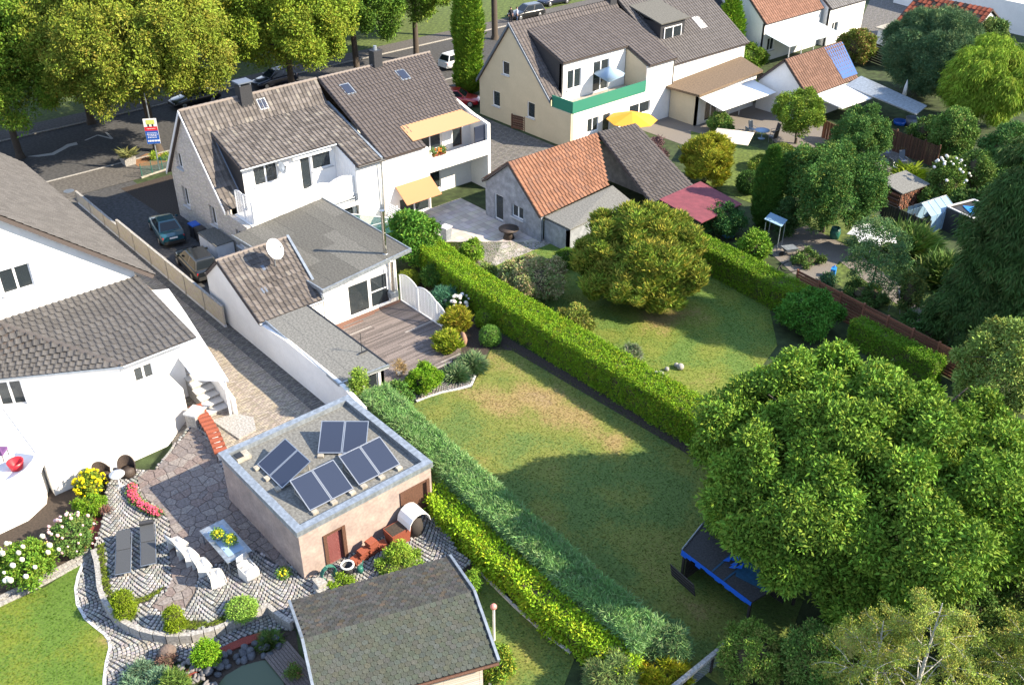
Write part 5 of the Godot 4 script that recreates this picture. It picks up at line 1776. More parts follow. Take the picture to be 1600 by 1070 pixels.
# ---------------------------------------------------------------- orange roofed barn
func barn():
	var h := thing("barn", "grey walled outbuilding with half orange half dark roof", "outbuilding")
	var yr := 4.75
	var z0 := -47.4
	var tc := Color(0.35, 0.175, 0.11)
	var s := S()
	slab(s, Vector3(40.8, 1.9, -44.1), Vector3(47.2, 2.4, -44.1), Vector3(49.3, yr, z0), Vector3(40.8, yr, z0), 0.14)
	slab(s, Vector3(53.4, 2.6, -50.2), Vector3(40.8, 2.6, -50.2), Vector3(40.8, yr, z0), Vector3(53.4, yr - 0.3, z0), 0.14)
	var roof := obj("roof", s, M.roof_under, h)
	tiles(roof, Vector3(40.8, 1.9, -44.1), Vector3(47.2, 2.4, -44.1), Vector3(49.3, yr, z0), Vector3(40.8, yr, z0), tc, 0.3, 0.36, 0.2, Color(0.3, 0.16, 0.11, 0.2))
	tiles(roof, Vector3(53.4, 2.6, -50.2), Vector3(40.8, 2.6, -50.2), Vector3(40.8, yr, z0), Vector3(53.4, yr - 0.3, z0), tc, 0.3, 0.36, 0.2)
	s = S()
	slab(s, Vector3(47.9, 2.0, -40.6), Vector3(52.4, 2.0, -40.8), Vector3(53.4, yr - 0.3, z0), Vector3(49.35, yr + 0.05, z0), 0.14)
	var dr := obj("dark_roof", s, M.roof_under, h)
	tiles(dr, Vector3(47.9, 2.0, -40.6), Vector3(52.4, 2.0, -40.8), Vector3(53.4, yr - 0.3, z0), Vector3(49.35, yr + 0.05, z0), Color(0.14, 0.125, 0.12), 0.32, 0.38, 0.15)
	s = S()
	slab(s, Vector3(41.3, 1.75, -41.7), Vector3(47.4, 1.9, -42.1), Vector3(47.6, 2.3, -44.05), Vector3(41.2, 1.85, -44.1), 0.1)
	obj("lean_to_roof", s, M.felt_pale, h)
	s = S()
	wall(s, Vector3(41.0, 0, -50.0), Vector3.BACK, Vector3.LEFT, [Vector2(0, -0.1), Vector2(0, 2.5), Vector2(2.6, yr - 0.15), Vector2(5.8, 1.9), Vector2(5.8, -0.1)], 0.2, [Rect2(1.0, 0.1, 0.9, 1.9), Rect2(2.8, 0.9, 1.2, 0.9)])
	obj("gable_wall", s, M.grey_wall, h)
	window(h, Vector3(41.0, 0, -50.0), Vector3.BACK, Vector3.LEFT, Rect2(1.0, 0.1, 0.9, 1.9), 1, "door", M.white_plastic, 0.1, false)
	window(h, Vector3(41.0, 0, -50.0), Vector3.BACK, Vector3.LEFT, Rect2(2.8, 0.9, 1.2, 0.9), 2)
	s = S()
	wall(s, Vector3(41.3, 0, -41.9), Vector3.RIGHT, Vector3.BACK, [Vector2(0, -0.1), Vector2(6.0, -0.1), Vector2(6.0, 1.75), Vector2(0, 1.6)], 0.2)
	wall(s, Vector3(41.3, 0, -44.2), Vector3.BACK, Vector3.LEFT, [Vector2(0, -0.1), Vector2(2.3, -0.1), Vector2(2.3, 1.6), Vector2(0, 1.6)], 0.2)
	obj("lean_to_wall", s, M.grey_wall, h)
	s = S()
	wall(s, Vector3(48.2, 0, -41.0), Vector3.RIGHT, Vector3.BACK, [Vector2(0, -0.1), Vector2(3.9, -0.1), Vector2(3.9, 1.9), Vector2(0, 1.9)], 0.2)
	wall(s, Vector3(52.2, 0, -50.0), Vector3.BACK, Vector3.RIGHT, [Vector2(0, -0.1), Vector2(9.0, -0.1), Vector2(9.0, 1.8), Vector2(2.6, 4.2), Vector2(0, 2.3)], 0.2)
	obj("right_wall", s, M.grey_wall, h)
	s = S()
	slab(s, Vector3(48.2, 1.95, -36.5), Vector3(52.6, 1.95, -36.6), Vector3(52.9, 2.25, -40.55), Vector3(48.4, 2.25, -40.4), 0.06)
	obj("red_awning", s, M.red_cloth, h)
	for q in [[48.3, -36.7], [52.4, -36.8]]:
		s = S()
		tube(s, Vector3(q[0], 0, q[1]), Vector3(q[0], 1.92, q[1]), 0.05, 0.05, 6)
		obj("post", s, M.dark_wood, h)
	s = S()
	box(s, Vector3(50.9, yr - 0.75, -46.4), Vector3(0.7, 0.12, 0.9), Basis(Vector3.RIGHT, 0.37))
	obj("roof_light", s, M.zinc, dr)
	var t := thing("garden_table", "round dark wicker table set on the white patio", "table", Vector3(39.75, 0.00, -46.06))
	s = S()
	lathe(s, Vector3.ZERO, [Vector2(0.0, 0.0), Vector2(0.4, 0.0), Vector2(0.3, 0.35), Vector2(0.3, 0.66), Vector2(0.7, 0.68), Vector2(0.7, 0.74), Vector2(0.0, 0.74)], 16)
	obj("pedestal_top", s, M.wicker, t)
	t = thing("waste_bin", "grey box bin at the far end of the middle hedge", "bin", Vector3(36.41, 0.00, -48.70), 0.2)
	s = S()
	hull2(s, [Vector3(-0.24, 0, -0.24), Vector3(0.24, 0, -0.24), Vector3(0.24, 0, 0.24), Vector3(-0.24, 0, 0.24)], [Vector3(-0.3, 0.9, -0.3), Vector3(0.3, 0.9, -0.3), Vector3(0.3, 0.9, 0.3), Vector3(-0.3, 0.9, 0.3)])
	obj("body", s, M.zinc, t)
	s = S()
	box(s, Vector3(0, 0.95, 0), Vector3(0.66, 0.08, 0.66))
	obj("lid", s, M.sill, t)

# ---------------------------------------------------------------- houses further back
func far_houses():
	var h := thing("house", "white bungalow with red brown roof and blue solar sheet", "house")
	var yr := 4.95
	var z0 := -49.0
	var s := S()
	slab(s, Vector3(73.8, 2.4, -46.2), Vector3(81.5, 2.4, -46.2), Vector3(82.4, yr, z0), Vector3(73.8, yr, z0), 0.14)
	slab(s, Vector3(82.4, 2.6, -51.6), Vector3(73.8, 2.6, -51.6), Vector3(73.8, yr, z0), Vector3(82.4, yr, z0), 0.14)
	var roof := obj("roof", s, M.roof_under, h)
	var tc := Color(0.28, 0.165, 0.12)
	tiles(roof, Vector3(73.8, 2.4, -46.2), Vector3(81.5, 2.4, -46.2), Vector3(82.4, yr, z0), Vector3(73.8, yr, z0), tc, 0.32, 0.38, 0.15)
	tiles(roof, Vector3(82.4, 2.6, -51.6), Vector3(73.8, 2.6, -51.6), Vector3(73.8, yr, z0), Vector3(82.4, yr, z0), tc, 0.32, 0.38, 0.15)
	s = S()
	slab(s, Vector3(79.4, 2.75, -46.4), Vector3(81.7, 2.75, -46.4), Vector3(82.4, 4.95, -48.9), Vector3(79.6, 4.95, -48.9), 0.05)
	obj("solar_sheet", s, M.blue_plastic if false else mat("blue_sheet", L(0.03, 0.1, 0.3), 0.4), roof)
	s = S()
	slab(s, Vector3(74.6, 2.0, -43.2), Vector3(79.0, 2.0, -43.0), Vector3(79.3, 2.4, -46.1), Vector3(74.6, 2.35, -46.1), 0.1)
	obj("pale_lean_to", s, M.white_cloth, h)
	s = S()
	slab(s, Vector3(78.2, 1.9, -38.4), Vector3(80.6, 2.0, -38.8), Vector3(82.0, 2.55, -46.2), Vector3(79.1, 2.4, -45.9), 0.1)
	obj("long_lean_to", s, M.zinc, h)
	s = S()
	wall(s, Vector3(74.0, 0, -51.5), Vector3.BACK, Vector3.LEFT, [Vector2(0, -0.1), Vector2(0, 2.5), Vector2(2.5, yr - 0.15), Vector2(5.2, 2.35), Vector2(5.2, -0.1)], 0.25, [Rect2(2.6, 0.9, 0.9, 1.0)])
	obj("gable_wall", s, M.white_wall, h)
	window(h, Vector3(74.0, 0, -51.5), Vector3.BACK, Vector3.LEFT, Rect2(2.6, 0.9, 0.9, 1.0), 1)
	for z in [-48.95, -47.75]:
		s = S()
		mm(s, Vector3(73.92, 0.9, z - 0.14), Vector3(73.98, 1.9, z + 0.14))
		obj("shutter", s, M.dark_wood, h)
	s = S()
	wall(s, Vector3(74.25, 0, -46.4), Vector3.RIGHT, Vector3.BACK, [Vector2(0, -0.1), Vector2(7.0, -0.1), Vector2(7.0, 2.3), Vector2(0, 2.3)], 0.2)
	wall(s, Vector3(81.3, 0, -51.5), Vector3.BACK, Vector3.RIGHT, [Vector2(0, -0.1), Vector2(5.1, -0.1), Vector2(5.1, 2.3), Vector2(2.5, 4.7), Vector2(0, 2.5)], 0.2)
	obj("back_wall", s, M.white_wall, h)
	# far row
	var rows := [
		["white house with red roof and glazed terrace cover in the far row", 85.5, 95.5, -63.7, Color(0.34, 0.185, 0.13), 7.6],
		["white house with dark grey roof behind the blurred cypress", 78.0, 85.3, -68.0, Color(0.06, 0.065, 0.078), 7.8],
		["white house with pale grey roof right of the red roofed far house", 95.7, 102.6, -62.9, Color(0.26, 0.25, 0.245), 7.0]]
	for q in rows:
		h = thing("house", q[0], "house")
		var a: float = q[1]
		var b: float = q[2]
		var z: float = q[3]
		s = S()
		slab(s, Vector3(a, 3.9, z + 4.2), Vector3(b, 3.9, z + 4.2), Vector3(b, q[5], z), Vector3(a, q[5], z), 0.15)
		slab(s, Vector3(b, 3.6, z - 4.4), Vector3(a, 3.6, z - 4.4), Vector3(a, q[5], z), Vector3(b, q[5], z), 0.15)
		roof = obj("roof", s, M.roof_under, h)
		tiles(roof, Vector3(a, 3.9, z + 4.2), Vector3(b, 3.9, z + 4.2), Vector3(b, q[5], z), Vector3(a, q[5], z), q[4], 0.35, 0.42, 0.15)
		tiles(roof, Vector3(b, 3.6, z - 4.4), Vector3(a, 3.6, z - 4.4), Vector3(a, q[5], z), Vector3(b, q[5], z), q[4], 0.35, 0.42, 0.15)
		s = S()
		wall(s, Vector3(a + 0.1, 0, z + 4.0), Vector3.RIGHT, Vector3.BACK, [Vector2(0, -0.1), Vector2(b - a - 0.2, -0.1), Vector2(b - a - 0.2, 3.9), Vector2(0, 3.9)], 0.25, [Rect2(0.8, 1, 1.2, 1.3)])
		obj("garden_wall", s, M.white_wall, h)
		window(h, Vector3(a + 0.1, 0, z + 4.0), Vector3.RIGHT, Vector3.BACK, Rect2(0.8, 1, 1.2, 1.3), 2)
		for e in [[a + 0.1, Vector3.LEFT], [b - 0.1, Vector3.RIGHT]]:
			s = S()
			wall(s, Vector3(e[0], 0, z - 4.2), Vector3.BACK, e[1], [Vector2(0, -0.1), Vector2(0, 3.6), Vector2(4.2, q[5] - 0.15), Vector2(8.19, 3.9), Vector2(8.19, -0.1)], 0.2)
			obj("gable_wall", s, M.white_wall, h)
	h = thing("glass_canopy", "pale corrugated terrace canopy in front of the red roofed far house", "canopy")
	s = S()
	slab(s, Vector3(85.3, 2.4, -56.3), Vector3(93.6, 2.4, -55.9), Vector3(93.6, 3.1, -59.4), Vector3(85.3, 3.1, -59.4), 0.05)
	obj("sheet", s, mat("pale_sheet", L(0.55, 0.62, 0.66), 0.4), h)
	for i in 5:
		s = S()
		tube(s, Vector3(85.5 + i * 1.98, 0, -56.4 + i * 0.08), Vector3(85.5 + i * 1.98, 2.3, -56.4 + i * 0.08), 0.05, 0.05, 6)
		obj("post", s, M.white_plastic, h)
	# shed with the patchy red tile roof
	h = thing("shed", "white shed with patchy red tiled roof in the far yard", "shed")
	s = S()
	slab(s, Vector3(102.2, 2.2, -46.5), Vector3(102.2, 2.2, -54.9), Vector3(106.2, 4.5, -54.9), Vector3(106.2, 4.5, -46.5), 0.12)
	slab(s, Vector3(110.2, 2.2, -46.5), Vector3(110.2, 2.2, -54.9), Vector3(106.2, 4.5, -54.9), Vector3(106.2, 4.5, -46.5), 0.12)
	roof = obj("roof", s, M.roof_under, h)
	tiles(roof, Vector3(102.2, 2.2, -54.9), Vector3(102.2, 2.2, -46.5), Vector3(106.2, 4.5, -46.5), Vector3(106.2, 4.5, -54.9), Color(0.3, 0.085, 0.05), 0.5, 0.55, 0.25, Color(0.035, 0.03, 0.032, 0.28))
	s = S()
	wall(s, Vector3(102.5, 0, -54.7), Vector3.BACK, Vector3.LEFT, [Vector2(0, -0.1), Vector2(8, -0.1), Vector2(8, 2.1), Vector2(0, 2.1)], 0.2)
	wall(s, Vector3(102.7, 0, -46.7), Vector3.RIGHT, Vector3.BACK, [Vector2(0, -0.1), Vector2(7, -0.1), Vector2(7, 2.2), Vector2(3.5, 4.2), Vector2(0, 2.2)], 0.2)
	obj("walls", s, M.white_wall, h)
	s = S()
	mm(s, Vector3(102.42, 0, -52.6), Vector3(102.48, 1.9, -51.7))
	obj("door", s, M.white_paint, h)
	h = thing("gate_house", "small white lean-to with brown gate left of the patchy red roof", "lean-to")
	s = S()
	prism(s, [Vector2(99.7, -55.2), Vector2(99.9, -52.9), Vector2(102.15, -52.9), Vector2(102.15, -55.2)], -0.02, 1.95)
	obj("walls", s, M.white_wall, h)
	s = S()
	prism(s, [Vector2(99.5, -55.5), Vector2(99.7, -52.7), Vector2(102.12, -52.7), Vector2(102.12, -55.5)], 1.951, 2.05)
	obj("roof", s, M.concrete, h)
	s = S()
	box(s, Vector3(99.8, 0.9, -53.6), Vector3(0.08, 1.8, 0.9), Basis(Vector3.UP, 0.08))
	obj("gate", s, M.brown_wood, h)
	h = thing("white_building", "long white building at the top right edge with glazed front", "building")
	s = S()
	prism(s, [Vector2(118.70, -64.45), Vector2(116.15, -49.75), Vector2(115.60, -42.34), Vector2(163.25, -57.92), Vector2(146.43, -78.57)], -0.02, 3.3)
	obj("walls", s, M.white_wall, h)
	var e0: Vector3 = Vector3(116.50, 0.00, -50.53)
	var e1: Vector3 = Vector3(115.58, 0.00, -43.02)
	var eb := Basis(Vector3.UP, atan2(-(e1 - e0).z, (e1 - e0).x))
	for i in 5:
		var c := e0.lerp(e1, (i + 0.5) / 5.0)
		s = S()
		box(s, c + Vector3.UP * 1.6, Vector3(2.0, 2.1, 0.12), eb)
		var f := obj("window", s, M.white_plastic, h)
		s = S()
		box(s, c + Vector3.UP * 1.6, Vector3(1.75, 1.85, 0.2), eb)
		obj("pane", s, M.dark_glass, f)

# ---------------------------------------------------------------- walls and fences
func walls_and_fences():
	var w := thing("drive_wall", "pale concrete panel wall between the two drives", "wall")
	var z := -70.9
	var x := 19.8
	var i := 0
	while z < -50.4:
		var len := 2.55
		var h := 0.95 if i < 3 else 1.4
		var xx := 19.72 - 0.008 * (z + 50.0) * 0.5
		var s := S()
		mm(s, Vector3(xx - 0.05, 0.18, z + 0.07), Vector3(xx + 0.05, h, z + len - 0.07))
		obj("panel", s, M.panel_concrete if M.has("panel_concrete") else mat("panel_concrete", L(0.47, 0.43, 0.355), 0.9, courses(32, 16, 1, true, 81, 0.94, 1.0, 0.78), 0.55), w)
		s = S()
		mm(s, Vector3(xx - 0.07, 0, z + 0.07), Vector3(xx + 0.07, 0.178, z + len - 0.07))
		obj("plinth", s, M.sill, w)
		s = S()
		mm(s, Vector3(xx - 0.08, 0, z - 0.065), Vector3(xx + 0.08, h + 0.04, z + 0.065))
		obj("post", s, M.concrete, w)
		s = S()
		mm(s, Vector3(xx - 0.08, h + 0.001, z + 0.07), Vector3(xx + 0.08, h + 0.05, z + len - 0.07))
		obj("coping", s, M.stone_pale, w)
		z += len
		i += 1
	# green wire fence by the pavement
	var f := thing("wire_fence", "low green wire mesh fence by the pavement", "fence")
	var p: Vector3 = Vector3(25.28, 0.00, -72.42)
	var q: Vector3 = Vector3(27.95, 0.00, -72.81)
	for k in 4:
		var s := S()
		var c := p.lerp(q, k / 3.0)
		tube(s, c, c + Vector3.UP * 1.15, 0.03, 0.03, 6)
		obj("post", s, M.green_fence, f)
	var s := S()
	for k in 9:
		tube(s, p + Vector3.UP * (0.15 + k * 0.12), q + Vector3.UP * (0.15 + k * 0.12), 0.006, 0.006, 4)
	for k in 33:
		var c := p.lerp(q, k / 32.0)
		tube(s, c + Vector3.UP * 0.12, c + Vector3.UP * 1.12, 0.006, 0.006, 4)
	obj("wire_mesh", s, M.green_fence, f).set_meta("kind", "stuff")
	s = S()
	box(s, (p + q) / 2 + Vector3.UP * 0.05, Vector3((q - p).length() + 0.2, 0.16, 0.14), Basis(Vector3.UP, atan2(-(q - p).z, (q - p).x)))
	obj("kerbstone", s, M.concrete, f)
	board_fence("red_fence", "red brown horizontal board fence behind the right hedge", Vector3(47.75, 0, -28.6), Vector3(46.2, 0, -15.5), 1.75, 8, 9, M.red_wood, true)
	board_fence("dark_fence", "dark vertical board fence in front of the greenhouse", Vector3(61.24, 0.00, -31.00), Vector3(60.63, 0.00, -27.14), 1.5, 3, 12, M.slate, false)
	board_fence("brown_fence", "brown vertical slat fence by the patio with blue tubs", Vector3(74.09, 0.00, -38.89), Vector3(73.22, 0.00, -33.46), 1.8, 4, 11, M.brown_wood, false)
	board_fence("lot_fence", "dark brown board fence between the white annex and the bungalow", Vector3(78.50, 0.00, -57.54), Vector3(77.79, 0.00, -52.56), 1.8, 3, 8, M.dark_wood, true)
	board_fence("yard_fence", "dark slatted fence below the white shed", Vector3(95.13, 0.00, -54.45), Vector3(93.47, 0.00, -48.88), 1.9, 3, 8, M.dark_wood, true)
	board_fence("drive_fence", "brown plank fence beside the barn drive", Vector3(54.92, 0.00, -58.09), Vector3(53.91, 0.00, -62.02), 1.2, 3, 6, M.brown_wood, true)
	board_fence("shrub_fence", "red brown slats half hidden by trees near the glass roofed bungalow", Vector3(72.14, 0.00, -43.13), Vector3(71.22, 0.00, -40.06), 1.6, 2, 9, M.red_wood, false)
	# timber at the bottom of the picture
	var t := thing("boundary_board", "pale timber boundary board with chain link at the bottom edge", "fence", Vector3(20.95, 0.00, -13.72))
	s = S()
	mm(s, Vector3(-2.5, 0.85, -0.12), Vector3(2.4, 1.0, 0.05))
	obj("rail", s, M.stone_pale, t)
	for k in 4:
		s = S()
		mm(s, Vector3(-2.4 + k * 1.55, 0, -0.06), Vector3(-2.28 + k * 1.55, 0.85, 0.02))
		obj("post", s, M.dark_wood, t)
	s = S()
	for k in 40:
		tube(s, Vector3(-2.4 + k * 0.12, 0.1, -0.02), Vector3(-2.4 + k * 0.12 + 0.7, 0.85, -0.02), 0.006, 0.006, 4)
		tube(s, Vector3(-2.4 + k * 0.12 + 0.7, 0.1, -0.03), Vector3(-2.4 + k * 0.12, 0.85, -0.03), 0.006, 0.006, 4)
	obj("chain_link", s, M.zinc, t).set_meta("kind", "stuff")
	# edging of the dark lawn
	t = thing("lawn_edging", "grey stone edging between dark lawn and bright hedge", "edging")
	var line := [Vector2(18.66, -24.70), Vector2(18.43, -22.80), Vector2(18.31, -21.06), Vector2(18.28, -19.14), Vector2(18.39, -17.73)]
	for k in line.size() - 1:
		var n := int(line[k].distance_to(line[k + 1]) / 0.5)
		for j in n:
			var a: Vector2 = line[k].lerp(line[k + 1], float(j) / n)
			var b: Vector2 = line[k].lerp(line[k + 1], (j + 0.94) / n)
			s = S()
			box(s, Vector3((a.x + b.x) / 2, 0.05, (a.y + b.y) / 2), Vector3(a.distance_to(b), 0.14, 0.1), Basis(Vector3.UP, atan2(-(b - a).y, (b - a).x)))
			obj("edging_stone", s, M.sill, t)

func board_fence(n: String, label: String, p: Vector3, q: Vector3, h: float, bays: int, boards: int, m, level: bool):
	var f := thing(n, label, "fence", p)
	var d := q - p
	var len := d.length()
	var b := Basis(Vector3.UP, atan2(-d.z, d.x))
	var bw := len / bays
	for k in bays + 1:
		var s := S()
		box(s, b * Vector3(k * bw, h / 2 + 0.03, 0), Vector3(0.11, h + 0.1, 0.11), b)
		obj("post", s, m, f)
	var var_m := []
	for k in 3:
		var mm2: StandardMaterial3D = m.duplicate()
		mm2.albedo_color = Color(m.albedo_color.r * (0.85 + 0.12 * k), m.albedo_color.g * (0.85 + 0.12 * k), m.albedo_color.b * (0.85 + 0.12 * k))
		var_m.append(mm2)
	for k in bays:
		for j in boards:
			var s := S()
			if level:
				var bh := h / boards
				box(s, b * Vector3((k + 0.5) * bw, (j + 0.5) * bh + 0.03, 0.0), Vector3(bw - 0.115, bh - 0.03, 0.03), b * Basis(Vector3.RIGHT, 0.12))
			else:
				var ww := (bw - 0.12) / boards
				box(s, b * Vector3(k * bw + 0.06 + (j + 0.5) * ww, h / 2 - 0.02, 0.02 * (j % 2)), Vector3(ww * 0.86, h - 0.1 + rng.randf() * 0.04, 0.025), b)
			obj("board", s, var_m[rng.randi() % 3], f)
	return f

# ---------------------------------------------------------------- vehicles
func loft(s, rings: Array):
	s.set_smooth_group(0)
	for i in rings.size() - 1:
		var a: Array = rings[i]
		var b: Array = rings[i + 1]
		var ca := Vector3.ZERO
		for q in a: ca += q / a.size()
		for k in a.size():
			var j := (k + 1) % a.size()
			var m: Vector3 = (a[k] + a[j] + b[k] + b[j]) / 4.0
			face(s, [a[k], a[j], b[j], b[k]], Vector3(m.x - ca.x, m.y - ca.y, 0))
	s.set_smooth_group(-1)
	face(s, rings[0], Vector3.FORWARD)
	face(s, rings[-1], Vector3.BACK)

func car(label: String, at: Vector3, turn: float, paint, estate: bool, len := 4.4, wid := 1.7, roof := 1.4, group := ""):
	var t := thing("car", label, "car", at, turn, group)
	var hl := len / 2
	var hw := wid / 2
	var rings := []
	for q in [[-1.0, 0.74, 0.36, 0.58], [-0.97, 0.86, 0.26, 0.66], [-0.85, 0.96, 0.22, 0.74], [-0.62, 1.0, 0.2, 0.82], [-0.42, 1.0, 0.2, 0.9], [0.0, 1.0, 0.2, 0.92], [0.5, 1.0, 0.2, 0.94], [0.8, 0.98, 0.22, 0.95], [0.94, 0.92, 0.26, 0.92], [1.0, 0.82, 0.34, 0.84]]:
		var w: float = hw * q[1]
		var z: float = hl * q[0]
		var r := []
		for v in [[0.86, q[2]], [1.0, q[2] + 0.14], [1.0, lerpf(q[2], q[3], 0.72)], [0.95, q[3] - 0.06], [0.82, q[3]]]: r.append(Vector3(v[0] * w, v[1], z))
		for v in [[-0.82, q[3]], [-0.95, q[3] - 0.06], [-1.0, lerpf(q[2], q[3], 0.72)], [-1.0, q[2] + 0.14], [-0.86, q[2]]]: r.append(Vector3(v[0] * w, v[1], z))
		rings.append(r)
	var s := S()
	loft(s, rings)
	# cabin
	var zb0 := -hl * 0.42
	var zb1 := hl * (0.93 if estate else 0.66)
	var zr0 := -hl * 0.08
	var zr1 := hl * (0.8 if estate else 0.36)
	var wb := hw * 0.88
	var wr := hw * 0.67
	var yb := 0.9
	var lo := [Vector3(-wb, yb, zb0), Vector3(wb, yb, zb0), Vector3(wb, yb + 0.03, zb1), Vector3(-wb, yb + 0.03, zb1)]
	var hi := [Vector3(-wr, roof - 0.03, zr0), Vector3(wr, roof - 0.03, zr0), Vector3(wr, roof - 0.03, zr1), Vector3(-wr, roof - 0.03, zr1)]
	hull2(s, lo, hi)
	var top := []
	for q in hi: top.append(Vector3(q.x * 0.9, roof + 0.02, lerpf(q.z, (zr0 + zr1) / 2, 0.12)))
	hull2(s, hi, top)
	var body := obj("body", s, paint, t)
	var pane := func(a: Vector3, b: Vector3, c: Vector3, d: Vector3, n: String):
		var nn := (b - a).cross(d - a).normalized()
		var m := (a + b + c + d) / 4.0
		if nn.dot(m - Vector3(0, 0.9, 0)) < 0: nn = -nn
		var g := S()
		var p := []
		for q in [a, b, c, d]: p.append(m + (q - m) * 0.86 + nn * 0.012)
		var p2 := []
		for q in p: p2.append(q - nn * 0.02)
		hull2(g, p2, p)
		obj(n, g, M.dark_glass, t)
	pane.call(lo[0], lo[1], hi[1], hi[0], "windscreen")
	pane.call(lo[3], lo[2], hi[2], hi[3], "rear_window")
	for sd in [[0, 3], [1, 2]]:
		var a: Vector3 = lo[sd[0]]
		var b: Vector3 = lo[sd[1]]
		var c: Vector3 = hi[sd[1]]
		var d: Vector3 = hi[sd[0]]
		var m := 0.5
		pane.call(a, a.lerp(b, m), d.lerp(c, m), d, "side_window")
		pane.call(a.lerp(b, m), b, c, d.lerp(c, m), "side_window")
	for x in [-1, 1]:
		for z in [-0.62, 0.6]:
			s = S()
			tube(s, Vector3(x * (hw - 0.2), 0.31, z * hl), Vector3(x * (hw + 0.015), 0.31, z * hl), 0.31, 0.3, 16)
			var wh := obj("wheel", s, M.rubber, t)
			s = S()
			tube(s, Vector3(x * (hw + 0.01), 0.31, z * hl), Vector3(x * (hw + 0.03), 0.31, z * hl), 0.2, 0.17, 12)
			obj("rim", s, M.alloy, wh)
		s = S()
		box(s, Vector3(x * hw * 0.6, 0.56, -hl * 0.965), Vector3(0.3, 0.1, 0.1))
		obj("headlight", s, M.clear_lamp, t)
		s = S()
		box(s, Vector3(x * hw * 0.62, 0.74, hl * 0.975), Vector3(0.38, 0.15, 0.1))
		obj("tail_light", s, M.red_lamp, t)
		s = S()
		box(s, Vector3(x * (hw + 0.06), 0.98, zb0 + 0.25), Vector3(0.16, 0.12, 0.1))
		obj("wing_mirror", s, paint, t)
	s = S()
	box(s, Vector3(0, 0.72, hl * 0.995), Vector3(0.52, 0.12, 0.03))
	obj("number_plate", s, M.plate, t)
	for e in [-1, 1]:
		s = S()
		box(s, Vector3(0, 0.42, e * hl * 0.99), Vector3(wid * 0.78, 0.2, 0.14))
		obj("bumper", s, M.rubber if paint != M.white_car_paint else paint, t)
	return t

func vehicles():
	car("teal saloon car parked on the drive, rear towards the garage", Vector3(22.45, 0.012, -61.75), -0.2, M.teal_paint, false, 4.4, 1.7, 1.38)
	car("black estate car parked between the teal saloon and the garage", Vector3(21.75, 0.012, -55.7), -0.1, M.black_paint, true, 4.3, 1.75, 1.5)
	car("dark red car parked beside the tall cypress and yellow house", Vector3(54.2, 0.012, -69.9), PI + 0.72, M.red_paint, true, 4.1, 1.68, 1.45)
	car("white car at the kerb left of the cypress", Vector3(61.6, 0.004, -79.2), -1.5, M.white_car_paint, true, 4.2, 1.75, 1.5)
	car("black car with pale wheel across the street beside two people", Vector3(79.6, 0.004, -89.0), 1.45, M.black_paint, true, 4.5, 1.8, 1.5)
	car("dark blue car further right across the street, half out of frame", Vector3(86.5, 0.004, -91.5), 1.5, M.navy_paint, false, 4.4, 1.75, 1.42)
	car("dark car under the street trees behind the pale brick house's roof ridge", Vector3(36.2, 0.004, -85.9), 1.57, M.black_paint, false, 4.5, 1.75, 1.42)
	car("navy car parked under the trees right of the grey chimney", Vector3(44.5, 0.004, -86.0), 1.57, M.navy_paint, true, 4.3, 1.75, 1.48)
	for q in [[Vector3(23.75, 0.012, -60.1), "dark wheeled bin with blue lid against the brick gable", M.blue_plastic], [Vector3(23.75, 0.012, -59.2), "dark wheeled bin with black lid next to the blue lidded one", M.dark_metal]]:
		var t := thing("wheeled_bin", q[1], "bin", q[0])
		var s := S()
		hull2(s, [Vector3(-0.24, 0.08, -0.27), Vector3(0.24, 0.08, -0.27), Vector3(0.24, 0.08, 0.27), Vector3(-0.24, 0.08, 0.27)], [Vector3(-0.29, 0.98, -0.35), Vector3(0.29, 0.98, -0.35), Vector3(0.29, 0.98, 0.35), Vector3(-0.29, 0.98, 0.35)])
		obj("body", s, M.slate, t)
		s = S()
		hull2(s, [Vector3(-0.31, 0.98, -0.38), Vector3(0.31, 0.98, -0.38), Vector3(0.31, 0.98, 0.38), Vector3(-0.31, 0.98, 0.38)], [Vector3(-0.28, 1.07, -0.34), Vector3(0.28, 1.07, -0.34), Vector3(0.28, 1.05, 0.34), Vector3(-0.28, 1.05, 0.34)])
		obj("lid", s, q[2], t)
		for x in [-0.22, 0.22]:
			s = S()
			tube(s, Vector3(x - 0.03, 0.1, -0.3), Vector3(x + 0.03, 0.1, -0.3), 0.1, 0.1, 10)
			obj("wheel", s, M.rubber, t)
	var t := thing("bin_store", "white bin store with open front beside the black estate car", "bin store", Vector3(23.72, 0.012, -56.6))
	var s := S()
	for q in [[-0.6, -1.5, 0.6, -1.42], [-0.6, 1.0, 0.6, 1.08], [0.52, -1.41, 0.6, 0.99]]: mm(s, Vector3(q[0], 0, q[1]), Vector3(q[2], 1.25, q[3]))
	obj("walls", s, M.white_paint, t)
	s = S()
	mm(s, Vector3(-0.66, 1.251, -1.55), Vector3(0.62, 1.3, 1.12))
	obj("roof", s, M.felt, t)
	for k in 2:
		s = S()
		mm(s, Vector3(-0.6, 0.05, -1.4 + k * 1.2), Vector3(-0.56, 1.2, -0.25 + k * 1.2))
		obj("door", s, M.white_paint, t)

# ---------------------------------------------------------------- people: one skin over a skeleton of tapered bones
func bone_field(p: Vector3, bones: Array) -> float:
	var d := 9.0
	for b in bones:
		var a: Vector3 = b[0]
		var e: Vector3 = b[1] - a
		var t := clampf((p - a).dot(e) / e.length_squared(), 0, 1)
		var k: float = (p - a - e * t).length() - lerpf(b[2], b[3], t)
		var h := clampf(0.5 + 0.5 * (d - k) / 0.035, 0, 1)
		d = lerpf(d, k, h) - 0.035 * h * (1 - h)
	return d

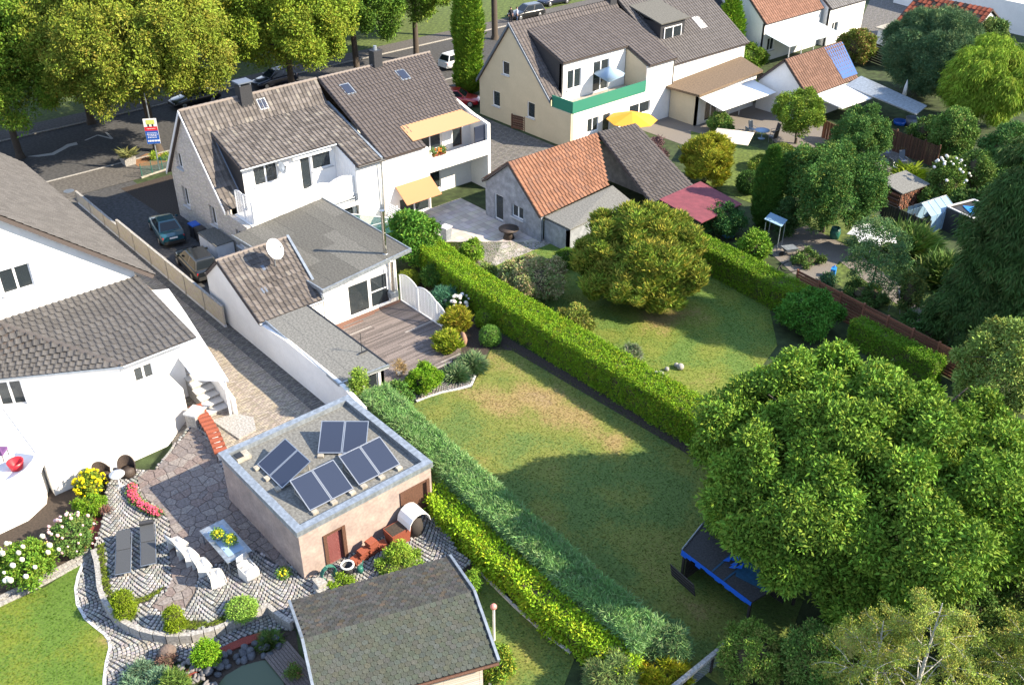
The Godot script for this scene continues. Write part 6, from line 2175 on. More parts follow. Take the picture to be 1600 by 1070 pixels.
func skin(bones: Array, cell: float) -> SurfaceTool:
	var box3 := AABB(bones[0][0], Vector3.ZERO)
	for b in bones:
		for k in 2: box3 = box3.merge(AABB(b[k] - Vector3.ONE * (b[2 + k] + 0.04), Vector3.ONE * 2 * (b[2 + k] + 0.04)))
	var n := Vector3i((box3.size / cell).ceil()) + Vector3i.ONE * 2
	var v := PackedFloat32Array()
	v.resize(n.x * n.y * n.z)
	for z in n.z:
		for y in n.y:
			for x in n.x: v[x + n.x * (y + n.y * z)] = bone_field(box3.position + Vector3(x, y, z) * cell, bones)
	var at := {}
	for z in n.z - 1:
		for y in n.y - 1:
			for x in n.x - 1:
				var sum := Vector3.ZERO
				var c := 0
				for e in [[0, 0, 0, 1, 0, 0], [0, 1, 0, 1, 1, 0], [0, 0, 1, 1, 0, 1], [0, 1, 1, 1, 1, 1], [0, 0, 0, 0, 1, 0], [1, 0, 0, 1, 1, 0], [0, 0, 1, 0, 1, 1], [1, 0, 1, 1, 1, 1], [0, 0, 0, 0, 0, 1], [1, 0, 0, 1, 0, 1], [0, 1, 0, 0, 1, 1], [1, 1, 0, 1, 1, 1]]:
					var p := v[x + e[0] + n.x * (y + e[1] + n.y * (z + e[2]))]
					var q := v[x + e[3] + n.x * (y + e[4] + n.y * (z + e[5]))]
					if (p < 0) != (q < 0):
						sum += Vector3(e[0], e[1], e[2]).lerp(Vector3(e[3], e[4], e[5]), p / (p - q))
						c += 1
				if c > 0: at[Vector3i(x, y, z)] = box3.position + (Vector3(x, y, z) + sum / c) * cell
	var s := S()
	s.set_smooth_group(0)
	for key in at:
		var i: Vector3i = key
		for ax in 3:
			var d := Vector3i.ZERO
			d[ax] = 1
			var j := i + d
			if j.x >= n.x or j.y >= n.y or j.z >= n.z: continue
			var p := v[i.x + n.x * (i.y + n.y * i.z)]
			var q := v[j.x + n.x * (j.y + n.y * j.z)]
			if (p < 0) == (q < 0): continue
			var u := Vector3i.ZERO
			var w := Vector3i.ZERO
			u[(ax + 1) % 3] = 1
			w[(ax + 2) % 3] = 1
			if at.has(i - u) and at.has(i - w) and at.has(i - u - w):
				face(s, [at[i], at[i - u], at[i - u - w], at[i - w]], Vector3(d) * (1.0 if p < 0 else -1.0))
	return s

func person(label: String, at: Vector3, turn: float, top, legs, tall: float):
	var t := thing("person", label, "person", at, turn)
	var k := tall / 1.75
	var V := func(x, y, z): return Vector3(x, y, z) * k
	var torso := [[V.call(0, 0.98, 0), V.call(0, 1.25, 0.01), 0.13 * k, 0.15 * k], [V.call(-0.15, 1.4, 0), V.call(0.15, 1.4, 0), 0.075 * k, 0.075 * k], [V.call(0, 1.25, 0), V.call(0, 1.42, 0), 0.15 * k, 0.1 * k]]
	var arms := [[V.call(-0.2, 1.4, 0), V.call(-0.25, 1.13, 0.02), 0.055 * k, 0.045 * k], [V.call(-0.25, 1.13, 0.02), V.call(-0.2, 0.9, -0.12), 0.042 * k, 0.033 * k], [V.call(0.2, 1.4, 0), V.call(0.25, 1.13, 0.02), 0.055 * k, 0.045 * k], [V.call(0.25, 1.13, 0.02), V.call(0.24, 0.88, -0.04), 0.042 * k, 0.033 * k]]
	var hips := [[V.call(-0.09, 0.95, 0), V.call(-0.1, 0.5, -0.02), 0.095 * k, 0.062 * k], [V.call(-0.1, 0.5, -0.02), V.call(-0.11, 0.08, 0.02), 0.06 * k, 0.042 * k], [V.call(0.09, 0.95, 0), V.call(0.11, 0.5, -0.03), 0.095 * k, 0.062 * k], [V.call(0.11, 0.5, -0.03), V.call(0.12, 0.08, 0.04), 0.06 * k, 0.042 * k], [V.call(-0.11, 0.05, 0.02), V.call(-0.12, 0.04, -0.16), 0.045 * k, 0.038 * k], [V.call(0.12, 0.05, 0.04), V.call(0.13, 0.04, -0.14), 0.045 * k, 0.038 * k]]
	var head := [[V.call(0, 1.42, 0), V.call(0, 1.56, -0.01), 0.055 * k, 0.06 * k], [V.call(0, 1.62, -0.02), V.call(0, 1.67, 0.01), 0.085 * k, 0.092 * k], [V.call(0, 1.62, -0.1), V.call(0, 1.6, -0.115), 0.016 * k, 0.018 * k]]
	for x in [-1, 1]:
		# palm, four fingers and a thumb
		var wx: float = -0.2 if x < 0 else 0.24
		var wy: float = 0.9 if x < 0 else 0.88
		var wz: float = -0.12 if x < 0 else -0.04
		head.append([V.call(wx, wy, wz), V.call(wx, wy - 0.08, wz - 0.02), 0.03 * k, 0.034 * k])
		for f in 4: head.append([V.call(wx, wy - 0.08, wz - 0.045 + f * 0.02), V.call(wx - x * 0.015, wy - 0.15 - 0.01 * (f % 3), wz - 0.06 + f * 0.02), 0.01 * k, 0.008 * k])
		head.append([V.call(wx, wy - 0.03, wz - 0.05), V.call(wx, wy - 0.1, wz - 0.085), 0.012 * k, 0.009 * k])
	var body := torso + arms + hips + head
	obj("body", skin(body, 0.03), M.skin, t)
	var grow := func(bones, r):
		var o := []
		for b in bones: o.append([b[0], b[1], b[2] + r, b[3] + r])
		return o
	obj("shirt", skin(grow.call(torso + [arms[0], arms[2]], 0.014), 0.03), top, t)
	obj("trousers", skin(grow.call(hips.slice(0, 4), 0.014), 0.03), legs, t)
	var s := S()
	ball(s, V.call(0, 1.685, 0.02), Vector3(0.098, 0.1, 0.11) * k, 12, 8)
	obj("hair", s, M.hair, t)
	for x in [-0.034, 0.034]:
		s = S()
		ball(s, V.call(x, 1.645, -0.098), Vector3.ONE * 0.012, 8, 5)
		obj("eye", s, M.dark_glass, t)
	return t

# ---------------------------------------------------------------- street
func print_sheet(w: int, h: int, bands: Array, sd: int) -> ImageTexture:
	var im := Image.create(w, h, false, Image.FORMAT_RGB8)
	for b in bands: im.fill_rect(Rect2i(0, int(b[0] * h), w, int((b[1] - b[0]) * h) + 1), b[2])
	var r := RandomNumberGenerator.new()
	r.seed = sd
	return ImageTexture.create_from_image(im)

func street_things():
	# painted marks on the street: a stretched arrow and a zigzag
	var s := S()
	var arrow := [Vector2(20.10, -82.74), Vector2(20.93, -82.48), Vector2(21.86, -82.23), Vector2(22.86, -82.85), Vector2(23.51, -83.34), Vector2(24.30, -83.33), Vector2(24.16, -82.68), Vector2(23.48, -82.69), Vector2(22.86, -82.29), Vector2(21.86, -81.67), Vector2(20.78, -82.06)]
	flat(s, arrow, 0.009)
	struct("road_arrow_marking", s, M.road_paint)
	s = S()
	var zz := [Vector2(24.97, -83.24), Vector2(26.27, -83.80), Vector2(26.85, -82.09), Vector2(27.05, -83.93)]
	for i in zz.size() - 1:
		var d: Vector2 = (zz[i + 1] - zz[i]).normalized().orthogonal() * 0.09
		flat(s, [zz[i] - d, zz[i + 1] - d, zz[i + 1] + d, zz[i] + d], 0.009 + 0.004 * i)
	struct("zigzag_marking", s, M.road_paint)
	s = S()
	var c0: Vector2 = Vector2(20.06, -73.58)
	prism(s, [c0 + Vector2(0.4, 0), c0 + Vector2(0.28, 0.28), c0 + Vector2(0, 0.4), c0 + Vector2(-0.28, 0.28), c0 + Vector2(-0.4, 0), c0 + Vector2(-0.28, -0.28), c0 + Vector2(0, -0.4), c0 + Vector2(0.28, -0.28)], 0.02, 0.04)
	tag(obj("manhole_cover", s, M.lead), "round manhole cover at the mouth of the left drive", "manhole cover")
	# poster on its leaning pole
	var t := thing("poster_pole", "grey lamp pole carrying a blue, red and white poster by the drive", "poster pole", Vector3(26.9, 0, -72.9))
	s = S()
	tube(s, Vector3.ZERO, Vector3(0, 6.2, 0), 0.06, 0.045, 8)
	obj("pole", s, M.zinc, t)
	var b := Basis(Vector3.UP, -0.55)
	s = S()
	box(s, b * Vector3(0, 3.25, 0.09), Vector3(0.98, 2.0, 0.03), b)
	var board := obj("poster_board", s, M.white_plastic, t)
	for q in [[2.27, 3.3, M.blue_plastic], [3.3, 3.62, M.red_plastic]]:
		s = S()
		box(s, b * Vector3(0, (q[0] + q[1]) / 2, 0.112), Vector3(0.95, q[1] - q[0], 0.006), b)
		obj("printed_band", s, q[2], board)
	s = S()
	box(s, b * Vector3(0.02, 3.98, 0.112), Vector3(0.62, 0.34, 0.006), b)
	obj("printed_figure", s, mat("lime_print", L(0.55, 0.6, 0.15), 0.6), board)
	for x in [-0.16, 0.16]:
		s = S()
		box(s, b * Vector3(x, 3.72, 0.112), Vector3(0.13, 0.2, 0.006), b)
		obj("printed_figure", s, M.dark_wood, board)
	for q in [[3.46, 0.62, 0.045], [3.12, 0.7, 0.05], [3.0, 0.78, 0.05], [2.88, 0.66, 0.05], [2.76, 0.72, 0.05], [2.5, 0.8, 0.13]]:
		# the print is too small to be read: bars of white lettering
		var x: float = -q[1] / 2.0
		while x < q[1] / 2.0 - 0.03:
			var w := rng.randf_range(0.03, 0.11) * (2.0 if q[2] > 0.1 else 1.0)
			s = S()
			box(s, b * Vector3(x + w / 2, q[0], 0.119), Vector3(w, q[2], 0.006), b)
			obj("printed_letters", s, M.white_plastic, board)
			x += w + 0.035
	t = thing("planter_stone", "square concrete planter with dry grasses on the pavement", "planter", Vector3(25.63, 0.03, -75.78))
	s = S()
	hull2(s, [Vector3(-0.4, 0, -0.4), Vector3(0.4, 0, -0.4), Vector3(0.4, 0, 0.4), Vector3(-0.4, 0, 0.4)], [Vector3(-0.5, 0.6, -0.5), Vector3(0.5, 0.6, -0.5), Vector3(0.5, 0.6, 0.5), Vector3(-0.5, 0.6, 0.5)])
	obj("trough", s, M.stone_pale, t)
	crown(t, Vector3(0, 0.65, 0), Vector3(0.35, 0.15, 0.35), 0, 0.2, 14, "blade", 0.9, Color(0.2, 0.18, 0.07), Color(0, 0, 0), 0.0, "foliage")
	area("tree_pit", [Vector2(26.01, -76.16), Vector2(27.58, -76.97), Vector2(29.03, -76.07), Vector2(28.55, -74.31), Vector2(27.01, -74.22), Vector2(25.95, -74.80)], 0.036, M.mulch if false else mat("clay_soil", L(0.34, 0.17, 0.08), 0.95, M.soil.albedo_texture, 0.8))
	shrub("pit_plant", "bright green weeds left of the street tree's foot", "plant", Vector3(27.57, 0.00, -75.34), 0.43, 0.93, "fine", 1.2, 40.0, Color(0.2, 0.26, 0.03), Color(0, 0, 0), 0.0, 5)
	shrub("pit_plant", "bright green weeds right of the street tree's foot", "plant", Vector3(28.28, 0.00, -74.74), 0.46, 0.80, "fine", 1.2, 40.0, Color(0.2, 0.26, 0.03), Color(0, 0, 0), 0.0, 5)
	person("person in dark clothes standing by the black car", Vector3(76.4, 0.05, -88.1), 2.6, M.shirt_dark, M.shirt_dark, 1.78)
	person("person in a pale blue shirt standing by the black car", Vector3(77.25, 0.05, -88.0), -2.2, M.shirt_pale, M.jeans, 1.7)

# ---------------------------------------------------------------- terrace
func cobbles(n: String, region: Array, cuts: Array, y: float, step: float, bandw: float, turn: float, tone: Color):
	var p := PackedVector2Array(region)
	var r := Rect2(p[0], Vector2.ZERO)
	for q in p: r = r.expand(q)
	var cp := []
	for c in cuts: cp.append(PackedVector2Array(c))
	if not clumps.has("cobble"):
		var s := S()
		var lo := []
		var hi := []
		var mid := []
		for q in [[-0.5, -0.42], [-0.42, -0.5], [0.42, -0.5], [0.5, -0.42], [0.5, 0.42], [0.42, 0.5], [-0.42, 0.5], [-0.5, 0.42]]:
			lo.append(Vector3(q[0], -0.3, q[1]))
			mid.append(Vector3(q[0], 0.1, q[1]))
			hi.append(Vector3(q[0] * 0.72, 0.26, q[1] * 0.72))
		hull2(s, lo, mid)
		hull2(s, mid, hi)
		s.generate_normals()
		clumps["cobble"] = s.commit()
	var xf := []
	var cs := []
	var c := r.get_center()
	var rad := r.size.length() / 2 + bandw
	var ca := cos(turn)
	var sa := sin(turn)
	var bands := int(2 * rad / bandw)
	for bi in bands:
		for row in int(2 * rad / step):
			var cnt := int(bandw * 1.08 / step)
			for k in cnt:
				var t := (k + (0.25 if row % 2 == 0 else 0.75)) / cnt - 0.5
				var lx := (bi + 0.5 + t) * bandw - rad
				var ly := row * step - rad + bandw * 0.22 * (1.0 - 4 * t * t)
				var slope := -bandw * 0.22 * 8 * t / bandw
				var q := c + Vector2(lx * ca - ly * sa, lx * sa + ly * ca)
				if not Geometry2D.is_point_in_polygon(q, p): continue
				var skip := false
				for z in cp:
					if Geometry2D.is_point_in_polygon(q, z): skip = true
				if skip: continue
				var b := Basis(Vector3.UP, -turn - atan(slope) + rng.randf_range(-0.1, 0.1))
				var w := bandw / cnt * sqrt(1 + slope * slope) * 0.9
				b = b * Basis.from_scale(Vector3(minf(w, step * 1.1) * rng.randf_range(0.74, 0.88), step, step * cos(atan(slope)) * rng.randf_range(0.82, 0.93)))
				xf.append(Transform3D(b, Vector3(q.x, y + rng.randf() * 0.008, q.y)))
				cs.append(jit(tone, 0.26, Color(tone.r * 1.4, tone.g * 1.36, tone.b * 1.3), 0.2))
	return many(n, clumps["cobble"], xf, cs, M.cobble_face)

func edge_row(parent, n: String, line: Array, w: float, y0: float, y1: float, step: float, m):
	for k in line.size() - 1:
		var a: Vector2 = line[k]
		var b: Vector2 = line[k + 1]
		var cnt := maxi(1, int(a.distance_to(b) / step))
		for j in cnt:
			var p := a.lerp(b, float(j) / cnt)
			var q := a.lerp(b, (j + 0.94) / cnt)
			var s := S()
			var bb := Basis(Vector3.UP, atan2(-(q - p).y, (q - p).x) + rng.randf_range(-0.02, 0.02))
			var len := p.distance_to(q)
			box(s, Vector3((p.x + q.x) / 2, (y0 + y1) / 2, (p.y + q.y) / 2), Vector3(len, y1 - y0, w * rng.randf_range(0.94, 1.05)), bb)
			obj(n, s, m, parent)

func terrace():
	var T := 0.4
	var wall_line := [Vector2(6.77, -34.60), Vector2(6.58, -33.72), Vector2(6.36, -33.01), Vector2(6.15, -32.36), Vector2(6.03, -31.73), Vector2(5.99, -31.11), Vector2(6.02, -30.56), Vector2(6.13, -30.08), Vector2(6.28, -29.60), Vector2(6.49, -29.13), Vector2(6.79, -28.66), Vector2(7.12, -28.25), Vector2(7.49, -27.93), Vector2(7.85, -27.66), Vector2(8.26, -27.47), Vector2(8.65, -27.34), Vector2(9.03, -27.26), Vector2(9.43, -27.25), Vector2(9.81, -27.18), Vector2(10.18, -27.11), Vector2(10.78, -27.07)]
	var edge: Array = wall_line + [Vector2(10.99, -25.76), Vector2(12.56, -25.13), Vector2(17.05, -23.58), Vector2(18.36, -23.63), Vector2(18.31, -24.67), Vector2(18.96, -26.49), Vector2(18.51, -27.65), Vector2(19.22, -29.20), Vector2(13.96, -37.22), Vector2(14.12, -40.39), Vector2(10.91, -37.92), Vector2(9.62, -39.35), Vector2(8.70, -38.05), Vector2(7.84, -36.27)]
	var s := S()
	prism(s, edge, -0.01, T)
	struct("terrace_base", s, M.mortar)
	var tw := thing("terrace_wall", "pale curved retaining wall round the cobbled terrace", "retaining wall")
	edge_row(tw, "wall_stone", wall_line, 0.2, 0.0, T + 0.07, 0.3, M.stone_pale)
	edge_row(tw, "wall_stone", [Vector2(10.78, -27.07), Vector2(10.83, -26.55), Vector2(10.90, -26.10), Vector2(11.05, -25.67)], 0.2, 0.0, T + 0.07, 0.3, M.stone_pale)
	var flags := [Vector2(10.12, -37.94), Vector2(9.70, -36.54), Vector2(9.98, -35.35), Vector2(9.95, -34.17), Vector2(9.47, -32.96), Vector2(9.11, -32.36), Vector2(8.57, -30.95), Vector2(8.06, -30.37), Vector2(7.29, -30.02), Vector2(7.47, -29.47), Vector2(8.23, -29.07), Vector2(8.93, -29.62), Vector2(9.46, -30.41), Vector2(10.09, -30.49), Vector2(11.94, -30.11), Vector2(12.33, -28.06), Vector2(13.34, -30.43), Vector2(13.27, -35.56), Vector2(13.82, -37.60), Vector2(13.90, -39.95), Vector2(10.96, -37.88), Vector2(10.73, -38.14)]
	# planting strips on the terrace
	var strip1 := [Vector2(6.99, -34.81), Vector2(7.26, -34.68), Vector2(6.92, -33.68), Vector2(6.62, -32.55), Vector2(6.39, -31.60), Vector2(6.54, -30.15), Vector2(6.74, -30.06), Vector2(6.40, -29.76), Vector2(6.23, -30.33), Vector2(6.13, -31.20), Vector2(6.25, -32.27), Vector2(6.68, -33.69)]
	var strip2 := [Vector2(7.99, -28.55), Vector2(8.71, -27.74), Vector2(9.63, -27.68), Vector2(9.98, -27.77), Vector2(9.83, -27.38), Vector2(8.84, -27.46), Vector2(7.98, -27.88), Vector2(7.68, -28.22)]
	var strip3 := [Vector2(6.74, -30.94), Vector2(7.36, -30.66), Vector2(8.12, -30.69), Vector2(8.10, -30.52), Vector2(7.36, -30.40), Vector2(6.66, -30.48)]
	var k := 0
	for q in [strip1, strip2, strip3]:
		area("planting_strip", q, T + 0.012, M.soil)
		tufts("ground_cover", q, T + 0.01, 150.0, Color(0.2, 0.24, 0.03), Color(0.1, 0.15, 0.03), 0.14)
	cobbles("terrace_cobbles", edge, [flags, strip1, strip2, strip3, [Vector2(12.6, -33.75), Vector2(19.1, -33.75), Vector2(19.1, -27.3), Vector2(12.6, -27.3)]], T, 0.165, 1.25, 0.35, Color(0.41, 0.405, 0.395))
	# flagstones: cells grown round scattered points
	s = S()
	flat(s, flags, T + 0.008)
	var bed := struct("flagstone_path", s, M.mortar_warm)
	var fp := PackedVector2Array(flags)
	var r := Rect2(fp[0], Vector2.ZERO)
	for q in fp: r = r.expand(q)
	var seeds := []
	var cell := 0.46
	for j in int(r.size.y / cell) + 1:
		for i in int(r.size.x / cell) + 1:
			seeds.append(r.position + Vector2(i + rng.randf_range(-0.4, 0.4), j + rng.randf_range(-0.4, 0.4)) * cell)
	var fm := []
	for q in [[0.29, 0.245, 0.225], [0.25, 0.215, 0.205], [0.33, 0.29, 0.265], [0.27, 0.21, 0.19]]:
		fm.append(mat("flag_%d" % fm.size(), L(q[0], q[1], q[2]), 0.85, M.soil.albedo_texture, 0.6))
	for c in seeds:
		var poly := PackedVector2Array([c + Vector2(-0.6, -0.6), c + Vector2(0.6, -0.6), c + Vector2(0.6, 0.6), c + Vector2(-0.6, 0.6)])
		for o in seeds:
			if o == c or c.distance_squared_to(o) > 1.44: continue
			var m: Vector2 = (c + o) / 2
			var d: Vector2 = (o - c).normalized()
			var e := d.orthogonal() * 3
			var res := Geometry2D.intersect_polygons(poly, PackedVector2Array([m + e, m - e, m - e - d * 6, m + e - d * 6]))
			if res.size() > 0: poly = res[0]
		for big in Geometry2D.intersect_polygons(poly, fp):
			for small in Geometry2D.offset_polygon(big, -0.014):
				if small.size() < 3: continue
				s = S()
				prism(s, Array(small), T + 0.004, T + 0.03 + rng.randf() * 0.012)
				obj("flagstone", s, fm[rng.randi() % 4], bed)
	# lower path round the terrace
	var path := [Vector2(6.77, -34.84), Vector2(6.40, -34.66), Vector2(5.52, -33.41), Vector2(5.23, -32.43), Vector2(5.17, -31.47), Vector2(5.44, -30.22), Vector2(5.38, -29.52), Vector2(4.88, -28.76), Vector2(4.24, -27.24), Vector2(4.93, -26.83), Vector2(5.53, -27.35), Vector2(6.41, -27.43), Vector2(7.45, -26.92), Vector2(8.52, -26.71), Vector2(10.04, -26.51), Vector2(10.98, -25.70), Vector2(11.78, -26.08), Vector2(11.35, -27.57), Vector2(9.90, -28.60), Vector2(8.59, -29.29), Vector2(6.95, -31.62), Vector2(7.07, -33.88)]
	area("lower_path_base", path, 0.012, M.mortar)
	cobbles("lower_path", path, [edge], 0.014, 0.165, 1.25, -0.9, Color(0.41, 0.405, 0.395))
	var le := thing("lawn_kerb", "row of small kerb stones between the left lawn and cobbled path", "edging")
	edge_row(le, "kerb_stone", [Vector2(6.44, -34.83), Vector2(5.82, -34.00), Vector2(5.48, -33.36), Vector2(5.21, -32.45), Vector2(5.17, -31.52), Vector2(5.31, -30.79), Vector2(5.43, -30.27), Vector2(5.45, -29.88), Vector2(5.34, -29.48), Vector2(4.96, -28.89), Vector2(4.61, -28.22), Vector2(4.33, -27.53)], 0.12, 0.0, 0.05, 0.16, M.sill)
	var bk := thing("bed_kerb", "double row of pale cobbles edging the flower bed by the lawn", "edging")
	edge_row(bk, "kerb_stone", [Vector2(2.62, -34.43), Vector2(3.87, -34.47), Vector2(4.92, -34.54), Vector2(6.00, -34.61), Vector2(6.79, -34.82)], 0.2, 0.0, 0.12, 0.17, M.stone_pale)
	edge_row(bk, "kerb_stone", [Vector2(2.67, -34.75), Vector2(3.92, -34.76), Vector2(4.96, -34.80), Vector2(6.05, -34.87), Vector2(6.80, -35.07)], 0.2, 0.0, 0.16, 0.17, M.stone_pale)
	area("flower_bed", [Vector2(2.55, -34.99), Vector2(4.53, -34.89), Vector2(6.70, -35.01), Vector2(7.46, -35.68), Vector2(7.91, -36.68), Vector2(8.79, -38.41), Vector2(9.20, -42.28), Vector2(6.11, -39.47), Vector2(3.84, -39.25)], 0.06, M.soil)
	s = S()
	prism(s, [Vector2(6.19, -35.62), Vector2(6.76, -34.91), Vector2(7.47, -35.64), Vector2(7.97, -36.48), Vector2(8.48, -37.60), Vector2(8.00, -37.57), Vector2(7.30, -36.64)], 0.0, 0.12)
	struct("red_mulch", s, M.mulch)

func pond():
	area("pond_water", [Vector2(7.06, -24.58), Vector2(7.49, -25.12), Vector2(8.04, -25.40), Vector2(8.72, -25.40), Vector2(9.37, -25.14), Vector2(9.84, -24.81), Vector2(9.72, -24.13), Vector2(9.07, -22.83)], 0.035, M.pond_water)
	area("rock_bed", [Vector2(6.86, -24.78), Vector2(7.58, -26.03), Vector2(8.38, -26.43), Vector2(9.87, -26.45), Vector2(11.11, -25.58), Vector2(10.50, -24.27), Vector2(9.32, -22.64)], 0.02, M.soil)
	s_mulch()
	var rings := [[Vector2(7.18, -25.00), Vector2(7.58, -25.51), Vector2(8.05, -25.72), Vector2(8.55, -25.68), Vector2(9.17, -25.54), Vector2(9.74, -25.20), Vector2(10.07, -24.83)], [Vector2(7.80, -25.72), Vector2(8.28, -25.85), Vector2(8.89, -25.80), Vector2(9.51, -25.66), Vector2(10.08, -25.32), Vector2(10.35, -24.93)], [Vector2(7.41, -25.66), Vector2(8.04, -26.11), Vector2(8.61, -26.10), Vector2(9.09, -26.00), Vector2(9.80, -25.80), Vector2(10.37, -25.54)]]
	var mats := [mat("rock_dark", L(0.085, 0.095, 0.115), 0.75, M.soil.albedo_texture, 1.0), mat("rock_blue", L(0.12, 0.13, 0.155), 0.75, M.soil.albedo_texture, 1.2), mat("rock_pale", L(0.3, 0.28, 0.27), 0.85, M.soil.albedo_texture, 1.0)]
	var variants := []
	for v in 6:
		var s := S()
		ball(s, Vector3.ZERO, Vector3(1, 0.72, 0.85), 9, 6, 0.14)
		s.generate_normals()
		variants.append(s.commit())
	var bank := thing("pond_rocks", "bank of dark rounded rocks round the pond", "rock edging")
	for ri in rings.size():
		var line: Array = rings[ri]
		for k in line.size() - 1:
			var cnt := int(line[k].distance_to(line[k + 1]) / 0.27)
			for j in cnt:
				var q: Vector2 = line[k].lerp(line[k + 1], (j + rng.randf() * 0.6) / cnt)
				var o := obj("rock", variants[rng.randi() % 6], mats[rng.randi() % 2], bank)
				o.position = Vector3(q.x + rng.randf_range(-0.06, 0.06), 0.07 + 0.07 * ri, q.y + rng.randf_range(-0.06, 0.06))
				o.rotation = Vector3(rng.randf() * 0.5, rng.randf() * TAU, rng.randf() * 0.5)
				o.scale = Vector3.ONE * rng.randf_range(0.13, 0.21)
	var scree := thing("stone_heap", "heap of pale broken stones left of the pond", "stones")
	for k in 42:
		var q: Vector2 = Vector2(7.24, -25.86) + Vector2(rng.randf_range(-0.35, 0.35), rng.randf_range(-1.0, 0.9))
		var o := obj("stone", variants[rng.randi() % 6], mats[2], scree)
		o.position = Vector3(q.x, 0.08 + rng.randf() * 0.1, q.y)
		o.rotation = Vector3(rng.randf() * TAU, rng.randf() * TAU, 0)
		o.scale = Vector3(1.0, 0.6, 0.7) * rng.randf_range(0.09, 0.18)
	var bl := thing("boulder", "brown boulder beside the blue conifer on the cobbled path", "boulder", Vector3(6.79, 0.00, -27.58))
	var s := S()
	ball(s, Vector3(0, 0.28, 0), Vector3(0.36, 0.34, 0.3), 10, 7, 0.14)
	obj("stone", s, mat("rock_brown", L(0.2, 0.15, 0.125), 0.9, M.soil.albedo_texture, 1.0), bl)
	for q in [[Vector3(8.40, 0.20, -26.15), "blue glass ball on the rocks at the left of the pond"], [Vector3(10.27, 0.20, -25.54), "blue glass ball on the rocks below the grass tuft"]]:
		s = S()
		ball(s, Vector3.ZERO, Vector3.ONE * 0.11, 14, 9)
		var o := obj("glass_ball", s, mat("blue_ball", L(0.03, 0.2, 0.5), 0.1))
		o.position = q[0]
		tag(o, q[1], "garden ball")
	# small deck by the pond
	var dk := thing("pond_deck", "grey board deck beside the pond under the summer house eaves", "deck")
	var c: Vector3 = Vector3(9.95, 0.10, -24.05)
	for k in 9:
		s = S()
		mm(s, Vector3(c.x - 0.45 + k * 0.12, 0.08, c.z - 1.2), Vector3(c.x - 0.45 + k * 0.12 + 0.105, 0.13, c.z + 2.0))
		obj("plank", s, M.plank_2, dk)

func s_mulch():
	var s := S()
	prism(s, [Vector2(8.36, -26.64), Vector2(8.84, -26.63), Vector2(9.43, -26.53), Vector2(10.04, -26.33), Vector2(9.99, -26.04), Vector2(9.57, -26.08), Vector2(9.01, -26.24), Vector2(8.42, -26.34)], 0.0, 0.09)
	struct("red_mulch", s, M.mulch)
	s = S()
	prism(s, [Vector2(6.62, -26.12), Vector2(7.02, -26.54), Vector2(7.31, -26.52), Vector2(7.38, -26.23), Vector2(7.02, -26.00), Vector2(6.64, -25.73)], 0.0, 0.1)
	struct("red_mulch", s, M.mulch)

